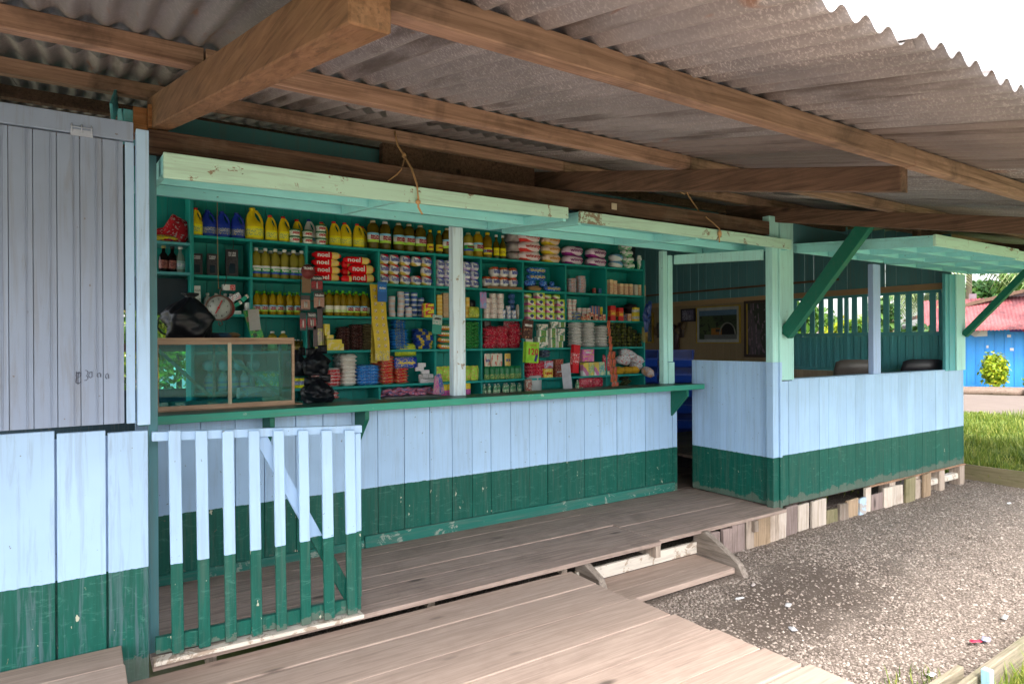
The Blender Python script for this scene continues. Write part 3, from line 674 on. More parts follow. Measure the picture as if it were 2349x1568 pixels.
def div(px, rows):
    x = at(px, 700, 'Y', YS).x
    for a in rows:
        i = 'ABCDEF'.index(a); z1 = zs[i - 1] - .0225
        MB().box(x - .01, x + .01, YS - .004, 2.619, zs[i] + .0005, z1, 0).build('divider', mTealV, U, .002)
for px, rows in ((577, 'BCDEF'), (704, 'BDF'), (870, 'BCF'), (998, 'BCDEF'), (1104, 'BCDEF'), (1200, 'BCDE'), (1298, 'BC'), (1391, 'BCEF')): div(px, rows)

# ------------------------------------------------------------------ goods: prototypes
PK = {}
def newo(name, me, parent=None, loc=(0, 0, 0), rot=(0, 0, 0)):
    o = bpy.data.objects.new(name, me); col.objects.link(o); o.location = loc; o.rotation_euler = rot
    if parent: o.parent = parent
    return o
def put(name, parts, loc, label, cat, group=None, rz=0, rot=None, sc_=1.0):
    """parts: list of (part name, mesh, offset, [sub-parts])"""
    r = rot or (0, 0, rz)
    if len(parts) == 1 and not parts[0][3]:
        o = newo(name, parts[0][1], None, loc, r)
    else:
        o = bpy.data.objects.new(name, None); col.objects.link(o); o.location = loc; o.rotation_euler = r; o.empty_display_size = .05
        for nm, me, off, sub in parts:
            q = newo(nm, me, o, off)
            for n2, m2, o2 in sub: newo(n2, m2, q, o2)
    if sc_ != 1.0: o.scale = (sc_, sc_, sc_)
    return tag(o, label, cat, group)
def txt(body, size, w, mat, z, y, bold=.0): return ('lettering', text_mesh(body, size, w, mat, 0, bold), (0, y, z))
def k_jug(w, h, c, cc, lab, big=False):
    key = ('jug', round(w, 3), round(h, 3), c, big)
    if key in PK: return PK[key]
    r = w / 2; d = .8
    pf = [(r * .9, 0), (r, h * .03), (r, h * .46), (r * .97, h * .52), (r * .66, h * .63), (r * .47, h * .75), (r * .36, h * .86), (r * .28, h * .92), (r * .28, h * .95)]
    off = [0, 0, 0, 0, -r * .28, -r * .36, -r * .30, -r * .22, -r * .22]
    m = MB(); m.lathe(pf, 18, sq=d, off=off)
    m.tube([(-r * .1, 0, h * .92), (r * .22, 0, h * .90), (r * .55, 0, h * .80), (r * .74, 0, h * .68), (r * .86, 0, h * .54), (r * .8, 0, h * .5)], [r * .14, r * .17, r * .16, r * .16, r * .17, r * .15], 8)
    body = m.mesh('body', plain('jug_plastic', c, .35))
    cap = MB().lathe([(r * .34, 0), (r * .34, h * .06), (r * .28, h * .075)], 12, (-r * .22, 0, h * .935)).mesh('cap', plain('cap_plastic', cc, .4))
    lb = MB(); n = 10; vs = []; 
    for k in range(n + 1):
        t = math.pi * (1.08 + .84 * k / n)
        for z in (.08 * h, .42 * h): vs.append((r * 1.012 * math.cos(t), r * d * 1.015 * math.sin(t), z))
    lb.add(vs, [(2 * k, 2 * k + 2, 2 * k + 3, 2 * k + 1) for k in range(n)], 0, .5, True)
    PK[key] = [('body', body, (0, 0, 0), []), ('cap', cap, (0, 0, 0), []), ('label', lb.mesh('label', lab), (0, 0, 0), [])]; return PK[key]
_oil = {}
def oil(c):
    if c not in _oil:
        t = NT('cooking_oil'); m_ = t.fin(c, .08, spec=.8); t.b.inputs['Transmission Weight'].default_value = .35; t.b.inputs['IOR'].default_value = 1.2; _oil[c] = m_
    return _oil[c]
def k_bottle(w, h, c, cc, lab, style='slim', word=None, wm=None):
    key = ('bot', round(w, 3), round(h, 3), c, cc, lab.name, style, word)
    if key in PK: return PK[key]
    r = w / 2
    if style == 'big': pf = [(r * .85, 0), (r, h * .04), (r * .97, h * .2), (r, h * .22), (r, h * .52), (r * .95, h * .56), (r, h * .62), (r * .97, h * .78), (r * .72, h * .88), (r * .3, h * .94), (r * .3, h * .96)]; la, lb_ = .24, .56
    elif style == 'wine': pf = [(r * .9, 0), (r, h * .03), (r, h * .55), (r * .85, h * .64), (r * .38, h * .76), (r * .34, h * .95)]; la, lb_ = .14, .45
    else: pf = [(r * .85, 0), (r, h * .04), (r * .94, h * .12), (r, h * .14), (r, h * .42), (r * .88, h * .46), (r * .95, h * .50), (r, h * .56), (r * .98, h * .68), (r * .84, h * .78), (r * .5, h * .85), (r * .32, h * .88), (r * .32, h * .91)]; la, lb_ = .14, .40
    body = MB().lathe(pf, 14).mesh('body', oil(c) if isinstance(c, tuple) else c)
    cap = MB().lathe([(r * .46, 0), (r * .46, h * .085), (r * .38, h * .10)], 10, (0, 0, h * .90)).mesh('cap', plain('cap_plastic', cc, .45))
    m = MB(); n = 10; vs = []
    for k in range(n + 1):
        t = math.pi * (1.05 + .9 * k / n)
        for z in (la * h, lb_ * h): vs.append((r * 1.015 * math.cos(t), r * 1.015 * math.sin(t), z))
    m.add(vs, [(2 * k, 2 * k + 2, 2 * k + 3, 2 * k + 1) for k in range(n)], 0, .5, True)
    sub = []
    if word:
        for i, wd_ in enumerate(word.split('|')):
            nn = len(word.split('|')); sub.append(txt(wd_, h * .085, w * .74, wm or mMaroonInk, h * ((la + lb_) / 2 + .06 * ((nn - 1) / 2 - i) * 1.3), -r * 1.06, .002))
    PK[key] = [('body', body, (0, 0, 0), []), ('cap', cap, (0, 0, 0), []), ('label', m.mesh('label', lab), (0, 0, 0), sub)]; return PK[key]
def bevbox(w, d, h, mat, bv=.004, z0=0):
    m = MB(); b = min(bv, w * .2, d * .2, h * .3); vs = []
    for z, i in ((z0, b), (z0 + b, 0), (z0 + h - b, 0), (z0 + h, b)):
        x, y = w / 2 - i, d / 2 - i; c = b if i == 0 else b * .6
        vs += [(-x + c, -y, z), (x - c, -y, z), (x, -y + c, z), (x, y - c, z), (x - c, y, z), (-x + c, y, z), (-x, y - c, z), (-x, -y + c, z)]
    fs = [tuple(range(8))[::-1], tuple(range(24, 32))]
    for L in range(3):
        for k in range(8): fs.append((L * 8 + k, L * 8 + (k + 1) % 8, (L + 1) * 8 + (k + 1) % 8, (L + 1) * 8 + k))
    m.add(vs, fs); return m
def k_box(w, d, h, mat, word=None, wm=None, wz=.5, ww=.75, ws=.3, bv=.002, name='carton', extra=None):
    key = ('box', round(w, 3), round(h, 3), mat.name, word, name, bv, round(d, 3))
    if key in PK: return PK[key]
    sub = []
    if word:
        for i, wd_ in enumerate(word.split('|')):
            nn = len(word.split('|')); sub.append(txt(wd_, h * ws, w * ww, wm or mWhite, h * (wz + (ws * 1.05) * ((nn - 1) / 2 - i)), -d / 2 - .001, .002))
    parts = [(name, bevbox(w, d, h, mat, bv).mesh(name, mat), (0, 0, 0), [])]
    if sub: parts = [(name, parts[0][1], (0, 0, 0), sub)]
    PK[key] = parts; return parts
def k_pillow(w, d, h, mat, seed=0, ax='Z', word=None, wm=None, name='packet', wz=.5):
    key = ('pil', round(w, 3), round(d, 3), round(h, 3), mat.name, seed, ax, word)
    if key in PK: return PK[key]
    c = (0, 0, h / 2) if ax == 'Z' else (0, 0, d / 2)
    me = MB().pillow(w, d, h, c, 7, seed, .16, ax).mesh(name, mat)
    sub = [txt(word, d * .22, w * .66, wm or mWhite, d * wz, -h * .56, .002)] if word else []
    PK[key] = [(name, me, (0, 0, 0), sub)]; return PK[key]
def k_can(w, h, mat):
    key = ('can', round(w, 3), round(h, 3), mat.name)
    if key in PK: return PK[key]
    r = w / 2; b = MB().lathe([(r * .97, .0015), (r, .003), (r, h - .003), (r * .97, h - .0015)], 16).mesh('label', mat)
    m = MB(); mt_ = plain('tin_metal', (.5, .5, .52), .3, .8)
    m.lathe([(r * .9, 0), (r * 1.02, .0008), (r * 1.02, .0022), (r * .9, .003)], 16); rm_ = m.mesh('rim', mt_)
    PK[key] = [('can_body', b, (0, 0, 0), []), ('rim', rm_, (0, 0, 0), []), ('rim', rm_, (0, 0, h - .003), [])]; return PK[key]
def k_tub(w, h, mat, lid):
    key = ('tub', round(w, 3), mat.name)
    if key in PK: return PK[key]
    r = w / 2; b = MB().lathe([(r * .82, 0), (r * .94, h * .8)], 16).mesh('tub', mat); l_ = MB().lathe([(r, h * .78), (r, h * .95), (r * .9, h)], 16).mesh('lid', lid)
    PK[key] = [('tub', b, (0, 0, 0), [txt('AXION', h * .4, w * .62, mRedInk, h * .4, -r * .93, .002)]), ('lid', l_, (0, 0, 0), [])]; return PK[key]
def k_roll(w, d, h, mat, word=None, wm=None, seed=0, xo=0, ww=.7, ws=.5):
    """soft wrapped bundle: rounded block whose ends are gathered"""
    key = ('roll', round(w, 3), round(d, 3), round(h, 3), mat.name, word, seed)
    if key in PK: return PK[key]
    m = MB(); N = 10; L = 7; vs = []; fs = []
    for i in range(L + 1):
        u = 2 * i / L - 1; s_ = (1 - abs(u) ** 6) ** .5 * .94 + .06; s_ = .35 if abs(u) == 1 else (.93 if i in (1, L - 1) else 1)
        xx = u * w / 2 if abs(u) < 1 else u * w / 2 * .97
        for k in range(N):
            t = 2 * math.pi * (k + .5) / N; cx, cz = math.cos(t), math.sin(t); q = (abs(cx) ** 4 + abs(cz) ** 4) ** -.25
            nz = 1 + .05 * noise.noise(Vector((u * 2 + seed, cx * 2, cz * 2)))
            vs.append((xx, cx * q * d / 2 * s_ * nz, h / 2 + cz * q * h / 2 * s_ * nz))
    for i in range(L):
        for k in range(N): fs.append((i * N + k, (i + 1) * N + k, (i + 1) * N + (k + 1) % N, i * N + (k + 1) % N))
    fs.append(tuple(range(N))); fs.append(tuple(L * N + k for k in range(N))[::-1]); m.add(vs, fs, 0, .5, True)
    sub = [('lettering', text_mesh(word, h * ws, w * ww, wm or mWhite, 0, .0012), (xo * w, -d * .56, h * .5))] if word else []
    PK[key] = [('wrapper', m.mesh('wrapper', mat), (0, 0, 0), sub)]; return PK[key]
ORD = ['leftmost'] + [w + '-from-left' for w in 'second third fourth fifth sixth seventh eighth ninth tenth eleventh twelfth'.split()]
LEV = ['bottom', 'second-up', 'third-up', 'fourth-up', 'fifth-up', 'sixth-up', 'seventh-up', 'eighth-up', 'ninth-up', 'tenth-up', 'eleventh-up']
def ordn(i, n):
    if n == 1: return ''
    if i == n - 1: return 'rightmost' if n > 2 else 'right'
    return ORD[i] if n > 2 else 'left'
def levn(j, n):
    if n == 1: return ''
    if j == n - 1: return 'topmost' if n > 2 else 'upper'
    return (LEV[j] if j else 'bottom') if n > 2 else 'lower'
def XA(px, y=2.40, py=700): return at(px, py, 'Y', y).x
def size(px, v, y=2.40, z=1.9): return v / ppm((XA(px, y), y, z))
def row(name, kf, pxs, shelf, desc, cat, group, y=2.42, zadd=0, where=None, jig=.05):
    """one thing per px; kf() gives the shared prototype"""
    n = len(pxs); rr = random.Random(hash(desc) % 1000 if False else len(desc) * 7 + n)
    for i, px in enumerate(pxs):
        o_ = ordn(i, n); lb = ('%s %s, %s' % (desc, where or ('on the ' + SN[shelf]), o_)).rstrip(', ')
        put(name, kf(i), (XA(px, y), y, SZ[shelf] + .001 + zadd), lb, cat, group, rz=rr.uniform(-jig, jig) - .0)
def stack(name, kf, pxs, levels, shelf, hstep, desc, cat, group, y=2.42, z0=0, jig=.06, xj=.004, where=None):
    n = len(pxs); rr = random.Random(len(desc) * 3 + n)
    for i, px in enumerate(pxs):
        lv = levels[i] if isinstance(levels, (list, tuple)) else levels
        for j in range(lv):
            a = ordn(i, n); b = levn(j, lv); w_ = where or ('on the ' + SN[shelf])
            pos = ('%s in the %s stack' % (b, a) if a and b else ('%s of the stack' % b if b else ('%s of the row' % a if a else '')))
            lb = ('%s %s, %s' % (desc, w_, pos)).rstrip(', ')
            if len(lb.split()) > 16: lb = '%s, %s' % (desc, pos)
            put(name, kf(i * 7 + j), (XA(px, y) + rr.uniform(-xj, xj), y + rr.uniform(-xj, xj), SZ[shelf] + .001 + z0 + j * hstep), lb, cat, group, rz=rr.uniform(-jig, jig))
YEL = (.78, .60, .008); RED = (.62, .012, .018); DBL = (.012, .045, .32); BLU = (.02, .13, .52); WHT = (.72, .72, .70); GRN = (.02, .30, .06); LGR = (.35, .58, .05); PNK = (.70, .16, .30); ORA = (.75, .25, .02); MAR = (.16, .012, .015); BLK = (.012, .012, .014); CRM = (.66, .54, .33); GLD = (.62, .38, .06); PUR = (.30, .05, .28)
OILD = (.15, .115, .010); OILY = (.55, .36, .010); OILG = (.42, .36, .05)
# ---- top shelf
ljug = pack(YEL, (.72, .62, .05), (.05, .22, .20), 'band', .35, .2, .8); lbl = pack(DBL, (.04, .09, .30), (.45, .38, .1), 'band', .35, .15, .85)
jw, jh = size(460, 30), size(460, 64)
Kj = lambda i: k_jug(jw, jh, YEL, RED, ljug)
put('bleach_jug', Kj(0), (XA(453), 2.42, SZ['A']), 'yellow red-capped jug at the left end of the top shelf beside blue jugs', 'jug', 'yellow jugs with red caps', rz=.5)
for i, px in enumerate((481, 514, 548)):
    o = put('bleach_jug', k_jug(jw * 1.03, jh * .97, (.012, .045, .42), (.01, .03, .30), lbl), (XA(px), 2.42, SZ['A']), 'blue jug of bleach on the top shelf, ' + ['left', 'middle', 'right'][i] + ' one of three', 'jug', 'blue jugs', rz=-.05)
    lettering([c for c in o.children if c.name.startswith('label')][0], 'CLOROX', (0, -jw * .44, jh * .27), .03, jw * .6, mWhite)
put('bleach_jug', k_jug(size(586, 40), size(586, 75), YEL, YEL, ljug, True), (XA(586), 2.43, SZ['A']), 'largest yellow jug, with a yellow cap, on the top shelf', 'jug', rz=-.05)
for i, (px, y, ds) in enumerate(((623, 2.42, 'just right of the largest yellow jug'), (653, 2.42, 'next to the jug hidden behind two tubs'), (684, 2.50, 'behind the leftmost pair of green-lidded tubs'), (741, 2.50, 'behind the stack of three green-lidded tubs'), (769, 2.42, 'right of the stack of three tubs'), (794, 2.42, 'second from the oil bottles'), (823, 2.42, 'next to the big oil bottles'), (834, 2.53, 'peeping out behind the jug beside the oil bottles'))):
    put('bleach_jug', Kj(0), (XA(px, y), y, SZ['A']), 'yellow red-capped jug ' + ds, 'jug', 'yellow jugs with red caps', rz=random.uniform(-.3, .3))
put('bleach_jug', k_jug(jw, jh * 1.05, WHT, (.01, .03, .3), pack(WHT, (.03, .2, .4), WHT)), (XA(712, 2.50), 2.50, SZ['A']), 'white jug with a blue cap behind the middle pair of tubs', 'jug')
mLid = plain('green_lid', (.01, .20, .06), .4); mTub = pack(WHT, (.75, .7, .6), (.1, .3, .1), 'busy', .4)
tw, th_ = size(690, 25, 2.37), size(690, 15.5, 2.37)
for px, n, ds in ((677, 2, 'left'), (706, 2, 'middle'), (737, 3, 'right')):
    for j in range(n): put('paste_tub', k_tub(tw, th_, mTub, mLid), (XA(px, 2.37), 2.37, SZ['A'] + j * th_), 'green-lidded white tub, %s of the %s stack on the top shelf' % (levn(j, n), ds), 'tub', 'green-lidded tubs')
lrp = pack((.74, .66, .60), (.20, .48, .66), (.34, .58, .06), 'tri', .4, .28, .78)
bw, bh = size(900, 27), size(900, 66)
row('oil_bottle', lambda i: k_bottle(bw, bh, OILD, (.5, .45, .3) if i != 1 else WHT, lrp, 'big', 'RICA|PALMA'), (856, 884, 915, 939, 965), 'A', 'big dark oil bottle', 'bottle', 'big oil bottles')
row('oil_bottle', lambda i: k_bottle(size(990, 17), size(990, 56), OILD, YEL, pack((.6, .5, .03), YEL, MAR, 'band'), 'slim', 'ORO'), (987, 1008), 'A', 'small oil bottle with yellow cap', 'bottle', 'yellow-capped oil bottles')
put('oil_bottle', k_bottle(bw, bh, OILD, (.5, .45, .3), lrp, 'big', 'RICA|PALMA'), (XA(1029), 2.42, SZ['A']), 'big dark oil bottle half hidden by the pale blue post', 'bottle')
lrq = pack((.04, .36, .08), (.66, .70, .70), (.03, .08, .40), 'tri', .4, .25, .72)
put('oil_bottle', k_bottle(size(1077, 24), size(1077, 56), OILG, (.3, .35, .2), lrq, 'big', 'Riquisima'), (XA(1077), 2.42, SZ['A']), 'olive oil bottle with green and white label just right of the post', 'bottle')
put('oil_bottle', k_bottle(bw * .95, bh * .98, OILY, (.4, .4, .1), lrp, 'big', 'RICA|PALMA'), (XA(1099), 2.42, SZ['A']), 'big golden oil bottle second to the right of the post', 'bottle')
put('oil_bottle', k_bottle(size(1120, 22), size(1120, 60), (.35, .22, .01), YEL, pack((.7, .55, .02), DBL, (.6, .6, .6), 'band'), 'slim', 'Ideal'), (XA(1121), 2.42, SZ['A']), 'golden oil bottle with blue label beside the nappy packs', 'bottle')
row('oil_bottle', lambda i: k_bottle(size(1145, 15), size(1145, 56), OILD, WHT, pack(YEL, (.6, .5, .03), BLK, 'band'), 'wine'), (1139, 1154), 'A', 'narrow dark bottle with yellow label and white cap', 'bottle', 'narrow dark bottles')
mNap = pack((.72, .56, .58), (.74, .66, .68), (.66, .06, .05), 'corner', .3, .34, 1.1); mNapY = pack((.74, .50, .40), (.74, .6, .55), (.70, .50, .03), 'corner', .3, .36, 1.1); mNapP = pack((.66, .54, .64), (.26, .015, .20), (.28, .02, .22), 'corner', .3, .34, 1.15)
nh = size(1214, 22.5)
mClr = plain('clear_wrap_bundle', (.45, .40, .40), .25)
for j in range(3):
    put('nappy_pack', k_roll(size(1170, 34), .2, nh * .95, mClr, seed=j), (XA(1176, 2.52), 2.52, SZ['A'] + j * nh), 'greyish clear-wrapped nappy pack, %s of the stack left of pink ones' % levn(j, 3), 'pack', 'nappy packs')
    put('nappy_pack', k_roll(size(1214, 60), .17, nh, mNap, 'winny', mRedInk, j), (XA(1216), 2.43, SZ['A'] + j * nh), 'pink and red nappy pack on the top shelf, %s of three' % levn(j, 3), 'pack', 'nappy packs')
    put('nappy_pack', k_roll(size(1265, 45), .17, nh * .94, mNapY, 'winny', plain('amber_ink', (.7, .3, .02), .5), j), (XA(1266), 2.43, SZ['A'] + j * nh * .95), 'pink and yellow nappy pack on the top shelf, %s of three' % levn(j, 3), 'pack', 'nappy packs')
for i, px in enumerate((1316, 1370)):
    for j in range(2): put('nappy_pack', k_roll(size(1316, 54), .17, size(1316, 21), mNapP, 'winny', plain('purple_ink', (.25, .01, .2), .4), i), (XA(px), 2.43, SZ['A'] + j * size(1316, 21.5)), 'white and purple nappy pack, %s of the %s pair' % (levn(j, 2), 'leftmost' if i == 0 else 'right-hand'), 'pack', 'nappy packs')
mWipe = pack((.62, .66, .72), (.15, .38, .62), (.7, .7, .72), 'diag', .3); mTis = pack((.66, .70, .66), (.05, .40, .15), (.7, .72, .7), 'busy', .3)
for j in range(2): put('wipes_pack', k_roll(size(1414, 32), .14, size(1414, 16), mWipe, seed=j), (XA(1415), 2.42, SZ['A'] + j * size(1414, 16.5)), 'pale blue wet-wipe pack, %s of two right of the purple packs' % levn(j, 2), 'pack', 'wipes packs')
for j in range(4): put('napkin_pack', k_roll(size(1445, 29), .14, size(1445, 14), mTis, seed=j), (XA(1443 - 2 * j), 2.42, SZ['A'] + j * size(1445, 14.4)), 'white and green napkin pack, %s of the stack at the shelf end' % levn(j, 4), 'pack', 'napkin packs')
put('napkin_pack', k_pillow(size(1467, 12), size(1467, 34), .05, mTis, 3, 'Y'), (XA(1466), 2.39, SZ['A']), 'white and green napkin pack standing upright at the shelf end', 'pack')
# ---- second shelf
mRon = pack((.022, .02, .025), (.03, .028, .035), (.012, .012, .015), 'band', .4)
for i, (px, w_, h_, ds) in enumerate(((452, 23, 49, 'left'), (487, 22, 50, 'middle'), (532, 26, 62, 'right and tallest'))):
    o = put('bottle_carton', k_box(size(px, w_), .07, size(px, h_), mRon, 'RON|CALDAS', plain('silver_ink', (.4, .4, .42), .5), .82, .6, .08), (XA(px), 2.40, SZ['B']), 'black spirit carton on the second shelf, %s of three' % ds, 'carton', 'black bottle cartons', rz=-.08)
    hz = size(px, h_); ww_ = size(px, w_)
    newo('window', bevbox(ww_ * .5, .003, hz * .36, None, .006).mesh('window', plain('dark_bottle_glass', (.01, .02, .035), .1)), o, (0, -.0365, hz * .12))
lrq2 = pack((.05, .40, .08), (.68, .72, .75), (.03, .08, .42), 'tri', .4, .28, .70)
bw2, bh2 = size(630, 21), size(630, 68)
row('oil_bottle', lambda i: k_bottle(bw2, bh2, OILG, WHT, lrq2, 'slim', 'Riquisima', mWhite), (588, 609, 632, 653, 674, 692), 'B', 'white-capped oil bottle in front row', 'bottle', 'white-capped oil bottles', y=2.39)
row('oil_bottle', lambda i: k_bottle(bw2, bh2 * .99, OILG, WHT, lrq2, 'slim'), (599, 621, 643, 663, 683), 'B', 'white-capped oil bottle in back row', 'bottle', 'white-capped oil bottles', y=2.50)
mNoel = pack((.62, .008, .014), (.66, .44, .16), (.75, .55, .03), 'vband', .22, .66, .94, 2.0)
ch = size(747, 17)
for j in range(4): put('cracker_pack', k_roll(size(747, 68), .07, ch, mNoel, 'noel', mWhite, j, -.14, .40, .85), (XA(748) + .006 * (j % 2), 2.40, SZ['B'] + j * ch), 'red cracker pack on second shelf, %s of the left stack' % levn(j, 4), 'pack', 'red cracker packs')
for j, (wv, hv, px) in enumerate(((64, 21, 830), (64, 21, 829), (66, 16.5, 819))): put('cracker_pack', k_roll(size(825, wv), .07, size(825, hv), mNoel, 'noel', mWhite, 5 + j, -.14, .44, .85), (XA(px), 2.40, SZ['B'] + (0, size(825, 21), size(825, 42.5))[j]), 'red cracker pack on second shelf, %s of the right stack' % levn(j, 3), 'pack', 'red cracker packs', rz=-.03)
put('cracker_pack', k_roll(size(800, 26), .05, size(800, 16), mNoel, seed=9), (XA(796, 2.35), 2.36, SZ['B'] - .006), 'short red biscuit roll lying before the gap between cracker stacks', 'pack')
for j in range(2): put('cracker_pack', k_roll(size(800, 20), .05, size(800, 18), mNoel, seed=11 + j), (XA(793, 2.46), 2.46, SZ['B'] + size(800, 18) * (j + .9)), 'dark red biscuit roll between the two cracker stacks, %s of two' % levn(j, 2), 'pack', 'dark red biscuit rolls')
mFam = pack((.72, .72, .74), (.62, .012, .03), (.60, .50, .10), 'corner', .35, .36, 1.06); mFamB = pack((.68, .69, .76), (.10, .12, .55), (.5, .42, .6), 'corner', .35, .36, 1.06); mFamW = pack((.72, .71, .70), (.60, .02, .03), (.66, .55, .1), 'band', .35, .72, 1.0)
fw, fh = size(920, 25), size(920, 22.5)
def fam(px, lv, mat, ds, skip=(), w_=fw, h_=fh, zb=0, sh='B'):
    for i, p in enumerate(px):
        n = lv[i] if isinstance(lv, (list, tuple)) else lv
        for j in range(n):
            if (i, j) in skip: continue
            put('tissue_roll_pack', k_roll(w_, .11, h_, mat, 'familia', mBlueInk, (i + j) % 3, 0, .82, .62), (XA(p), 2.41, SZ[sh] + zb + j * h_), '%s, %s column, %s layer' % (ds, ordn(i, len(px)), levn(j, n)), 'toilet paper', 'toilet paper packs', rz=random.uniform(-.06, .06))
fam((879, 903, 929, 954, 978), 3, mFam, 'red and white toilet paper pack before the post', ((3, 1),))
fam((1008, 1027), 3, mFamB, 'blue and white toilet paper pack left of the post', w_=size(1010, 21), h_=size(1010, 20.5))
fam((1047, 1069, 1088), 3, mFamB, 'lilac and white toilet paper pack right of the post', w_=size(1070, 21), h_=size(1070, 20))
put('cardboard_strip', [('strip', bevbox(size(1150, 97), .25, .028, None).mesh('strip', plain('brown_cardboard', (.28, .15, .075), .85)), (0, 0, 0), [])], (XA(1153), 2.455, SZ['B'] - .0), 'brown cardboard strip under the toilet paper on the second shelf', 'cardboard')
fam((1116, 1134, 1155, 1176), 2, mFamW, 'white toilet paper pack with red top on cardboard strip', ((0, 1),), size(1140, 20.5), size(1140, 22.5), .0285)
mDuc = pack((.02, .12, .50), (.03, .06, .28), (.25, .45, .7), 'busy', .18, freq=2)
for j, (px, z_) in enumerate(((1230, 40), (1230, 25))): put('biscuit_pack', k_roll(size(1230, 56), .06, size(1230, 14), mDuc, 'DUCALES', mYellowInk, j), (XA(px), 2.40, SZ['B'] + size(1230, z_)), 'shiny blue biscuit pack lying in the second shelf stack, %s' % ('upper', 'lower')[j], 'pack', 'shiny blue biscuit packs')
for j, (px, wv) in enumerate(((1218, 34), (1248, 22), (1268, 12))): put('biscuit_pack', k_roll(size(1230, wv), .06, size(1230, 14), mDuc, seed=3 + j), (XA(px), 2.42, SZ['B'] + size(1230, 11)), 'small blue biscuit roll beneath the long blue packs, ' + ordn(j, 3), 'pack', 'small blue biscuit rolls')
put('biscuit_pack', k_roll(size(1265, 50), .06, size(1265, 13), mDuc, 'DUCALES', mYellowInk, 8), (XA(1267, 2.37), 2.37, SZ['B']), 'long blue biscuit pack at the shelf front below the rolls', 'pack')
put('biscuit_pack', k_pillow(size(1224, 38), .10, size(1224, 11), plain('tan_wrapper', (.42, .27, .12), .5), 2), (XA(1224, 2.38), 2.38, SZ['B']), 'crumpled tan packet beneath the blue biscuit packs', 'pack')
mTuna = pack((.45, .18, .16), (.25, .42, .60), (.62, .55, .4), 'busy', .3, freq=5)
stack('tuna_tin', lambda k: k_can(size(1312, 22), size(1312, 6.6), mTuna), (1311, 1333), (5, 6), 'B', size(1312, 6.6), 'flat tuna tin', 'tin', 'flat tuna tins')
row('small_tin', lambda i: k_can(size(1370, 9), size(1370, 13), plain('small_tin_paint', (.35, .06, .05), .4) if i == 0 else plain('small_tin_paint', (.05, .18, .4), .4)), (1363, 1376), 'B', 'small upright tin right of the tuna', 'tin', 'small upright tins')
mTes = pack((.66, .50, .30), (.60, .45, .28), (.5, .05, .05), 'band', .5, .0, .78)
for i, (px, h_) in enumerate(((1398, 34), (1407, 32), (1421, 26), (1432, 26), (1443, 26), (1455, 25), (1465, 25), (1472, 25))):
    put('starch_box', k_box(size(px, 11), .06, size(px, h_), mTes if i != 5 else plain('white_box', (.6, .55, .48), .5)), (XA(px), 2.39, SZ['B']), 'slim cream and red box at the right end of second shelf, ' + ordn(i, 8), 'box', 'slim cream boxes', rz=.15)
    top = bevbox(size(px, 10.6), .0605, size(px, h_) * .2, None).mesh('yellow_top', plain('yellow_card', (.72, .52, .02), .5))
# ---- third shelf
mMed = [pack(WHT, (.6, .6, .6), BLK, 'band', .5, .3, .6), pack(WHT, (.5, .04, .05), WHT, 'vband', .5, .55, 1.0), pack((.70, .66, .66), (.66, .4, .42), DBL, 'busy', .5, freq=2), pack((.02, .32, .22), WHT, ORA, 'vband', .5, .7, 1)]
meds = [(451, 13, 20, 0, 44, 0, 'white medicine box standing highest at the left of the third shelf'), (451, 14, 22, 0, 22, 0, 'grey and white medicine box in the middle of the left pile'), (451, 14, 22, 0, 0, 0, 'white medicine box at the bottom of the left pile'), (461, 9, 22, 0, 0, 0, 'narrow white medicine box beside the left pile'),
        (524, 26, 13, 1, 55, 0, 'white and red medicine box above the scale'), (542, 23, 14, 2, 33, .5, 'tilted white and pink medicine box right of the scale'), (563, 18, 9, 3, 34, .7, 'small tilted green and white medicine box'), (545, 20, 8, 3, 20, .55, 'tilted green and orange medicine box under the pink one'), (567, 12, 25, 0, 2, 0, 'upright white medicine box at the right of the third shelf'), (542, 17, 8, 0, 0, 0, 'flat white medicine box on the third shelf edge')]
for px, wv, hv, mi, zv, tl, ds in meds:
    put('medicine_box', k_box(size(px, wv), .05, size(px, hv), mMed[mi]), (XA(px), 2.39, SZ['C'] + size(px, zv) * .99), ds, 'box', None, rot=(0, -tl, .1))
mClear = plain('cloudy_plastic', (.42, .47, .46), .25)
row('alcohol_bottle', lambda i: k_bottle(size(490, 17), size(490, 48), mClear, WHT, pack((.55, .6, .58), (.05, .25, .18), WHT, 'band', .4, 0, .5), 'slim'), (476, 496, 517, 530), 'C', 'cloudy white-capped plastic bottle behind the scale', 'bottle', 'cloudy plastic bottles', y=2.44)
bw3, bh3 = size(630, 16.5), size(630, 54)
row('oil_bottle', lambda i: k_bottle(bw3, bh3, OILY, (.08, .42, .02), lrp, 'slim', 'RICA|PALMA'), (589, 606, 625, 642, 664, 682), 'C', 'green-capped oil bottle left of the battery rack', 'bottle', 'green-capped oil bottles', y=2.39)
row('oil_bottle', lambda i: k_bottle(bw3, bh3, OILY, (.08, .42, .02), lrp, 'slim'), (597, 616, 634, 653, 673), 'C', 'green-capped oil bottle left of battery rack, back row', 'bottle', 'green-capped oil bottles', y=2.50)
lwh = pack((.62, .6, .5), (.4, .55, .1), (.7, .68, .6), 'band', .4, 0, .4)
row('oil_bottle', lambda i: k_bottle(size(790, 17), size(790, 58), (.36, .24, .01), (.10, .50, .02), lwh if i < 3 else lrp, 'slim', None if i < 3 else 'RICA|PALMA'), (755, 773, 787, 802, 817, 834), 'C', 'golden green-capped oil bottle right of the battery rack', 'bottle', 'golden oil bottles', y=2.39)
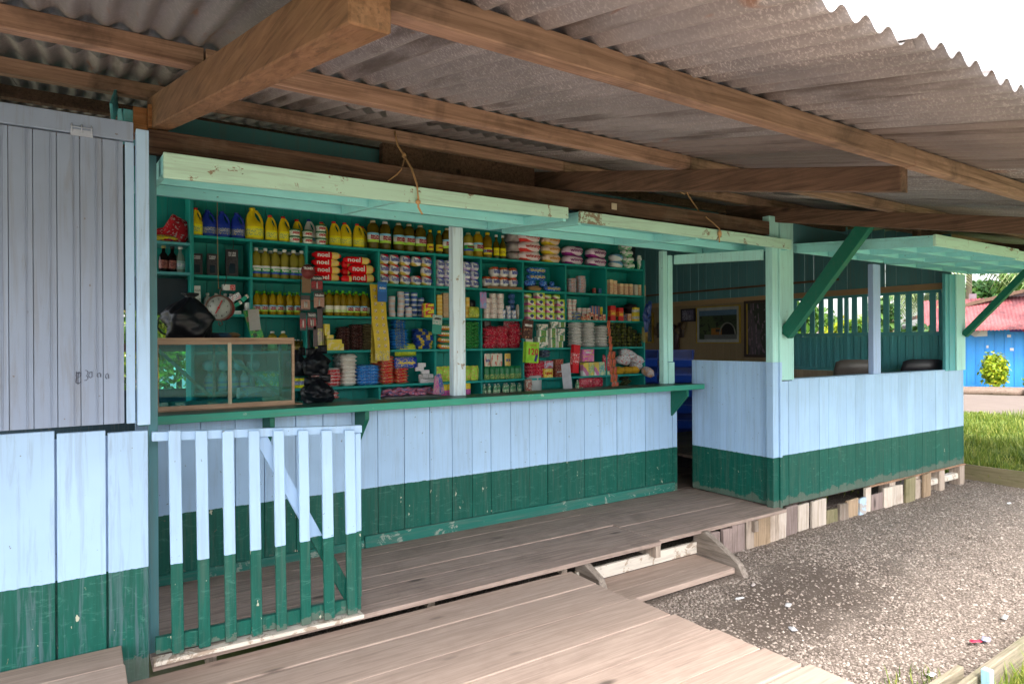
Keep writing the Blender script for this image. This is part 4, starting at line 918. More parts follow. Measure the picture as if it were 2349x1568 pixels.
row('oil_bottle', lambda i: k_bottle(size(790, 16), size(790, 56), (.36, .24, .01), (.10, .50, .02), lwh, 'slim'), (746, 764, 780, 796, 811, 826, 841), 'C', 'golden green-capped oil bottle right of battery rack, back row', 'bottle', 'golden oil bottles', y=2.50)
mCanA = pack((.60, .45, .42), (.30, .45, .62), (.65, .6, .5), 'band', .3, .35, .75); mCanB = pack((.02, .10, .42), (.5, .55, .65), (.6, .5, .1), 'band', .3, .3, .75)
stack('sardine_tin', lambda k: k_can(size(900, 16), size(900, 11.8), mCanA), (898, 919, 938), (4, 5, 2), 'C', size(900, 11.8), 'pink and blue tin', 'tin', 'pink and blue tins', y=2.40)
stack('milk_tin', lambda k: k_can(size(930, 16), size(930, 11.8), mCanB), (931, 949, 965), (5, 5, 4), 'C', size(930, 11.8), 'dark blue tin behind the pink ones', 'tin', 'dark blue tins', y=2.50)
mGus = pack(YEL, (.60, .02, .03), (.72, .6, .3), 'busy', .4, freq=1.4)
for j in range(2): put('broth_box', k_box(size(979, 27), .07, size(979, 16), mGus, 'Gustosita', mRedInk, .5, .8, .3), (XA(980), 2.37, SZ['C'] + j * size(979, 16)), 'yellow and red carton left of the post, %s of two' % levn(j, 2), 'carton', 'yellow and red cartons')
mGold = pack(GLD, (.7, .5, .15), (.4, .22, .03), 'band', .25)
for j in range(6): put('soap_box', k_box(size(1006, 13), .06, size(1006, 8.6), mGold), (XA(1006, 2.38), 2.38, SZ['C'] + j * size(1006, 8.7)), 'gold soap box in the tower beside the divider, %s' % levn(j, 6), 'box', 'gold soap boxes')
stack('soap_box', lambda k: k_box(size(1020, 14), .06, size(1020, 19), pack((.42, .27, .16), (.5, .36, .22), (.12, .05, .03), 'band', .4)), (1020,), 3, 'C', size(1020, 19), 'tan soap box left of the post', 'box', 'tan soap boxes')
put('pouch', k_pillow(size(1086, 30), size(1086, 27), .05, pack((.35, .42, .04), (.5, .52, .1), (.1, .1, .04), 'busy', .3), 2, 'Y'), (XA(1086), 2.38, SZ['C']), 'olive green pouch with a face just right of the post', 'pouch')
stack('gold_sachet', lambda k: k_box(size(1070, 9), .04, size(1070, 12), mGold), (1071,), 4, 'C', size(1070, 12), 'gold sachet box right of the post', 'box', 'gold sachet boxes')
put('dark_packet', k_pillow(size(1088, 26), size(1088, 22), .06, plain('black_film', (.015, .015, .02), .3), 5, 'Y'), (XA(1086, 2.46), 2.46, SZ['C'] + .10), 'dark packet leaning behind the olive green pouch', 'packet')
mCanW = pack((.68, .66, .64), (.60, .5, .48), (.6, .25, .2), 'busy', .35, freq=5)
stack('milk_tin', lambda k: k_can(size(1130, 17), size(1130, 11.6), mCanW), (1116, 1131, 1147), (4, 5, 5), 'C', size(1130, 11.6), 'whitish tin', 'tin', 'whitish tins', y=2.40)
stack('small_milk_tin', lambda k: k_can(size(1165, 11), size(1165, 10), pack((.6, .6, .64), (.2, .35, .6), (.6, .3, .2), 'busy', .35)), (1154, 1166, 1178), (2, 3, 2), 'C', size(1165, 10), 'small pale blue tin', 'tin', 'small pale blue tins', y=2.38)
put('toy_card', k_pillow(size(1106, 18), size(1106, 38), .025, pack((.35, .25, .5), (.15, .35, .6), PNK, 'busy', .3), 1, 'Y'), (XA(1108, 2.32), 2.315, SZ['C'] + .10), 'purple and blue packet hanging on the divider above white tins', 'packet')
mNapB = pack((.03, .08, .28), (.04, .14, .4), (.25, .35, .5), 'busy', .3, freq=4)
stack('napkin_bundle', lambda k: k_roll(size(1178, 38), .08, size(1178, 12), mNapB, seed=k), (1181,), 5, 'C', size(1178, 12), 'dark blue bundle behind the small tins', 'pack', 'dark blue bundles', y=2.52)
row('candle_pack', lambda i: k_roll(size(1190, 9), .05, size(1190, 34), pack((.55, .5, .48), (.5, .3, .2), WHT, 'busy', .3), seed=i), (1188, 1195), 'C', 'tall pale wrapped candle pack by the divider', 'pack', 'candle packs')
mNos = pack((.62, .64, .50), (.36, .55, .06), (.60, .15, .35), 'diag', .3)
mNosD = plain('navy_print', (.03, .03, .22), .4)
def k_nos(w, h):
    key = ('nos', round(w, 3))
    if key in PK: return PK[key]
    d = .08; b = bevbox(w, d, h, None, .004).mesh('wrapper', mNos)
    m = MB(); y = -d / 2 - .001; m.add([(-w * .28, y, h * .5), (0, y, h * .2), (w * .28, y, h * .5), (0, y, h * .8)], [(0, 1, 2, 3)], 0, .5); m.add([(w * .26, y - .0005, h * .12), (w * .46, y - .0005, h * .12), (w * .46, y - .0005, h * .62), (w * .26, y - .0005, h * .62)], [(0, 1, 2, 3)], 1, .5)
    PK[key] = [('wrapper', b, (0, 0, 0), [('emblem', m.mesh('emblem', [mNosD, mYellowInk]), (0, 0, 0))])]; return PK[key]
for i, px in enumerate((1213, 1234, 1256, 1281)):
    for j in range(4 if i == 1 else 3): put('sanitary_pack', k_nos(size(1240, 22), size(1240, 15.6)), (XA(px), 2.38, SZ['C'] + j * size(1240, 15.8)), 'green and white pack with blue diamond, %s column, %s layer' % (ordn(i, 4), levn(j, 4 if i == 1 else 3)), 'pack', 'green packs with blue diamonds')
for i, px in enumerate((1212, 1258, 1278)): put('sanitary_pack', k_roll(size(1240, 20), .07, size(1240, 11), mNos, seed=i), (XA(px), 2.42, SZ['C'] + size(1240, 48)), 'crumpled green and yellow pack on top of the diamond packs, ' + ordn(i, 3), 'pack', 'crumpled green packs')
mCanR = pack((.62, .58, .56), (.5, .2, .18), (.66, .62, .6), 'band', .35, .3, .6)
stack('paste_tin', lambda k: k_can(size(1310, 11), size(1310, 9.5), mCanR), (1306, 1317, 1328, 1340, 1349), (5, 5, 3, 3, 3), 'C', size(1310, 9.6), 'small white and red tin', 'tin', 'small white and red tins')
for i, px in enumerate((1338, 1347, 1356, 1366, 1376, 1384)): put('match_box', k_box(size(px, 9), .04, size(px, 14 if i % 2 else 9), pack((.55, .12, .05), (.6, .5, .3), DBL, 'busy', .5, freq=3)), (XA(px, 2.35), 2.352, SZ['C'] + (size(px, 9) if i == 2 else 0)), 'tiny red and orange carton at the third shelf front, ' + ordn(i, 6), 'carton', 'tiny red cartons')
for i, px in enumerate((1357, 1364, 1371)): put('crayon_box', k_box(size(px, 8), .04, size(px, 24), pack((.1, .15, .35), (.4, .1, .1), (.6, .5, .1), 'vband', .4)), (XA(px, 2.44), 2.44, SZ['C'] + .05), 'dark multicoloured crayon box above the tiny red cartons, ' + ordn(i, 3), 'box', 'crayon boxes')
put('matches_jar', k_can(size(1381, 10), size(1381, 18), pack((.5, .42, .03), YEL, (.1, .1, .02), 'band', .4)), (XA(1382), 2.41, SZ['C'] + .07), 'small yellow pot beside the right divider on third shelf', 'pot')
mJum = pack((.50, .012, .015), (.55, .03, .02), (.65, .5, .03), 'band', .35)
row('chocolate_box', lambda i: k_box(size(1405, 15), .06, size(1405, 34 - 4 * i), mJum, 'Jumbo', mYellowInk, .5, .8, .2), (1403, 1421), 'C', 'upright red box with yellow lettering', 'box', 'upright red boxes', y=2.38)
put('cap', k_pillow(size(1446, 34), .12, size(1446, 22), plain('dark_cloth', (.02, .008, .014), .7), 4), (XA(1446, 2.44), 2.44, SZ['C'] + .10), 'dark maroon cap lying at the right end of the third shelf', 'cap')
for j in range(2): put('spice_box', k_box(size(1452, 16), .05, size(1452, 15.5), pack((.70, .55, .05), (.6, .6, .5), DBL, 'band', .4)), (XA(1454), 2.37, SZ['C'] + j * size(1452, 15.6)), 'small yellow carton by the hanging toys, %s of two' % levn(j, 2), 'carton', 'small yellow cartons')
row('juice_box', lambda i: k_box(size(1435, 12), .05, size(1435, 14 + i * 3), pack((.03, .03, .08), (.1, .1, .2), ORA, 'busy', .4) if i == 0 else pack((.6, .3, .08), (.55, .42, .3), DBL, 'busy', .4)), (1431, 1441), 'C', 'little carton under the dark cap', 'carton', 'little cartons')
# ---- fourth shelf
row('oil_bottle', lambda i: k_bottle(size(636, 21), size(636, 45), OILG, WHT, pack((.35, .3, .05), (.4, .36, .08), (.2, .2, .02), 'band'), 'slim'), (624, 649), 'D', 'white-capped oil bottle above the display case', 'bottle', 'fourth-shelf oil bottles', y=2.38, zadd=.0)
row('oil_bottle', lambda i: k_bottle(size(636, 13), size(636, 26), OILD, WHT, pack((.3, .2, .04), (.35, .3, .1), MAR, 'band'), 'slim'), (606, 613, 637, 660, 668, 676, 684, 694), 'D', 'short dark white-capped bottle behind the display case', 'bottle', 'short dark bottles', y=2.45)
mYb = pack((.68, .52, .06), (.70, .55, .30), (.6, .5, .1), 'busy', .5, freq=2)
for px, wv, hv, zv, ds in ((762, 34, 25, 0, 'pale yellow carton beside the plastic-wrapped sweets'), (775, 16, 15, 0, 'small yellow carton before the brown bags'), (752, 16, 9, 26, 'flat yellow carton atop the pale yellow one'), (745, 12, 26, 34, 'upright tan carton above the yellow cartons')):
    put('carton', k_box(size(px, wv), .08, size(px, hv), mYb), (XA(px), 2.38, SZ['D'] + size(px, zv)), ds, 'carton', None, rz=.1)
put('sweet_bag', k_pillow(size(730, 22), size(730, 58), .06, pack((.40, .30, .25), (.55, .5, .15), (.15, .3, .1), 'busy', .2), 7, 'Y'), (XA(732, 2.37), 2.37, SZ['D']), 'clear bag of assorted sweets below the battery rack', 'bag')
mCof = pack((.055, .022, .022), (.09, .035, .03), (.28, .2, .18), 'busy', .22, freq=3); mCof2 = pack((.09, .07, .04), (.12, .1, .05), (.2, .16, .1), 'busy', .25, freq=3)
stack('coffee_bag', lambda k: k_pillow(size(790, 33), .15, size(790, 8.6), mCof, k % 4), (786, 815), (8, 9), 'D', size(790, 6.4), 'dark brown coffee bag', 'bag', 'brown coffee bags')
stack('lentil_bag', lambda k: k_pillow(size(838, 30), .15, size(838, 8.6), mCof2, k % 4), (840,), 9, 'D', size(838, 6.4), 'olive brown lentil bag by the yellow strip', 'bag', 'olive brown bags')
mBlb = pack((.03, .22, .55), (.04, .14, .42), (.45, .5, .08), 'vband', .25, .2, .75); mYbl = pack((.02, .06, .30), (.65, .5, .02), (.03, .09, .4), 'vband', .3, .35, .6)
stack('salt_bag', lambda k: k_pillow(size(915, 44), .15, size(915, 8), mBlb, k % 4), (913,), 7, 'D', size(915, 6.6), 'bright blue bag in the broad stack', 'bag', 'bright blue bags')
stack('salt_bag', lambda k: k_pillow(size(915, 34), .13, size(915, 8), mBlb, k % 3), (912,), 3, 'D', size(915, 6.6), 'bright blue bag in the upper back stack', 'bag', 'bright blue bags', y=2.50, z0=size(915, 48))
stack('pasta_bag', lambda k: k_pillow(size(970, 36), .13, size(970, 8.6), mYbl, k % 4), (962, 982), (7, 6), 'D', size(970, 6.4), 'dark blue and yellow bag', 'bag', 'dark blue and yellow bags', jig=.5, xj=.012)
mNg = pack((.62, .38, .05), (.05, .20, .10), (.55, .12, .06), 'diag', .22)
for j in range(4): put('wafer_pack', k_roll(size(1020, 48), .06, size(1020, 14), mNg, 'noel', mWhite, j), (XA(1023), 2.39, SZ['D'] + j * size(1020, 14.5)), 'gold and green wafer pack left of the post, %s of the stack' % levn(j, 4), 'pack', 'gold wafer packs')
mGn = pack((.02, .15, .04), (.03, .26, .06), (.2, .4, .15), 'busy', .2, freq=4)
stack('noodle_pack', lambda k: k_pillow(size(1085, 24), .12, size(1085, 10), mGn, k % 4), (1073, 1092), (7, 7), 'D', size(1085, 8.6), 'glossy green noodle pack right of post', 'pack', 'glossy green packs')
mRb = pack((.42, .02, .05), (.55, .03, .06), (.6, .4, .4), 'busy', .25, freq=3)
stack('sweet_bag', lambda k: k_pillow(size(1130, 36), .14, size(1130, 13), mRb, k % 5), (1123, 1148, 1176), (5, 5, 6), 'D', size(1130, 9.5), 'dark red sweet bag', 'bag', 'dark red sweet bags', jig=.5, xj=.01)
put('sweet_bag', k_pillow(size(1175, 46), size(1175, 30), .09, pack((.22, .03, .05), (.3, .1, .12), (.5, .35, .35), 'busy', .2), 8, 'Y'), (XA(1178), 2.44, SZ['D'] + size(1175, 40)), 'crinkled maroon clear-topped bag on top of the red sweet bags', 'bag')
put('sweet_bag', k_pillow(size(1120, 24), size(1120, 24), .07, plain('black_film', (.03, .01, .012), .3), 6, 'Y'), (XA(1118), 2.42, SZ['D'] + size(1120, 46)), 'dark brown bag on top of the leftmost red sweet bags', 'bag')
mNero = pack((.62, .62, .58), (.03, .2, .14), (.6, .25, .15), 'busy', .4, freq=2)
specs = [(1241, 26, 13, 0), (1241, 28, 12, 13), (1241, 24, 14, 26), (1243, 26, 13, 41), (1264, 16, 20, 0), (1266, 17, 22, 22), (1267, 18, 16, 45), (1281, 16, 14, 0), (1282, 18, 13, 15), (1284, 20, 14, 29), (1284, 17, 12, 46), (1268, 14, 10, 63)]
for i, (px, wv, hv, zv) in enumerate(specs): put('soap_box', k_box(size(px, wv), .06, size(px, hv), pack((.62, .62, .56), GRN, (.6, .1, .1), 'vband', .4, .2, .8) if i % 3 else mNero), (XA(px), 2.38 + .02 * (i % 2), SZ['D'] + size(px, zv)), 'white and green soap carton right of hanging coffee box, %s of its pile' % (['lowest at left', 'second at left', 'third at left', 'top at left', 'lowest in middle', 'second in middle', 'third in middle', 'lowest at right', 'second at right', 'third at right', 'fourth at right', 'single top'][i]), 'carton', 'white and green cartons')
mPap = pack((.58, .57, .56), (.50, .49, .48), (.3, .3, .3), 'busy', .4, freq=3)
stack('napkin_pack', lambda k: k_pillow(size(1330, 32), .13, size(1330, 9), mPap, k % 3), (1318, 1348, 1377), (8, 9, 7), 'D', size(1330, 7), 'grey-white paper napkin pack', 'pack', 'grey-white napkin packs')
stack('salt_bag', lambda k: k_pillow(size(1330, 27), .1, size(1330, 8), pack((.05, .12, .35), (.5, .45, .1), WHT, 'busy', .3), k % 3), (1320,), 3, 'D', size(1330, 7), 'blue and yellow bag atop the napkin packs', 'bag', 'blue and yellow bags', z0=size(1330, 58))
mBk = pack((.012, .013, .014), (.02, .02, .022), (.35, .4, .05), 'busy', .3, freq=3)
for i, px in enumerate((1402, 1414, 1427, 1440, 1452, 1464)):
    for j in range((8, 9, 8, 6, 5, 4)[i]): put('soap_packet', k_pillow(size(1430, 14), .07, size(1430, 9), mBk, (i + j) % 4), (XA(px) + .006 * (j % 2), 2.39, SZ['D'] + j * size(1430, 7.6)), 'small black and green packet, %s column, %s' % (ordn(i, 6), levn(j, (8, 9, 8, 6, 5, 4)[i])), 'packet', 'small black packets', rz=random.uniform(-.3, .3))
# ---- fifth shelf
mRice = pack((.55, .50, .48), (.50, .02, .03), (.6, .55, .5), 'band', .35, .25, .7); mWr = pack((.66, .62, .57), (.62, .56, .5), (.55, .5, .45), 'busy', .4)
stack('rice_bag', lambda k: k_pillow(size(740, 32), .16, size(740, 12), mRice, k % 4), (729, 762), (7, 5), 'E', size(740, 7.6), 'red and white rice bag', 'bag', 'red and white rice bags')
stack('rice_bag', lambda k: k_pillow(size(796, 36), .16, size(796, 12.5), mWr, k % 4), (796,), 8, 'E', size(796, 8.6), 'plain white rice bag', 'bag', 'plain white rice bags')
stack('rice_bag', lambda k: k_pillow(size(796, 26), .14, size(796, 11), pack((.2, .22, .22), (.3, .32, .32), BLK, 'busy', .3), k % 4), (778,), 4, 'E', size(796, 10), 'grey clear bag behind the white rice', 'bag', 'grey clear bags', y=2.50, z0=size(796, 32))
mBf = pack((.03, .22, .55), (.02, .12, .38), (.4, .45, .55), 'busy', .3, freq=2.5)
stack('flour_bag', lambda k: k_pillow(size(835, 34), .15, size(835, 10.5), mBf, k % 4), (829, 850), (6, 6), 'E', size(835, 7.2), 'sky blue flour bag', 'bag', 'sky blue flour bags')
mRy = pack((.50, .015, .02), (.55, .35, .1), (.55, .5, .45), 'busy', .3, freq=3)
stack('corn_bag', lambda k: k_pillow(size(885, 34), .15, size(885, 9.5), mRy, k % 4), (884, 916), (9, 5), 'E', size(885, 7.0), 'red bag with yellow print', 'bag', 'red bags with yellow print')
stack('corn_bag', lambda k: k_pillow(size(885, 34), .13, size(885, 9.5), mRy, k % 4), (866,), 10, 'E', size(885, 7.0), 'red bag in the back stack under the yellow strip', 'bag', 'red bags with yellow print', y=2.52)
put('flour_bag', k_pillow(size(926, 56), size(926, 30), .08, pack((.40, .48, .03), (.45, .55, .05), (.2, .35, .03), 'busy', .25), 3, 'Y', 'Mani Moto', mYellowInk), (XA(930), 2.40, SZ['E'] + size(926, 62)), 'lime green peanut bag lying above the blue one', 'bag')
put('flour_bag', k_pillow(size(926, 58), size(926, 27), .08, pack((.02, .05, .35), (.03, .08, .42), (.6, .45, .03), 'vband', .25, .05, .8), 5, 'Y', 'Mani Moto', mYellowInk), (XA(930, 2.37), 2.37, SZ['E'] + size(926, 34)), 'royal blue peanut bag with red ends on red bags', 'bag')
mWb = pack((.60, .58, .58), (.55, .54, .55), (.3, .25, .3), 'busy', .4, freq=4)
for i, (px, zv) in enumerate(((970, 0), (986, 0), (980, 10), (970, 10), (988, 10), (975, 20), (960, 27), (965, 36))): put('cigarette_box', k_box(size(980, 19), .06, size(980, 9), mWb), (XA(px, 2.38), 2.375 + .01 * (i % 3), SZ['E'] + size(980, zv)), 'small white carton in the heap left of the green pouches', 'carton', 'small white cartons in a heap', rz=random.uniform(-.4, .4))
mGp = pack((.30, .50, .05), (.45, .58, .1), (.6, .15, .1), 'busy', .3, freq=2)
for i, px in enumerate((1004, 1021, 1036, 1070, 1085, 1096)): put('drink_pouch', k_pillow(size(1020, 21), size(1020, 36), .035, mGp, i % 3, 'Y'), (XA(px), 2.38 + .015 * (i % 2), SZ['E']), 'lime green upright pouch around the post, ' + ordn(i, 6), 'pouch', 'lime green pouches', rz=random.uniform(-.15, .15))
mDg = pack((.01, .14, .05), (.02, .17, .06), (.5, .45, .15), 'band', .3, 0, .4)
for i, px in enumerate((1112, 1124, 1135, 1147, 1159, 1170, 1181, 1191)): put('soup_packet', k_pillow(size(1150, 13), size(1150, 31), .025, mDg, i % 4, 'Y'), (XA(px), 2.37, SZ['E']), 'dark green soup packet in the front row, ' + ordn(i, 8), 'packet', 'dark green soup packets', rz=-.3)
mSt = pack((.6, .55, .45), (.55, .15, .1), (.5, .55, .5), 'busy', .3, freq=1.6)
for i, (px, ds) in enumerate(((1117, 'leftmost'), (1132, 'second from left'), (1144, 'third from left'), (1164, 'rightmost, with orange print'))): put('tea_sachet', k_pillow(size(1140, 17), size(1140, 34), .02, pack((.68, .5, .12), (.65, .55, .3), ORA, 'busy', .3, freq=1.6) if i == 3 else mSt, i, 'Y', 'SUN|TEA'.replace('|', ' ') if i in (0, 3) else None, mBlueInk), (XA(px, 2.42), 2.42, SZ['E'] + size(1140, 26)), 'tea sachet standing behind the green soup packets, ' + ds, 'sachet', 'tea sachets', rz=random.uniform(-.2, .2))
stack('sweet_bag', lambda k: k_pillow(size(1220, 38), .14, size(1220, 11), mRb, (k + 2) % 5), (1217, 1238), (5, 4), 'E', size(1220, 9), 'deep red bag under the lime green carton', 'bag', 'deep red bags', jig=.4)
stack('grey_packet', lambda k: k_pillow(size(1240, 28), .10, size(1240, 9), pack((.06, .08, .14), (.2, .25, .3), BLK, 'busy', .3), k % 4), (1247,), 4, 'E', size(1240, 8), 'blue grey packet beside the lime green carton', 'packet', 'blue grey packets', z0=size(1240, 46), y=2.45)
put('coffee_box', k_box(size(1278, 22), .07, size(1278, 40), pack((.20, .02, .02), (.24, .03, .02), (.5, .35, .15), 'busy', .35), 'especial', mWhite, .3, .7, .12), (XA(1277), 2.39, SZ['E']), 'maroon coffee box standing right of the lime carton', 'box')
put('tea_box', k_box(size(1255, 24), .06, size(1255, 20), pack((.66, .5, .05), (.7, .6, .2), RED, 'busy', .4), 'Lipton', mRedInk, .5, .8, .35), (XA(1254, 2.36), 2.36, SZ['E']), 'small yellow tea box in front of the maroon coffee box', 'box')
put('tea_box', k_box(size(1255, 24), .06, size(1255, 17), pack((.45, .42, .5), (.5, .1, .12), DBL, 'busy', .4)), (XA(1255, 2.38), 2.38, SZ['E'] + size(1255, 21)), 'grey and red box stacked on the yellow tea box', 'box')
put('toothpaste_box', k_box(size(1313, 20), .05, size(1313, 64), pack((.58, .012, .02), (.6, .02, .03), (.7, .6, .6), 'band', .35)), (XA(1312, 2.34), 2.31, SZ['E'] + size(1313, 8)), 'tall leaning red toothpaste carton on the fifth shelf', 'carton', rot=(0, .10, .1))
put('sanitary_pack', k_box(size(1345, 34), .07, size(1345, 30), pack((.62, .12, .38), (.66, .2, .45), YEL, 'busy', .35, freq=1.5), 'Ellas', mWhite, .7, .5, .2), (XA(1345), 2.40, SZ['E'] + size(1345, 32)), 'magenta pack with a woman on top of the small cartons', 'pack')
for i, px in enumerate((1336, 1349, 1360, 1372, 1384)): put('sanitary_box', k_box(size(1360, 16), .06, size(1360, 30), [pack((.55, .2, .35), (.7, .55, .1), WHT, 'diag', .35), pack((.3, .48, .2), (.55, .55, .1), WHT, 'busy', .35), pack((.62, .2, .42), (.66, .5, .1), WHT, 'diag', .35), pack((.15, .42, .38), (.5, .6, .3), WHT, 'busy', .35), pack((.2, .42, .35), (.5, .6, .3), WHT, 'busy', .35)][i]), (XA(px), 2.37, SZ['E']), ['pink and yellow', 'lime and yellow', 'magenta and yellow', 'turquoise and lime', 'pale turquoise'][i] + ' small box in the row under the magenta pack', 'box', 'small sanitary boxes')
mWh = pack((.56, .58, .60), (.45, .5, .55), (.5, .1, .1), 'busy', .2, freq=2.2)
for i, (px, zv, wv) in enumerate(((1425, 22, 40), (1440, 32, 44), (1455, 24, 40), (1460, 8, 36), (1432, 40, 36))): put('bread_bag', k_pillow(size(1440, wv), .15, size(1440, 18), mWh, i), (XA(px, 2.40), 2.40, SZ['E'] + size(1440, zv)), 'crumpled white clear bag in the heap at the shelf end', 'bag', 'white clear bags in a heap', rot=(random.uniform(-.3, .3), random.uniform(-.3, .3), random.uniform(-.6, .6)))
for i, px in enumerate((1418, 1436, 1452)): put('snack_bag', k_pillow(size(1440, 26), .12, size(1440, 16), plain('amber_snack_film', (.62, .36, .03), .25), i), (XA(px, 2.37), 2.37, SZ['E'] + .004), 'amber yellow snack bag beneath the white heap, ' + ordn(i, 3), 'bag', 'amber snack bags')
put('bread_bag', k_pillow(size(1475, 32), .12, size(1475, 20), pack((.5, .42, .4), (.55, .3, .15), (.1, .2, .4), 'busy', .25), 4), (XA(1480, 2.30), 2.29, SZ['E'] - .03), 'orange and white bag slipping off the shelf end', 'bag', rot=(.2, .45, .2))
put('sweet_bag', k_pillow(size(1385, 26), size(1385, 44), .07, mRb, 7, 'Y'), (XA(1386), 2.36, SZ['E'] + .02), 'red bag left of the orange sachet strip', 'bag')
# ---- lowest shelf
mPk = pack((.48, .14, .22), (.22, .2, .42), (.6, .5, .5), 'busy', .25, freq=3)
rr = random.Random(8)
for i in range(26):
    px = 884 + (i % 13) * 9.5 + rr.uniform(-3, 3); put('shampoo_sachet', k_pillow(size(930, 26), .09, size(930, 9), mPk, i % 5), (XA(px, 2.40), 2.36 + rr.uniform(0, .1), SZ['F'] + .025 + .03 * (i // 13) + rr.uniform(0, .012)), 'pink and violet sachet in the heap above the counter', 'sachet', 'pink and violet sachets in a heap', rot=(rr.uniform(-.3, .3), rr.uniform(-.3, .3), rr.uniform(-1, 1)))
stack('sachet_tray', lambda k: k_box(.60, .2, .012, plain('grey_card', (.2, .2, .2), .8)), (938,), 2, 'F', .012, 'grey card tray under the pink sachets', 'tray', 'card trays', jig=0, xj=0)
for i, px in enumerate((1110, 1124, 1134, 1145, 1156, 1165, 1173, 1181, 1190, 1310, 1323, 1336)): put('small_bottle', k_bottle(size(1150, 10), .10, pack((.10, .30, .16), (.5, .5, .4), (.1, .2, .1), 'busy', .4), WHT, pack((.2, .35, .2), (.6, .6, .5), GRN, 'band'), 'slim'), (XA(px), 2.40 + .03 * (i % 2), SZ['F']), 'small white-capped bottle peeping above the counter', 'bottle', 'small white-capped bottles')
put('plastic_jar', k_can(size(1222, 42), size(1222, 36), plain('white_jar', (.5, .52, .52), .3)), (XA(1224), 2.43, SZ['F']), 'squat whitish plastic jar behind the counter edge', 'jar')
for i, (px, c_) in enumerate(((1018, YEL), (1034, PNK), (1060, YEL), (1071, PNK))): put('drink_pouch', k_pillow(size(px, 18), size(px, 28), .03, pack((.6, .45, .03), (.55, .1, .25), DBL, 'band', .3, 0, .5), i, 'Y'), (XA(px, 2.37), 2.37, SZ['F'] + .0), 'yellow and magenta pouch low beside the post, ' + ordn(i, 4), 'pouch', 'yellow and magenta pouches')
row('sweet_bag', lambda i: k_pillow(size(1340, 34), size(1340, 24), .07, mRb, i, 'Y'), (1340, 1357, 1372), 'F', 'red sweet bag just above the counter', 'bag', 'low red sweet bags')
for i in range(5): put('soap_packet', k_pillow(size(1430, 22), .08, .03, mBk, i), (XA(1428 + 4 * (i % 3)), 2.39, SZ['F'] + .005 + .02 * i), 'black packet in the short pile just above the counter', 'packet', 'short pile of black packets')
for i in range(3): put('rice_bag', k_pillow(size(756, 36), .14, size(756, 11), mRice, i), (XA(756), 2.40, SZ['F'] + .0 + i * .033), 'striped rice bag behind the lower black bag, ' + levn(i, 3), 'bag', 'striped rice bags')
# left nook
for i, (px, py, w_, h_, rt) in enumerate(((390, 0, 52, 62, .5), (362, 0, 40, 30, -.2))):
    put('snack_bag', k_pillow(w_ / 255, h_ / 255, .07, pack((.35, .012, .02), (.45, .02, .03), (.4, .3, .3), 'busy', .25, freq=2), i, 'Y'), (XA(px, 2.45), 2.45, 2.268), ['big red foil bag leaning in the left nook', 'crumpled dark red foil bag at the left nook edge'][i], 'bag', rot=(-.2, rt, 0))
put('snack_bag', k_pillow(.22, .12, .05, pack((.5, .4, .03), (.3, .02, .03), (.03, .03, .2), 'busy', .25), 3), (XA(375, 2.40), 2.40, 2.27), 'yellow and red packet lying in front of the red foil bag', 'packet')
for i, (px, c_, cc) in enumerate(((376, (.012, .006, .006), (.3, .25, .08)), (396, (.012, .006, .006), BLK), (414, (.25, .34, .30), WHT))):
    put('spirit_bottle', k_bottle(.072, .215, c_, cc, pack((.12, .03, .03), (.2, .06, .05), (.3, .15, .1), 'busy', .4) if i < 2 else pack((.2, .3, .3), (.4, .45, .45), DBL, 'band'), 'wine'), (XA(px, 2.43), 2.43, 2.026), ['dark rum bottle with yellow cap in the left nook', 'dark rum bottle with black cap in the left nook', 'pale green spirit bottle with white cap'][i], 'bottle')

# ------------------------------------------------------------------ things on and over the counter
dc = at(352, 936, 'Z', 1.04)
YC0 = .985; xa = at(356, 860, 'Y', YC0).x; xb = at(676, 860, 'Y', YC0).x; D_ = .34; zb_, zt_ = 1.038, 1.475
K = empty('display_case', ((xa + xb) / 2, YC0 + D_ / 2, zb_), 'wooden framed glass display case standing on the counter beside the left wall', 'display case')
m = MB(); t_ = .02
for y in (YC0, YC0 + D_):
    m.box(xa, xb, y, y + t_, zb_, zb_ + .03); m.box(xa, xb, y, y + t_, zt_ - .03, zt_); m.box(xa, xa + .018, y, y + t_, zb_ + .0305, zt_ - .0305); m.box(xb - .018, xb, y, y + t_, zb_ + .0305, zt_ - .0305)
for x in (xa, xb - .022):
    m.box(x, x + .022, YC0 + t_ + .0005, YC0 + D_ - .0005, zb_, zb_ + .03); m.box(x, x + .022, YC0 + t_ + .0005, YC0 + D_ - .0005, zt_ - .03, zt_)
m.build('frame', mCase, K, .002)
mCream = wood('cream_batten', (.50, .44, .30), (.62, .55, .40), 'Z', .6)
xm = at(527, 860, 'Y', YC0).x; MB().box(xm - .011, xm + .011, YC0 - .004, YC0 - .0005, zb_ + .026, zt_ - .02).build('glazing_bar', mCream, K)
yb_ = YC0 + D_ - .004
MB().box(xm - .05, xm - .034, yb_ - .012, yb_ - .001, zb_ + .031, zt_ - .031).build('back_batten', mCase, K)
for p, q in (((xa + .03, zt_ - .05), (xm - .06, zb_ + .05)), ((xm - .02, zt_ - .05), (xb - .03, zb_ + .06))):
    MB().bar((p[0], yb_ - .02, p[1]), (q[0], yb_ - .02, q[1]), .022, .012, up=(0, 1, 0)).build('diagonal_batten', mCase, K)
MB().box(xa + .001, xb - .001, YC0 + .001, YC0 + D_ - .001, zt_ + .0005, zt_ + .012).build('top_board', mCase, K)
gt = NT('case_glass'); gt.fin((.62, .86, .84), .02); gt.b.inputs['Transmission Weight'].default_value = 1; gt.b.inputs['IOR'].default_value = 1.02; gt.b.inputs['Specular IOR Level'].default_value = .5
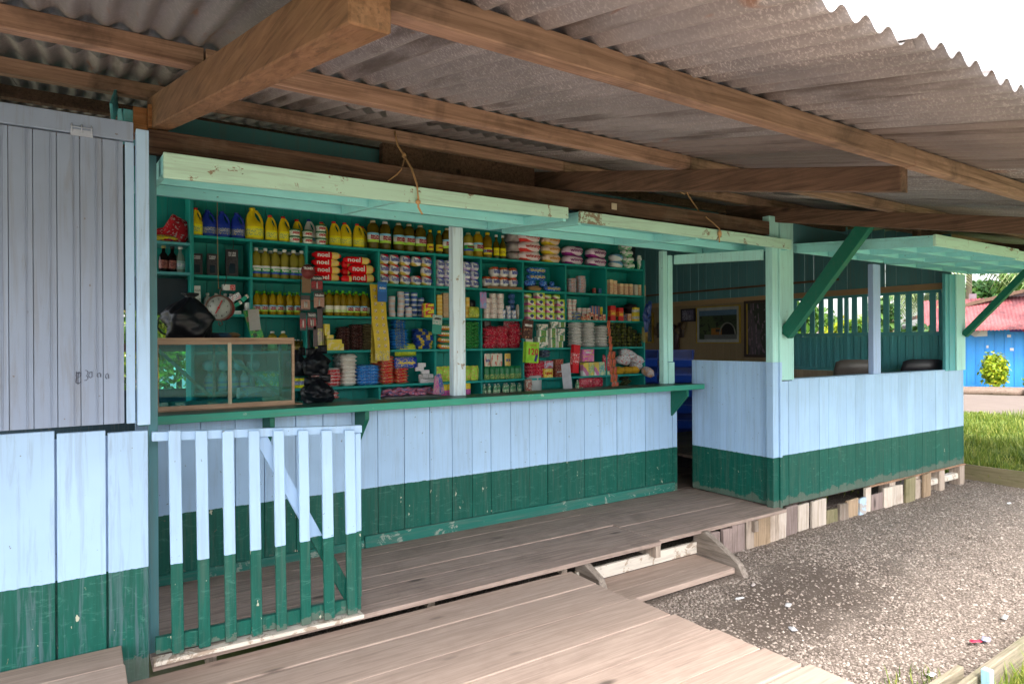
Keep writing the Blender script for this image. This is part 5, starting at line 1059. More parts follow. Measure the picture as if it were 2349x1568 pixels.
tr = gt.n('BsdfTransparent'); tr.inputs[0].default_value = (.34, .80, .84, 1); gl = gt.n('BsdfGlossy'); gl.inputs['Roughness'].default_value = .03; gl.inputs['Color'].default_value = (.8, .95, .95, 1)
mx = gt.n('MixShader'); mx.inputs[0].default_value = .025; gt.l(tr.outputs[0], mx.inputs[1]); gt.l(gl.outputs[0], mx.inputs[2]); gt.l(mx.outputs[0], gt.t.nodes['Material Output'].inputs['Surface'])
mGlass = gt.m
MB().box(xa + .022, xb - .022, YC0 + .008, YC0 + .011, zb_ + .03, zt_ - .03).build('glass_pane', mGlass, K)
MB().box(xa + .006, xa + .009, YC0 + .02, YC0 + D_ - .001, zb_ + .03, zt_ - .03).build('glass_pane', mGlass, K); MB().box(xb - .012, xb - .009, YC0 + .02, YC0 + D_ - .001, zb_ + .03, zt_ - .03).build('glass_pane', mGlass, K)
put('cardboard_sheet', [('sheet', bevbox(xb - xa + .06, .36, .006, None).mesh('sheet', plain('brown_cardboard', (.34, .22, .14), .85)), (0, 0, 0), [])], ((xa + xb) / 2 + .02, YC0 + .165, 1.0365), 'thin brown cardboard sheet under the display case', 'cardboard')
# tubs with round white lids seen through the case, on the shelf behind
mLidW = plain('white_lid', (.36, .42, .42), .55)
for i, px in enumerate((478, 512, 545, 580)):
    x = XA(px); r = .043; m = MB().lathe([(r * .85, 0), (r, .01), (r, .10), (r * .95, .105)], 18, axis='Y')
    put('round_tub', [('tub', m.mesh('tub', pack((.4, .5, .5), (.3, .45, .5), WHT, 'busy', .4)), (0, 0, 0), []), ('lid', MB().lathe([(r * 1.04, -.012), (r * 1.04, 0), (r * .9, .004)], 18, axis='Y').mesh('lid', mLidW), (0, 0, 0), [])], (x, 2.36, SZ['E'] + .215), 'tub lying with its round white lid facing out behind the display case, ' + ordn(i, 4), 'tub', 'tubs with white lids')
for i, px in enumerate((480, 510, 535, 560)): put('cleaner_bottle', k_bottle(.085, .19, pack((.16, .28, .28), (.06, .22, .25), (.3, .28, .08), 'busy', .35), (.25, .32, .32), pack((.05, .18, .25), (.2, .25, .12), (.3, .3, .3), 'band'), 'wine'), (XA(px), 2.40, SZ['E']), 'pale cleaner bottle under the round lids, ' + ordn(i, 4), 'bottle', 'pale cleaner bottles')
for i, px in enumerate((600, 615, 632)): put('flour_bag', k_pillow(.12, .16, .05, pack((.05, .35, .2), (.5, .5, .1), WHT, 'busy', .3), i, 'Y'), (XA(px), 2.40, SZ['E']), 'green packet seen through the right side of the display case, ' + ordn(i, 3), 'packet', 'green packets behind the case')
for i, px in enumerate((681, 690, 698)): put('yellow_tin', k_can(.05, .09, pack(YEL, (.1, .1, .3), WHT, 'band')), (XA(px), 2.40, SZ['E'] + .0), 'yellow and blue tin right of the display case, ' + ordn(i, 3), 'tin', 'yellow and blue tins')
put('carton', k_box(.30, .14, .14, pack((.30, .18, .14), (.4, .3, .25), (.1, .2, .3), 'busy', .6)), (XA(590, 2.1), 2.1, .955), 'brown open carton behind the display case', 'carton')
MB().box(.5, 2.0, 1.95, 2.3, .91, .95).build('low_table', mTealV, None); bpy.data.objects['low_table']['label'] = 'low teal work table behind the display case'; bpy.data.objects['low_table']['category'] = 'table'
m = bpy.data.objects['low_table']
for x, y in ((.56, 1.98), (1.9, 1.98), (.56, 2.25), (1.9, 2.25)): MB().box(x - .02, x + .02, y - .02, y + .02, 0, .9095).build('leg', mTealV, m)
# black plastic bags
mBag = plain('black_plastic_film', (.006, .007, .011), .42, 0, .3)
def black_bag(loc, w, h, d, label, seed, ears=True, tilt=0):
    m = MB(); N = 40; L = 26; vs = []; fs = []
    for i in range(L + 1):
        u = i / L; s_ = .78 + .26 * math.sin(min(1, u * 1.6) * math.pi * .8)
        if u > .55: s_ *= max(.13, 1 - ((u - .55) / .40) ** 1.3 * .92)
        if u > .93: s_ = .15 + (u - .93) * 3
        for k in range(N):
            t = 2 * math.pi * k / N; c_, n_s = math.cos(t), math.sin(t); P3 = Vector((c_ * 1.2 + seed * 5, n_s * 1.2, u * 2.2))
            nz = 1 + .42 * noise.noise(P3) + .20 * noise.noise(P3 * 2.7) + .09 * abs(noise.noise(P3 * 6)) + .07 * math.sin(t * 9 + seed + 4 * noise.noise(P3)) * u
            q = (abs(c_) ** 3 + abs(n_s) ** 3) ** (-1 / 3)
            vs.append((w / 2 * s_ * nz * c_ * q + tilt * u * u * w, d / 2 * s_ * nz * n_s * q, u * h * .95 + .06 * h * noise.noise(P3 * 1.5) * u))
    for i in range(L):
        for k in range(N): fs.append((i * N + k, i * N + (k + 1) % N, (i + 1) * N + (k + 1) % N, (i + 1) * N + k))
    fs.append(tuple(range(N))[::-1]); fs.append(tuple(L * N + k for k in range(N))); m.add(vs, fs, 0, .5, True)
    if ears:
        for sx_ in (-1, 1): m.pillow(w * .42, h * .32, d * .22, (sx_ * w * .26 + tilt * w, 0, h * (.86 + .05 * sx_)), 8, seed + sx_, .5, 'Y')
    put('plastic_bag', [('bag', m.mesh('bag', mBag), (0, 0, 0), [])], loc, label, 'bag')
p = at(425, 778, 'Y', 1.22); black_bag((p.x + .01, 1.17, zt_ + .013), .27, .30, .22, 'large knotted black plastic bag sitting on the display case', 1, False, .06)
p = at(703, 862, 'Y', 1.9); black_bag((p.x - .06, 1.93, p.z), .13, .22, .12, 'narrow black bag hanging behind the knotted one by the case', 4)
p = at(722, 860, 'Y', 1.85); black_bag((p.x + .01, 1.83, p.z), .19, .23, .15, 'knotted black bag hanging right of the display case', 2)
p = at(724, 925, 'Y', 1.5); black_bag((p.x, 1.45, 1.0), .22, .20, .2, 'black bag slumped on the counter below the hanging bags', 3)
MB().box(.9, 2.0, 1.3, 1.6, .95, .999).build('inner_ledge', mTealV, S)
# hanging scale
c_ = at(503, 706, 'Y', 1.75); r = 29 / ppm((c_.x, 1.75, c_.z))
H = empty('hanging_scale', (c_.x, 1.75, c_.z - r), 'old red round dial scale hanging above the display case', 'scale', rz=-.40)
def rel(m, name, mat, par=H): 
    o = bpy.data.objects.new(name, m.mesh(name, mat)); o.parent = par; col.objects.link(o); return o
b_ = rel(MB().lathe([(r * .9, .085), (r, .075), (r, -.01), (r * .9, -.014)], 28, (0, 0, r), axis='Y'), 'casing', plain('worn_red_enamel', (.30, .03, .03), .45))
rel(MB().lathe([(r * 1.01, -.004), (r * 1.03, -.022), (r * .90, -.024), (r * .90, -.015)], 28, (0, 0, r), axis='Y'), 'rim', plain('rusty_rim', (.13, .075, .055), .6))
dl = rel(MB().lathe([(r * .9, -.016), (r * .89, -.0175)], 28, (0, 0, r), axis='Y'), 'dial', plain('yellowed_dial', (.36, .38, .35), .4))
for i in range(9):
    a = math.pi * 2 * i / 9; lettering(dl, str(2 * i), (math.sin(a) * r * .68, -.019, r + math.cos(a) * r * .68), r * .22, None, mInk)
rel(MB().bar((r * .28, -.022, r * 1.6), (-r * .22, -.022, r * .55), r * .07, .003, up=(0, 1, 0)).lathe([(r * .09, -.026), (r * .09, -.019)], 12, (0, 0, r), axis='Y'), 'needle', mRedInk)
mIron = plain('rusty_iron', (.10, .06, .045), .6, .4)
rel(MB().tube([(0, .03, 2 * r), (0, .03, 2 * r + .03), (.012, .03, 2 * r + .045), (0, .03, 2 * r + .06), (-.01, .03, 2 * r + .05)], .004, 6), 'top_hook', mIron)
rel(MB().tube([(0, .03, 0), (.012, .03, -.012), (.012, .03, -.03), (0, .03, -.038), (-.012, .03, -.028), (-.012, .03, -.012)], .004, 6), 'lower_hook', mIron)
m = MB().tube([(c_.x, 1.78, c_.z + r + .05), (c_.x - .005, 1.78, 2.3), (c_.x, 1.8, 2.98)], .0025, 5); tag(m.build('cord', plain('brown_cord', (.25, .17, .08), .9)), 'thin cord from which the dial scale hangs', 'cord')
m = MB(); q0 = at(535, 565, 'Y', 2.30); q1 = at(515, 655, 'Y', 2.2); m.tube([(q0.x, 2.30, q0.z + .06), (q0.x, 2.29, q0.z), (q1.x + .03, 2.25, q1.z + .1), (q1.x, 2.2, q1.z)], .003, 5); tag(m.build('wire', mInk), 'thin black wire dangling over the black cartons', 'wire')
# green hanging sachet card, torn paper
def card(name, px, py, w, h, y, mat, label, cat, tilt=0, word=None, wm=None, th=.012, ws=.2, wz=.6, pil=False):
    p = at(px, py, 'Y', y); k = 1 / ppm((p.x, y, p.z)); w *= k; h *= k
    parts = [('card', (MB().pillow(w, h, th * 2.5, (0, 0, h / 2), 7, px % 7, .15, 'Y').mesh('card', mat) if pil else bevbox(w, th, h, mat, .002).mesh('card', mat)), (0, 0, 0), [txt(word, h * ws, w * .75, wm or mWhite, h * wz, -th * (1.35 if pil else .55) - .002, .002)] if word else [])]
    return put(name, parts, (p.x, y, p.z), label, cat, None, rot=(0, tilt, 0)), w, h
gc_, w, h = card('sachet_card', 592, 777, 27, 70, 1.9, pack((.012, .20, .04), (.02, .26, .05), (.2, .3, .05), 'busy', .4), 'green chocolate sachet card hanging tilted behind the display case', 'card', -.28, None)
for i in range(3):
    newo('slot', bevbox(w * .3, .004, h * .13, None).mesh('slot', plain('dark_green_slot', (.008, .05, .02), .5)), gc_, (-w * .15 + w * .25 * (i % 2), -.0075, h * (.08 + .16 * i)))
newo('label', bevbox(w * .7, .003, h * .16, None).mesh('label', plain('brown_white_print', (.35, .18, .12), .5)), gc_, (-w * .1, -.0075, h * .62))
card('torn_paper', 586, 757, 24, 48, 1.86, plain('grey_paper', (.45, .42, .41), .9), 'torn grey paper tag hanging over the green card', 'paper', -.1, None, th=.002)
# battery rack
R_ = at(715, 840, 'Y', 2.08); kx = 1 / ppm((R_.x, 2.08, R_.z))
B = empty('battery_rack', (R_.x, 2.08, R_.z), 'black wire rack of battery blister cards with a round sign on top', 'rack')
m = MB()
for dx in (-24, 26): m.tube([(dx * kx, 0, 30 * kx), (dx * kx, 0, 205 * kx)], .003, 5)
for z in (95, 150, 205): m.tube([(-24 * kx, 0, z * kx), (26 * kx, 0, z * kx)], .003, 5)
m.tube([(-4 * kx, .01, -40 * kx), (-6 * kx, .01, 100 * kx)], .012, 6); rel(m, 'frame', mInk, B)
def disc(x, z, r, mat, name): return rel(MB().lathe([(r * kx, 0), (r * kx, .004)], 24, (x * kx, -.03, z * kx), axis='Y'), name, mat, B)
dd = disc(-9, 217, 16, pack((.02, .02, .022), (.03, .03, .03), (.3, .03, .03), 'band', .4, .3, 1), 'round_sign')
rel(MB().lathe([(15 * kx, 0), (15 * kx, .002)], 24, (-9 * kx, -.0325, 214 * kx), axis='Y'), 'red_field', plain('dull_red_print', (.22, .03, .03), .5), B)
lettering(dd, 'TRONEX', (-9 * kx, -.036, 223 * kx), 8 * kx, 22 * kx, mWhite, bold=.001, ry=.0)
mBl = pack((.03, .03, .032), (.30, .03, .035), (.02, .02, .02), 'band', .3, .15, .66); mBl2 = pack((.05, .04, .04), (.35, .2, .15), (.3, .1, .08), 'band', .3, .1, .7)
for x, z, w, h, mt_, wd_, nc in ((12, 172, 26, 36, mBl, 'TRONEX', 1), (17, 132, 24, 38, mBl2, 'Alkaline', 1), (0, 84, 20, 40, mBl, 'TRONEX', 2), (-20, 82, 14, 40, mBl, None, 1), (-12, 168, 20, 40, plain('brown_backing_card', (.26, .16, .09), .8), None, 0), (-14, 128, 20, 34, mBl2, None, 2), (18, 88, 12, 50, plain('dark_pouch_card', (.05, .02, .035), .4), None, 0), (8, 45, 10, 48, plain('dark_pouch_card', (.06, .02, .03), .4), None, 0)):
    cdo = newo('blister_card', bevbox(w * kx, .006, h * kx, None).mesh('blister_card', mt_), B, (x * kx, -.012, z * kx))
    for q in range(nc): newo('battery', MB().lathe([(.004, 0), (.006, .003), (.006, h * kx * .38), (.003, h * kx * .42)], 8).mesh('battery', plain('silver_battery', (.5, .48, .45), .3, .6)), cdo, ((q - (nc - 1) / 2) * .016, -.007, h * kx * .18))
    if wd_: lettering(cdo, wd_, (0, -.006, h * kx * .82), h * kx * .2, w * kx * .85, mWhite, bold=.0006)
# yellow sachet strip
p0 = at(866, 652, 'Y', 2.0); p1 = at(877, 826, 'Y', 2.0); kx = 1 / ppm(p0)
YP = empty('sachet_strip', (p1.x, 2.0, p1.z), 'long yellow strip of condiment sachets hanging before the shelves', 'sachet strip')
hh = p0.z - p1.z; w = 36 * kx; dxs = p0.x - p1.x
def strip_at(u, v): return (v * w / 2 + dxs * u + .004 * math.sin(u * 9), -.012 * math.sin(u * 5), hh * u)
m = MB(); vs = []
for i in range(15):
    for v in (-1, 1):
        x, y, z = strip_at(i / 14, v); vs += [(x, y, z), (x, y + .004, z)]
fs = []
for i in range(14):
    a = i * 4; fs += [(a, a + 2, a + 6, a + 4), (a + 1, a + 5, a + 7, a + 3), (a, a + 4, a + 5, a + 1), (a + 2, a + 3, a + 7, a + 6)]
m.add(vs, fs, 0, .5); rel(m, 'backing', plain('yellow_card', (.62, .44, .01), .45), YP)
mTh = pack((.42, .34, .2), (.2, .12, .06), (.5, .45, .3), 'busy', .4, freq=2)
for i in range(9):
    for v in (-.45, .45):
        x, y, z = strip_at(.17 + .092 * i, v); newo('printed_square', bevbox(w * .17, .002, w * .2, None).mesh('printed_square', mTh), YP, (x, y - .0015, z))
for v in (-.5, .5):
    x, y, z = strip_at(.0, v); newo('sachet', MB().pillow(w * .5, w * .7, .012, (0, 0, w * .3), 5, 3, .2, 'Y').mesh('sachet', pack((.55, .42, .05), (.4, .35, .2), (.1, .08, .05), 'busy', .3)), YP, (x, -.01, z))
m = MB(); vs = []
card('sachet_strip', 858, 832, 16, 150, 2.06, plain('ochre_card', (.42, .31, .02), .5), 'narrow yellow strip edge hanging behind the long yellow strip', 'sachet strip', .03)
card('tablet_box', 877, 692, 22, 46, 1.96, pack((.012, .09, .30), (.02, .16, .45), (.02, .06, .2), 'band', .35, .5, .85), 'blue tablet box pinned on the yellow sachet strip', 'box', 0, 'Alka|Seltzer'.replace('|', ' '), mWhite, .015, .12, .68)
o, w, h = card('tablet_box', 1001, 766, 24, 44, 2.1, pack((.02, .22, .17), (.40, .42, .40), (.03, .3, .22), 'band', .4, .5, 1.0), 'white and green tablet box hanging left of the post', 'box', .08, 'ASPIRINA', mInk, .015, .13, .8)
card('coffee_box', 1208, 777, 27, 44, 2.12, pack((.05, .016, .012), (.07, .02, .015), (.25, .12, .06), 'busy', .35, freq=1.2), 'dark coffee sachet box hanging above the lime green carton', 'box', .1, 'NESCAFE', mWhite, .03, .15, .70)
card('coffee_label', 1214, 785, 20, 10, 2.13, plain('white_card', (.55, .53, .5), .6), 'little white card under the hanging coffee box', 'card')
o, w, h = card('sanitary_carton', 1217, 832, 36, 48, 2.12, pack((.22, .50, .02), (.28, .56, .04), (.3, .5, .05), 'busy', .35, freq=1.4), 'lime green carton marked 120 hanging in front of the fifth shelf', 'carton', .06, '120', mRedInk, .06, .42, .52)
m = MB(); m.add([(w * .12, -.034, h * .1), (w * .3, -.034, h * .05), (w * .42, -.034, h * .4), (w * .26, -.034, h * .48)], [(0, 1, 2, 3)], 0, .5); newo('emblem', m.mesh('emblem', mNosD), o)
lettering(o, 'LLEVE', (0, -.034, h * .85), h * .14, w * .5, mRedInk)
for j in range(11):
    pass
p0 = at(1395, 735, 'Y', 2.05); p1 = at(1412, 893, 'Y', 2.05); OS = empty('sachet_strip', (p1.x, 2.05, p1.z), 'long narrow strip of orange-red sachets hanging at the right of the shelves', 'sachet strip')
mOr = pack((.42, .07, .03), (.5, .16, .06), (.12, .03, .03), 'busy', .3, freq=2)
for j in range(9):
    u = (j + .5) / 9; kx = 1 / ppm(p0)
    for v in ((-.5, .5) if j < 5 else (0,)):
        newo('sachet', MB().pillow(10 * kx, 18 * kx, .012, (0, 0, 0), 4, j, .2, 'Y').mesh('sachet', mOr), OS, ((p0.x - p1.x) * u + v * 11 * kx, .004 * (j % 2), (p0.z - p1.z) * u), (0, .1, 0))
# hanging toys at the shelf end
p = at(1480, 700, 'Y', 2.27); kx = 1 / ppm(p); TB = empty('toy_bundle', (p.x, 2.26, p.z - 95 * kx), 'bundle of blue toys and yellow brushes hanging at the right shelf end', 'toys')
rr = random.Random(4)
for j in range(9):
    newo('blue_toy', MB().pillow(12 * kx, 24 * kx, .03, (0, 0, 0), 4, j, .3, 'Y').mesh('blue_toy', plain('blue_toy_plastic', (.015, .05, .22), .3)), TB, (rr.uniform(-8, 10) * kx, rr.uniform(-.03, .02), (45 + j * 6) * kx), (0, rr.uniform(-.6, .6), 0))
for j in range(8):
    x = rr.uniform(-14, 4) * kx; newo('brush_handle', MB().tube([(x, 0, rr.uniform(5, 15) * kx), (x + .006, 0, 45 * kx)], .004, 6).mesh('brush_handle', plain('yellow_handle', (.5, .3, .04), .4)), TB, (0, -.01 * (j % 2), 0))
o, w, h = card('calendar_sheet', 1303, 893, 26, 60, 2.15, plain('white_paper', (.52, .53, .58), .8), 'white lined paper leaning at the counter below the red carton', 'paper', -.12, None, th=.003)
p = at(1188, 905, 'Y', 2.1); kx = 1 / ppm(p)
put('beaded_jar', k_can(18 * kx, 38 * kx, pack((.25, .05, .04), (.4, .35, .3), (.1, .15, .08), 'busy', .3, freq=6)), (at(1212, 900, 'Y', 2.2).x, 2.2, at(1212, 906, 'Y', 2.2).z), 'slim jar of striped sweets behind the counter', 'jar')
MB().box(2.95, 4.4, 2.1, 2.3, .70, at(1212, 906, 'Y', 2.2).z - .001).build('inner_ledge', mTealV, S)
# detergent sachets hanging near the post
for i, (px, h_, c_) in enumerate(((1000, 44, (.45, .1, .3)), (1014, 50, (.08, .1, .35)))): card('detergent_sachet', px, 905, 16, h_, 2.18, pack(c_, (.45, .2, .35), (.5, .5, .1), 'busy', .3), ['pink detergent sachet hanging left of the post', 'blue and yellow detergent sachet hanging left of the post'][i], 'sachet', .1 - .3 * i, pil=True)
# black round mesh sieve in the far left window
p = at(388, 742, 'Y', 4.6); kx = 1 / ppm(p)
SV = empty('sieve', (p.x, 4.6, p.z - 26 * kx), 'round black mesh sieve hanging before the bright back window', 'sieve')
m = MB(); r = 24 * kx; m.tube([(r * math.sin(a * .2618), 0, r + r * math.cos(a * .2618)) for a in range(25)], .012, 6); rel(m, 'rim', mInk, SV)
m = MB()
for i in range(-5, 6):
    q = i / 6 * r; l_ = math.sqrt(max(0, r * r - q * q)) * .98
    m.bar((q - l_ * .7, .0, r - l_ * .7), (q + l_ * .7, .0, r + l_ * .7), .006, .006, up=(0, 1, 0)); m.bar((q - l_ * .7, .006, r + l_ * .7), (q + l_ * .7, .006, r - l_ * .7), .006, .006, up=(0, 1, 0))
rel(m, 'mesh', mInk, SV)
# clutter behind the scale on the display case
for i, (px, c_) in enumerate(((490, (.02, .02, .03)), (512, (.03, .08, .14)), (530, (.2, .12, .06)))): put('pen_tray', k_pillow(.12, .10, .035, plain('dark_trinkets', c_, .4), i), (at(px, 770, 'Y', 1.28).x, 1.28, zt_ + .014), 'small dark cloth bundle on the display case below the scale, ' + ordn(i, 3), 'bundle', 'small dark bundles')

# ------------------------------------------------------------------ room beyond the doorway
def picture(pxs, ztop, zbot, label, frame, mat, inner=None, fw_=.03):
    ya = at(pxs[0], 740, 'X', XW - .03).y; yb = at(pxs[1], 740, 'X', XW - .03).y; P_ = empty('framed_picture', (XW - .02, (ya + yb) / 2, zbot), label, 'picture')
    m = MB(); x0, x1 = XW - .035, XW - .002; y0, y1 = min(ya, yb), max(ya, yb)
    m.box(x0, x1, y0, y1, zbot, zbot + fw_); m.box(x0, x1, y0, y1, ztop - fw_, ztop); m.box(x0, x1, y0, y0 + fw_, zbot + fw_, ztop - fw_); m.box(x0, x1, y1 - fw_, y1, zbot + fw_, ztop - fw_); m.build('frame', frame, P_)
    m = MB(); m.box(x0 + .012, x0 + .016, y0 + fw_, y1 - fw_, zbot + fw_, ztop - fw_); m.build('print', mat, P_); return P_, x0, y0, y1
mGoldF = plain('gilt_frame', (.45, .30, .04), .35, .3); mDkF = plain('dark_wood_frame', (.05, .03, .025), .4)
mBorder = plain('pale_mount', (.34, .36, .36), .5)
P_, x0, y0, y1 = picture((1597, 1697), 2.0, 1.41, 'gilt framed landscape picture with a tunnel and an orange bus', mGoldF, mBorder, None, .016)
m = MB().box(x0 + .008, x0 + .0115, y0 + .06, y1 - .06, 1.475, 1.935); m.build('landscape', pack((.030, .042, .028), (.05, .07, .035), (.02, .022, .02), 'busy', .3, freq=2), P_)
yb2 = y1 - .06; wv = (y1 - y0) - .12
def pb(n, a, b, c, d, mat, dx=.004): # a,b across from the left of the picture
    MB().box(x0 + .008 - dx, x0 + .0078, yb2 - b * wv, yb2 - a * wv, 1.475 + c * .46, 1.475 + d * .46).build(n, mat, P_)
pb('painted_sky', 0, 1, .82, 1, plain('picture_sky', (.08, .15, .24), .4)); pb('painted_road', .15, 1, 0, .16, plain('picture_road', (.12, .13, .13), .4))
m = MB(); N = 14; cy_, cz_ = yb2 - .77 * wv, 1.475 + .16 * .46; rr_ = .135
m.add([(x0 + .003, cy_ + rr_ * math.cos(math.pi * k / N), cz_ + rr_ * 1.25 * math.sin(math.pi * k / N)) for k in range(N + 1)], [tuple(range(N + 1))], 0, .5); m.build('painted_tunnel', plain('picture_black', (.006, .006, .007), .4), P_)
m = MB(); m.tube([(x0 + .003, cy_ + (rr_ + .01) * math.cos(math.pi * k / N), cz_ + (rr_ + .01) * 1.25 * math.sin(math.pi * k / N)) for k in range(N + 1)], .010, 6); m.build('painted_arch', plain('picture_stone', (.2, .2, .18), .5), P_)
pb('painted_bus', .34, .62, .15, .38, plain('picture_orange', (.30, .12, .02), .4), .006); pb('bus_window', .46, .61, .25, .35, plain('picture_dark', (.03, .03, .03), .4), .007)
picture((1562, 1594), 1.985, 1.77, 'small black framed photograph left of the large landscape', plain('black_frame', (.02, .015, .03), .4), pack((.10, .09, .14), (.16, .15, .2), (.03, .03, .05), 'busy', .3, freq=2), None, .025)
P_, x0, y0, y1 = picture((1707, 1762), 2.05, 1.20, 'tall dark framed poster with gilt inner edge beside the post', mDkF, pack((.035, .04, .035), (.07, .06, .07), (.14, .1, .13), 'busy', .3, freq=2), None, .04)
MB().box(x0 + .003, x0 + .0115, y1 - .058, y1 - .041, 1.245, 2.005).build('gilt_edge', mGoldF, P_)
P_, x0, y0, y1 = picture((1478, 1497), 1.95, 1.42, 'framed picture with a bright gilt edge half hidden behind the shelf end', mGoldF, pack((.05, .06, .07), (.1, .12, .14), (.2, .2, .2), 'busy', .3), None, .02)
for px, py, label in ((1513, 757, 'dark carved wooden bird plaque left of the slim post'), (1562, 757, 'dark carved wooden bird plaque right of the slim post')):
    p = at(px, py, 'X', XW - .03); kx = 1 / ppm(p); A = empty('wall_plaque', (p.x, p.y, p.z - 22 * kx), label, 'wall plaque')
    pil = MB().pillow(20 * kx, 36 * kx, .06, (0, 0, 22 * kx), 6, px % 9, .5, 'Y'); pil.v = [Vector((v.y, -v.x, v.z)) for v in pil.v]; rel(pil, 'carving', mDkF, A)
    for s_ in (-1, 1):
        w2 = MB().pillow(14 * kx, 20 * kx, .04, (s_ * 9 * kx, 0, (26 + 6 * s_) * kx), 5, 2 + s_, .5, 'Y'); w2.v = [Vector((v.y - .02, -v.x, v.z)) for v in w2.v]; rel(w2, 'wing', plain('brown_carving', (.12, .07, .03), .5), A)
p = at(1543, 745, 'X', XW - .03); kx = 1 / ppm(p)
m = MB(); m.tube([(p.x - .02, at(q[0], q[1], 'X', XW - .04).y, at(q[0], q[1], 'X', XW - .04).z) for q in ((1528, 690), (1530, 730), (1538, 742), (1548, 750), (1553, 768), (1552, 798), (1543, 806), (1540, 800))], [.03, .035, .035, .04, .045, .045, .03, .02], 8)
tag(m.build('wall_plaque', plain('purple_brown_carving', (.05, .025, .035), .4)), 'long curving dark carving on the tan wall behind the slim post', 'wall plaque')
# blue stacking crates
mCr = plain('blue_plastic', (.010, .055, .36), .35)
def k_crate():
    if 'crate' in PK: return PK['crate']
    w, d, h = .40, .36, .235; t = .012
    m = MB(); m.hexa([(-w * .44, -d * .42, 0), (w * .44, -d * .42, 0), (w * .44, d * .5, 0), (-w * .44, d * .5, 0), (-w * .45, -d * .43, t), (w * .45, -d * .43, t), (w * .45, d * .5, t), (-w * .45, d * .5, t)])
    base = m.mesh('base', mCr); parts = [('base', base, (0, 0, 0), [])]
    for s_ in (-1, 1):
        m = MB(); n = 6
        def q(u, v): return (s_ * w * (.44 + .05 * v), -d * (.42 + .12 * v) + u * d * (.92 + .12 * v), t + v * (h - t))
        def pn(u0, u1, v0, v1):
            a = [q(u0, v0), q(u1, v0), q(u1, v1), q(u0, v1)]; b = [(x - s_ * t, y, z) for x, y, z in a]; m.hexa(b + a)
        pn(0, 1, 0, .3); pn(0, 1, .82, 1); pn(0, .2, .3, .82); pn(.85, 1, .3, .82)
        for i in range(4): pn(.30 + .13 * i, .35 + .13 * i, .3, .82)
        parts.append(('side_panel', m.mesh('side_panel', mCr), (0, 0, 0), []))
    for yy, hh_, nm in ((-1, .5, 'front_panel'), (1, 1, 'back_panel')):
        m = MB(); y = -d * .47 if yy < 0 else d * .49
        m.hexa([(-w * .44, y, t), (w * .44, y, t), (w * .44, y + t, t), (-w * .44, y + t, t), (-w * .47, y - .03 * (yy < 0), h * hh_), (w * .47, y - .03 * (yy < 0), h * hh_), (w * .47, y + t - .03 * (yy < 0), h * hh_), (-w * .47, y + t - .03 * (yy < 0), h * hh_)])
        if yy < 0: m.box(-w * .5, w * .5, y - .055, y - .03, h * hh_ - .02, h * hh_ + .005)
        parts.append((nm, m.mesh(nm, mCr), (0, 0, 0), []))
    PK['crate'] = parts; return parts
for i, (x, y, n) in enumerate(((6.75, 3.25, 6), (7.02, 2.86, 6))):
    for j in range(n): put('stacking_crate', k_crate(), (x, y, .03 + j * .212), 'blue open-fronted crate, %s of the %s column in the room behind' % (levn(j, n), ('left', 'right')[i]), 'crate', 'blue stacking crates', rz=-.95 + .05 * (j % 2))
for i, z in enumerate((.0, .14)): put('plank_pallet', [('planks', bevbox(.7, .5, .13, None).mesh('planks', mRafDk), (0, 0, 0), [])], (7.5, 3.7, z), 'dark timber pile on the floor beyond the doorway, ' + ('lower', 'upper')[i], 'timber', 'dark timber pile', rz=.3)
p = at(1576, 660 + 400, 'X', 7.6)
put('sack', k_pillow(.45, .75, .35, pack((.30, .18, .15), (.4, .36, .33), (.12, .05, .04), 'busy', .8), 4, 'Y'), (7.55, 3.55, .29), 'stained sack leaning beyond the doorway', 'sack', rz=-.9)
# plastic chairs seen over the window sill
def chair(px, y, c_, label):
    x = at(px, 850, 'Y', y).x; A = empty('plastic_chair', (x, y, .262), label, 'chair', 'plastic chairs behind the window', rz=-.75); mt_ = plain('woven_plastic', c_, .45)
    m = MB(); n = 10; w = .46; vs = []
    for j in range(5):
        v = j / 4; z = .46 + .50 * v + .0
        for i in range(n + 1):
            u = 2 * i / n - 1; ww = w / 2 * (1 if j < 4 else .94); zz = z - (.03 * abs(u) ** 6 if j == 4 else 0); yy = -.14 - .16 * v + .05 * u * u
            vs.append((u * ww, yy, zz))
    o = len(vs); vs += [(a, b - .02, c2) for a, b, c2 in vs]; fs = []
    for j in range(4):
        for i in range(n): a = j * (n + 1) + i; fs += [(a, a + 1, a + n + 2, a + n + 1), (o + a, o + a + n + 1, o + a + n + 2, o + a + 1)]
    for i in range(n): a = 4 * (n + 1) + i; fs.append((a, a + 1, o + a + 1, o + a))
    for j in range(4): a = j * (n + 1); fs += [(a, a + n + 1, o + a + n + 1, o + a), (a + n, o + a + n, o + a + 2 * n + 1, a + 2 * n + 1)]
    m.add(vs, fs, 0, .5, True); rel(m, 'backrest', mt_, A)
    rel(bevbox(.48, .46, .035, None, .02, .42).v and bevbox(.48, .46, .035, None, .02, .42), 'seat', mt_, A)
    for sx_, sy_ in ((-1, -1), (1, -1), (-1, 1), (1, 1)): rel(MB().bar((sx_ * .20, sy_ * .19, .42), (sx_ * .23, sy_ * .22, 0), .045, .045, up=(0, 1, 0)), 'leg', mt_, A)
    return A
def chairz(A, py, y): # lift nothing: chairs stand on the floor
    return A
chair(1946, .85, (.10, .085, .075), 'brown woven plastic chair seen over the sill left of the window post')
chair(2096, .42, (.018, .016, .022), 'black woven plastic chair seen over the sill right of the window post')

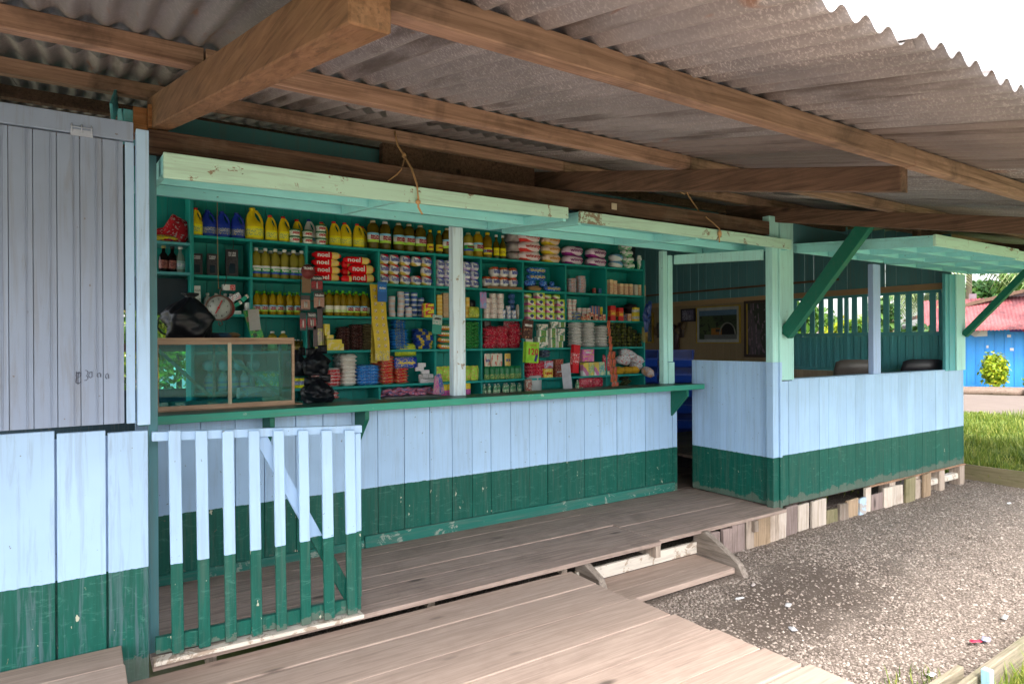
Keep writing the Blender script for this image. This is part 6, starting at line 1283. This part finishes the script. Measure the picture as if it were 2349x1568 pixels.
# ------------------------------------------------------------------ foliage helpers
def leafmat(name, a, b, c=None):
    t = NT(name); x = t.ramp(t.attr(), [(0, a), (.6, b), (1, c or b)]); t.fin(x, .5); t.b.inputs['Transmission Weight'].default_value = 0
    tl = t.n('BsdfTranslucent'); t.l(x, tl.inputs[0]); mx = t.n('MixShader'); mx.inputs[0].default_value = .35; t.l(t.b.outputs[0], mx.inputs[1]); t.l(tl.outputs[0], mx.inputs[2]); t.l(mx.outputs[0], t.t.nodes['Material Output'].inputs['Surface']); return t.m
mLeaf = leafmat('bright_leaf', (.02, .06, .010), (.07, .17, .018), (.17, .28, .04)); mLeafY = leafmat('yellow_green_leaf', (.07, .14, .008), (.24, .32, .012), (.46, .42, .02)); mLeafD = leafmat('dark_leaf', (.012, .045, .012), (.04, .11, .02), (.10, .2, .04)); mPalm = leafmat('palm_leaf', (.05, .10, .025), (.15, .22, .07), (.32, .36, .18))
mBark = wood('tree_bark', (.10, .07, .05), (.2, .15, .11), 'Z')
def leaves(m, c, rad, n, size, rr, shell=.55):
    for _ in range(n):
        d = Vector((rr.gauss(0, 1), rr.gauss(0, 1), rr.gauss(0, 1))).normalized() * (shell + (1 - shell) * rr.random()) * (.75 + .5 * noise.noise(Vector((rr.random() * 9, c[0], c[1]))))
        p = Vector(c) + Vector((d.x * rad[0], d.y * rad[1], d.z * rad[2]))
        nrm = (d + Vector((rr.gauss(0, .6), rr.gauss(0, .6), rr.gauss(0, .6) + .4))).normalized(); a = nrm.orthogonal().normalized(); a = Matrix.Rotation(rr.random() * 6.28, 3, nrm) @ a; b = nrm.cross(a); s_ = size * rr.uniform(.6, 1.3)
        m.add([p - a * s_ * .5, p + b * s_ * .3 + nrm * s_ * .06, p + a * s_ * .6, p - b * s_ * .3 + nrm * s_ * .06], [(0, 1, 2, 3)], 0, min(1, max(0, rr.gauss(.5, .25))))
def tree(name, base, h, crown, nl, size, mat, label, cat, seed, group=None, trunk=.12, blobs=7):
    rr = random.Random(seed); A = empty(name, base, label, cat, group); m = MB(); top = h * .6
    m.tube([(0, 0, 0), (.05 * h * rr.uniform(-1, 1), .05 * h * rr.uniform(-1, 1), top * .5), (0, 0, top), (.1, .1, h * .8)], [trunk, trunk * .8, trunk * .6, trunk * .2], 8)
    cs = []
    for k in range(blobs):
        a = rr.random() * 6.28; q = rr.uniform(.2, .62); c = (crown[0] * q * math.cos(a), crown[1] * q * math.sin(a), h - crown[2] + crown[2] * rr.uniform(-.65, .65)); cs.append(c)
        m.tube([(0, 0, top * rr.uniform(.6, 1)), (c[0] * .5, c[1] * .5, (top + c[2]) / 2), c], [trunk * .4, trunk * .25, trunk * .08], 5)
    m.v = [v + Vector(base) for v in m.v]; m.build('trunk', mBark, A)
    m = MB()
    for c in cs: leaves(m, Vector(c) + Vector(base), [x * rr.uniform(.38, .6) for x in crown], nl // blobs, size, rr, .35)
    m.build('crown', mat, A); return A
def shrub(name, base, rad, nl, size, mat, label, cat, seed, shape='round', group=None):
    rr = random.Random(seed); A = empty(name, base, label, cat, group); m = MB(); B_ = Vector(base)
    for k in range(7):
        a = rr.random() * 6.28; q = B_ + Vector((rad[0] * .6 * math.cos(a), rad[1] * .6 * math.sin(a), rad[2] * rr.uniform(1.0, 1.7))); m.tube([B_, (B_ + q) / 2 + Vector((0, 0, .05)), q], [.015, .012, .004], 5)
    m.build('stems', mBark, A); m = MB()
    if shape == 'round': leaves(m, B_ + Vector((0, 0, rad[2])), rad, nl, size, rr, .6)
    else:
        for k in range(9):
            c = B_ + Vector((rad[0] * rr.uniform(-.6, .6), rad[1] * rr.uniform(-.6, .6), rad[2] * rr.uniform(.3, 1.6))); leaves(m, c, [x * .45 for x in rad], nl // 9, size, rr, .3)
    m.build('foliage', mat, A); return A
# ------------------------------------------------------------------ blue house across the road
h0 = at(2213, 890, 'Z', -.30); h1 = at(2349, 893, 'Z', -.30)
ax = Vector((h1.x - h0.x, h1.y - h0.y, 0)).normalized(); an = Vector((ax.y, -ax.x, 0))
if an.dot(Vector((CAM.x - h0.x, CAM.y - h0.y, 0))) < 0: an = -an
HB = empty('blue_house', (h0.x, h0.y, -.36), 'bright blue boarded house with a pink corrugated awning across the road', 'house')
def hp(s_, o, z): return Vector((h0.x, h0.y, 0)) + ax * s_ + an * o + Vector((0, 0, z))
kh = 1 / ppm((h0.x, h0.y, 1.2)); zq = lambda py: 1.45 - (py - 792) * kh
def slab(m, s0, s1, o0, o1, z0, z1, mi=0): return m.hexa([hp(s0, o1, z0), hp(s1, o1, z0), hp(s1, o0, z0), hp(s0, o0, z0), hp(s0, o1, z1), hp(s1, o1, z1), hp(s1, o0, z1), hp(s0, o0, z1)], mi)
mHB = paint('bright_blue_house_paint', (.035, .26, .66), 'Z', wear=.70, dirt=.15, bare=(.6, .62, .6)); m = MB(); s_ = -1.3
while s_ < 7: slab(m, s_, s_ + .27, -.02, 0, -.36, zq(748)); slab(m, s_ + .262, s_ + .285, .001, .02, -.36, zq(750)); s_ += .275
slab(m, -1.3, 7, -.08, -.021, -.36, zq(748)); m.build('wall', mHB, HB)
mHG = paint('grey_white_board_paint', (.44, .40, .43), 'Z', wear=.6, dirt=.6, bare=(.2, .14, .14)); m = MB(); s_ = -1.3; rr = random.Random(2)
while s_ < 7: w = rr.uniform(.15, .3); slab(m, s_, s_ + w - .01, -.06, -.04, zq(748), zq(721) + .265 * (s_ + .1)); s_ += w
m.build('upper_wall', mHG, HB)
for s_ in (.15, 1.15, 1.45): m = MB(); slab(m, s_, s_ + .22 + .1 * (s_ > .5), -.039, -.02, zq(716), zq(688)); m.build('shutter_board', plain('mauve_board', (.16, .11, .13), .8), HB)
t = NT('pink_corrugated_sheet'); w_ = t.co((1, 1, 1), 'World'); c = t.mix(t.ramp(t.noise(w_, 1.6, 5, .7), [(.42, 0), (.6, 1)]), (.28, .07, .072), (.10, .032, .038)); c = t.mix(t.ramp(t.noise(w_, 14, 4, .7), [(.55, 0), (.75, .6)]), c, (.30, .16, .14)); mPink = t.fin(c, .7)
m = MB(); vs = []; fs = []; nx = 250; ny = 4
for j in range(ny + 1):
    v = j / ny
    for i in range(nx + 1):
        s_ = -1.3 + 8.3 * i / nx; q = hp(s_, .02 + 1.05 * v, zq(700) + .02 * s_ - 1.15 * v); q.z += .022 * math.sin(s_ * 2 * math.pi / .105); vs.append(q)
for j in range(ny):
    for i in range(nx): a = j * (nx + 1) + i; fs.append((a, a + 1, a + nx + 2, a + nx + 1))
m.add(vs, fs, 0, .5, True); m.build('awning', mPink, HB).modifiers.new('thick', 'SOLIDIFY').thickness = .004
m = MB(); zr_ = lambda s_, up: zq(718) + .265 * s_ + up
m.hexa([hp(-1.5, .3, zr_(-1.5, 0)), hp(7, .3, zr_(7, 0)), hp(7, -5, zr_(7, 0)), hp(-1.5, -5, zr_(-1.5, 0)), hp(-1.5, .3, zr_(-1.5, .12)), hp(7, .3, zr_(7, .12)), hp(7, -5, zr_(7, .12)), hp(-1.5, -5, zr_(-1.5, .12))]); m.build('roof', mRafDk, HB)
def poster(px0, px1, py0, py1, label, mat, rot=0, words=(), fold=False):
    off = .022; s0 = (px0 - 2213) * kh * 1.0; s1 = (px1 - 2213) * kh; m = MB()
    if fold: m.add([hp(s0, off, zq(py0) - .25), hp(s1, off, zq(py0)), hp(s1, off, zq(py1)), hp(s0 + .1, off + .05, zq(py1) - .02), hp(s0 - .06, off + .08, zq(py1) + .08)], [(4, 3, 2, 1, 0)], 0, .5)
    else: slab(m, s0, s1, off - .002, off, zq(py1), zq(py0))
    o = m.build('wall_poster', mat); tag(o, label, 'poster'); return o, s0, s1
poster(2225, 2256, 762, 785, 'white torn poster peeling off the blue house', plain('white_paper', (.62, .64, .66), .8), fold=True)
o, s0, s1 = poster(2297, 2349, 752, 776, 'red and purple poster under the pink awning', pack((.05, .03, .16), (.08, .04, .2), (.06, .04, .18), 'busy', .6, freq=1.2))
rz = math.atan2(ax.y, ax.x); 
m = MB(); slab(m, s0 + .45 * (s1 - s0), s1, .0221, .024, zq(775.5), zq(752.5)); rp = m.build('red_half', plain('poster_red', (.5, .02, .04), .6), o)
for i, wd_ in enumerate(('RECOMPENSA', 'DE CON TU PAGO')):
    p = hp(s0 + .24 * (s1 - s0), .026, zq(758 + 7 * i)) - WL[o.as_pointer()]; lettering(o, wd_, p, .07, .40 * (s1 - s0), mYellowInk, rz)
for i, (px, py) in enumerate(((2268, 760), (2292, 782), (2254, 806), (2297, 812), (2266, 822), (2300, 758))): 
    m = MB(); s_ = (px - 2213) * kh; slab(m, s_, s_ + .06 + .05 * (i % 2), .02, .0225, zq(py + 6), zq(py)); m.build('paper_scrap', plain('paper_scrap', (.6, .6, .6), .8), HB)
# shrubs, logs, road edge
b = hp((2258 - 2213) * kh, 1.0, -.33); shrub('leafy_bush', b, (.56, .5, .74), 1700, .13, mLeafY, 'round yellow-green bush with large leaves against the blue house', 'bush', 5)
b = hp((2332 - 2213) * kh, 1.0, -.33); shrub('leafy_bush', b, (.60, .6, .48), 1000, .10, leafmat('mid_leaf', (.03, .10, .03), (.12, .26, .06), (.3, .45, .1)), 'loose green bush right of the yellow-green one by the blue house', 'bush', 6, 'loose')
def log(s0, s1, o0, o1, z, r, label, seed, mat=mBlock):
    p0 = at(2216, 897, 'Z', -.3); q = [hp(s0 + (s1 - s0) * i / 8, o0 + (o1 - o0) * i / 8, z + .02 * noise.noise(Vector((i * .7, seed, 0)))) for i in range(9)]
    m = MB().tube(q, [r * (1 + .2 * noise.noise(Vector((i, seed * 2, 1)))) for i in range(9)], 10); return tag(m.build('log', mat), label, 'log')
mLog = wood('dry_log', (.09, .06, .045), (.20, .15, .12), 'Y', .9)
log(-2.2, 5, 1.9, 1.8, -.20, .085, 'long dry log lying before the blue house, the upper one', 1, mLog); log(-2.2, 1.25, 2.15, 2.2, -.26, .11, 'thick split log below the long one', 2, mLog); log(1.35, 5, 2.25, 2.0, -.27, .10, 'log at the right behind a short stake', 3, mLog)
m = MB(); slab(m, 1.24, 1.40, 2.3, 2.42, -.40, -.10); tag(m.build('stake', mBlock), 'short wooden stake holding the logs by the road', 'stake')
# grass field
def blades(m, n, f, rr, hmin, hmax, w):
    for _ in range(n):
        x, y, z = f(); h = rr.uniform(hmin, hmax); a = rr.random() * 6.28; b = rr.uniform(.1, .7) * h; dx, dy = math.cos(a), math.sin(a); h *= .55 + .9 * max(0, .5 + noise.noise(Vector((x * 1.1, y * 1.1, 3)))); sx_, sy_ = -dy * w / 2, dx * w / 2
        m.add([(x - sx_, y - sy_, z), (x + sx_, y + sy_, z), (x + sx_ * .7 + dx * b * .4, y + sy_ * .7 + dy * b * .4, z + h * .6), (x - sx_ * .7 + dx * b * .4, y - sy_ * .7 + dy * b * .4, z + h * .6), (x + dx * b, y + dy * b, z + h * .95)], [(0, 1, 2, 3), (3, 2, 4)], 0, min(1, max(0, rr.gauss(.5, .25))))
mGrass = leafmat('sunny_grass', (.05, .10, .012), (.17, .23, .03), (.40, .38, .10))
MB().box(9.02, 17.5, -9, 12, -.40, -.30, 0, .5).build('lawn', mEarth2 if 'mEarth2' in globals() else plain('lawn_earth', (.12, .20, .03), .95))['kind'] = 'structure'
rr = random.Random(77); m = MB()
def f1():
    u = rr.random(); x = 9.05 + 8.4 * u ** 1.4; yc_ = -3.5 + x * .365; return x, yc_ + rr.uniform(-1.2, 1.6) * (1 + .12 * (x - 9)), -.31
blades(m, 42000, f1, rr, .05, .20, .014)
def f2(): return rr.uniform(9.1, 16), rr.uniform(-8, 10), -.31
blades(m, 9000, f2, rr, .06, .26, .02)
def f3(): return rr.uniform(8.6, 9.9), rr.uniform(.25, 3.2), -.33
blades(m, 3000, f3, rr, .05, .2, .014)
for _ in range(170):
    x, y, z = f1(); leaves(m, (x, y, z + .05), (.16, .16, .09), 26, .06, rr, .3)
tag(m.build('grass', mGrass, loc=(0, 0, 0)), 'sunlit bright green grass beyond the gravel yard', 'grass', kind='stuff')
m = MB()
def f4():
    x = rr.uniform(3.3, 6.5); return x, -2.16 - abs(rr.gauss(0, .30)), -.30
blades(m, 5000, f4, rr, .04, .17, .010)
def f5(): return rr.uniform(3.0, 3.6), rr.uniform(-2.02, -1.8), -.262
blades(m, 160, f5, rr, .02, .07, .006)
def f6():
    x = rr.uniform(1.2, 8.4); return x, rr.uniform(.4, 3), -.28
blades(m, 2500, f6, rr, .04, .14, .014)
tag(m.build('weeds', mGrass, loc=(0, 0, 0)), 'green weeds along the edging boards and under the floor', 'weeds', kind='stuff')
MB().box(2.6, 9, -3.4, -2.06, -.38, -.30, 0, .5).build('verge', plain('verge_earth', (.12, .14, .04), .95))['kind'] = 'structure'
# edging boards
mEdge = wood('mossy_edging_board', (.20, .17, .12), (.36, .30, .22), 'X', .85, (.10, .13, .05), .5)
tag(MB().hexa([(3.25, -2.135, -.32), (7.5, -2.03, -.32), (7.5, -1.995, -.32), (3.25, -2.10, -.32), (3.25, -2.135, -.15), (7.5, -2.03, -.13), (7.5, -1.995, -.13), (3.25, -2.10, -.15)]).build('edging_board', mEdge, None, .004), 'long mossy edging board along the front of the gravel yard', 'board')
tag(MB().hexa([(3.15, -2.02, -.30), (3.62, -2.04, -.30), (3.62, -2.01, -.30), (3.15, -1.99, -.30), (3.15, -2.02, -.19), (3.62, -2.04, -.16), (3.62, -2.01, -.16), (3.15, -1.99, -.19)]).build('edging_board', mEdge, None, .003), 'short edging plank overlapping the long mossy one', 'board')
tag(MB().hexa([(9.0, -3.2, -.32), (9.03, -3.2, -.32), (9.03, .25, -.32), (9.0, .25, -.32), (9.0, -3.2, -.045), (9.03, -3.2, -.045), (9.03, .25, -.075), (9.0, .25, -.075)]).build('edging_board', wood('green_brown_edging', (.20, .17, .09), (.30, .25, .15), 'Y', .85, (.14, .15, .05), .6), None, .004), 'broad olive brown board between the gravel yard and the grass', 'board')
p = at(2262, 1548, 'Y', -2.16); tag(MB().box(p.x - .02, p.x + .02, -2.185, -2.145, -.34, -.10).build('stake', paint('pale_blue_stake_paint', (.30, .55, .68), 'Z', wear=.6), None, .003), 'pale blue painted stake behind the mossy edging board', 'stake')
# litter on the gravel
def scrap(px, py, w, h, c_, label, tilt=0):
    p = at(px, py, 'Z', -.25); r = random.Random(px); m = MB().pillow(w, h, .012, (0, 0, 0), 5, px % 11, .9); m.v = [Matrix.Rotation(tilt, 3, 'Z') @ v + p + Vector((0, 0, .008)) for v in m.v]; return tag(m.build('litter', plain('litter_film', c_, .4)), label, 'litter')
scrap(1728, 1343, .05, .02, (.5, .43, .41), 'pale crumpled paper scrap nearest the wooden step', .3); scrap(1697, 1374, .08, .012, (.5, .5, .5), 'thin white straw on the dark wet gravel', -.2); scrap(1808, 1389, .07, .035, (.5, .49, .5), 'white plastic scrap in the middle of the wet gravel', .4); scrap(1819, 1444, .06, .04, (.42, .42, .44), 'crinkled clear wrapper below the white scrap', 1); scrap(2305, 1417, .09, .03, (.42, .40, .38), 'pale strip of paper at the right of the gravel', .2)
scrap(2238, 1473, .07, .025, (.55, .02, .06), 'red sweet wrapper near the edging board', -.5); scrap(2262, 1468, .07, .04, (.35, .35, .6), 'bluish white wrapper beside the red one', .3); scrap(2315, 1155, .07, .03, (.75, .77, .8), 'white paper bit far back on the gravel', .1); scrap(1690, 1218, .03, .02, (.6, .65, .75), 'small bluish scrap below the porch offcuts', 0); scrap(2137, 1549, .05, .03, (.75, .75, .75), 'white scrap by the short edging plank', 0)
p = at(1800, 1363, 'Z', -.25); tag(MB().bar((p.x, p.y, -.247), (p.x + .1, p.y + .03, -.245), .01, .006).build('twig', mBlock), 'broken splinter of wood on the wet gravel', 'twig')
# trees and houses beyond
def far(px, X): 
    d = FW + RT * ((px - 1174.5) / FPX); t_ = X / d.x; return CAM.x + d.x * t_, CAM.y + d.y * t_
for i, (px, X, h, cr, mat, lb) in enumerate(((2330, 37, 5.2, (3, 3, 1.9), mLeaf, 'bright green tree rising behind the blue house at the right'), (2230, 44, 6, (3, 3, 2.2), mLeafD, 'dark tree behind the palm fronds'), (2290, 46, 6.0, (3.6, 3.6, 2.3), mLeaf, 'broad tree far behind the blue house roof'), (2480, 40, 6.3, (4, 4, 2.6), mLeafD, 'dark spreading tree out to the right'), (2420, 60, 7.2, (5, 5, 3), mLeaf, 'large distant tree out to the right'))):
    x, y = far(px, X); tree('broadleaf_tree', (x, y, -.36), h, cr, 2600, .38, mat, lb, 'tree', 20 + i, 'trees behind the blue house')
def palm(px, X, h, seed, label, n=15, ln=3.0):
    x, y = far(px, X); A = empty('palm_tree', (x, y, -.36), label, 'palm'); rr = random.Random(seed); B_ = Vector((x, y, -.36)); m = MB(); m.tube([B_, B_ + Vector((.1, .1, h * .5)), B_ + Vector((0, 0, h))], [.16, .12, .10], 8); m.build('trunk', mBark, A); m = MB()
    for k in range(n):
        a = 2 * math.pi * k / n + rr.uniform(-.2, .2); el = rr.uniform(.0, .9); pr = None
        for s_ in range(26):
            u = s_ / 25; r_ = ln * (u * math.cos(el * (1 - u * .5))); q = B_ + Vector((r_ * math.cos(a), r_ * math.sin(a), h + ln * (math.sin(el) * u - .75 * u * u)))
            if pr is not None:
                d = (q - pr).normalized(); sd_ = d.cross(Vector((0, 0, 1))).normalized()
                for sg in (-1, 1):
                    L_ = .75 * math.sin(math.pi * min(1, .12 + u * .9)) + .1; tip = q + sd_ * sg * L_ * .75 + Vector((0, 0, -.55 * L_)) + d * L_ * .4; wv = d * .035
                    m.add([q - wv, q + wv, tip], [(0, 1, 2)], 0, rr.random())
                m.add([pr + Vector((0, 0, .02)), pr - Vector((0, 0, .02)), q - Vector((0, 0, .02)), q + Vector((0, 0, .02))], [(0, 1, 2, 3)], 0, .9)
            pr = q
    m.build('fronds', mPalm, A); return A
palm(2225, 29, 4.7, 3, 'coconut palm drooping its fronds over the blue house roof', 24, 3.4); palm(2120, 30, 3.6, 8, 'young palm seen through the right-hand slats', 13, 2.2)
for i, (px, X, h, cr) in enumerate(((1835, 15.5, 2.9, (1.1, 1.1, 1.15)), (1930, 17, 2.6, (1.0, 1.0, .95)), (1990, 16, 2.3, (.9, .9, .9)), (2050, 18, 3.2, (1.2, 1.2, 1.3)), (1880, 22, 3.8, (1.8, 1.8, 1.7)), (1770, 17, 3.2, (1.5, 1.5, 1.4)), (1660, 20, 4.5, (2.2, 2.2, 2)), (1480, 26, 5.5, (3, 3, 2.4)))):
    x, y = far(px, X); tree('broadleaf_tree', (x, y, -.36), h, cr, 1500, .2, (mLeaf, mLeafY, mLeaf, mLeafD)[i % 4], 'leafy bright tree outside the slatted wall, ' + ordn(i, 8) if i < 4 else 'leafy tree glimpsed through gaps in the teal boards, ' + ordn(i - 4, 4), 'tree', 40 + i, 'trees outside the slatted wall', .06)
x, y = far(2085, 27); A = empty('brick_red_house', (x, y, -.36), 'low brick-red boarded house glimpsed through the right-hand slats', 'house')
m = MB(); d = Vector((.5, -.866, 0)); n_ = Vector((.866, .5, 0)); o_ = Vector((x, y, 0))
def hq(a, b, z): return o_ + d * a + n_ * b + Vector((0, 0, z))
def slab2(m, a0, a1, b0, b1, z0, z1): return m.hexa([hq(a0, b0, z0), hq(a1, b0, z0), hq(a1, b1, z0), hq(a0, b1, z0), hq(a0, b0, z1), hq(a1, b0, z1), hq(a1, b1, z1), hq(a0, b1, z1)])
s_ = -3.5
while s_ < .3: slab2(m, s_, s_ + .2, 0, .05, -.36, 1.35); s_ += .21
m.build('wall', paint('brick_red_paint', (.30, .09, .06), 'Z', wear=.7, dirt=.4), A); m = MB(); m.hexa([hq(-3.8, -.6, 1.45), hq(.5, -.6, 1.45), hq(.5, 3, 2.0), hq(-3.8, 3, 2.0), hq(-3.8, -.6, 1.5), hq(.5, -.6, 1.5), hq(.5, 3, 2.05), hq(-3.8, 3, 2.05)]); m.build('roof', mRoof[1], A)
for a0 in (-.6, -1.7): m = MB(); slab2(m, a0, a0 + .5, -.012, .0, .5, 1.25); m.build('window', plain('dark_window', (.01, .01, .012), .4), A)
# greenery behind the back window
for i, (x, y, h) in enumerate(((.2, 8.5, 2.8), (1.4, 9.0, 3.2), (.8, 10.5, 3.6), (2.4, 10, 3.4))): tree('broadleaf_tree', (x, y, -.36), h, (1.3, 1.2, 1.3), 1500, .14, (mLeaf, mLeafY)[i % 2], 'bright leafy tree seen through the far back window, ' + ordn(i, 4), 'tree', 60 + i, 'trees behind the back window', .06)
# overhead wires
for i, ((xa_, ya_), (xb_, yb2_)) in enumerate((((2270, 226), (2400, 190)), ((2285, 230), (2400, 203)), ((2338, 264), (2400, 245)))):
    p = at(xa_ - 300, ya_ + 83, 'X', 20.0); q = at(xb_ + 200, yb2_ - 55, 'X', 14.0); p2 = at(xa_, ya_, 'X', 19); m = MB(); q2 = at(xb_, yb2_, 'X', 17); dd_ = (q2 - p2)
    m.tube([p2 - dd_ * 6, p2 - dd_ * 2, p2, q2, q2 + dd_ * 3, q2 + dd_ * 8], .008, 5); tag(m.build('overhead_wire', mInk), 'thin dark overhead wire against the sky, ' + ['topmost', 'middle', 'lowest'][i], 'wire', 'overhead wires')
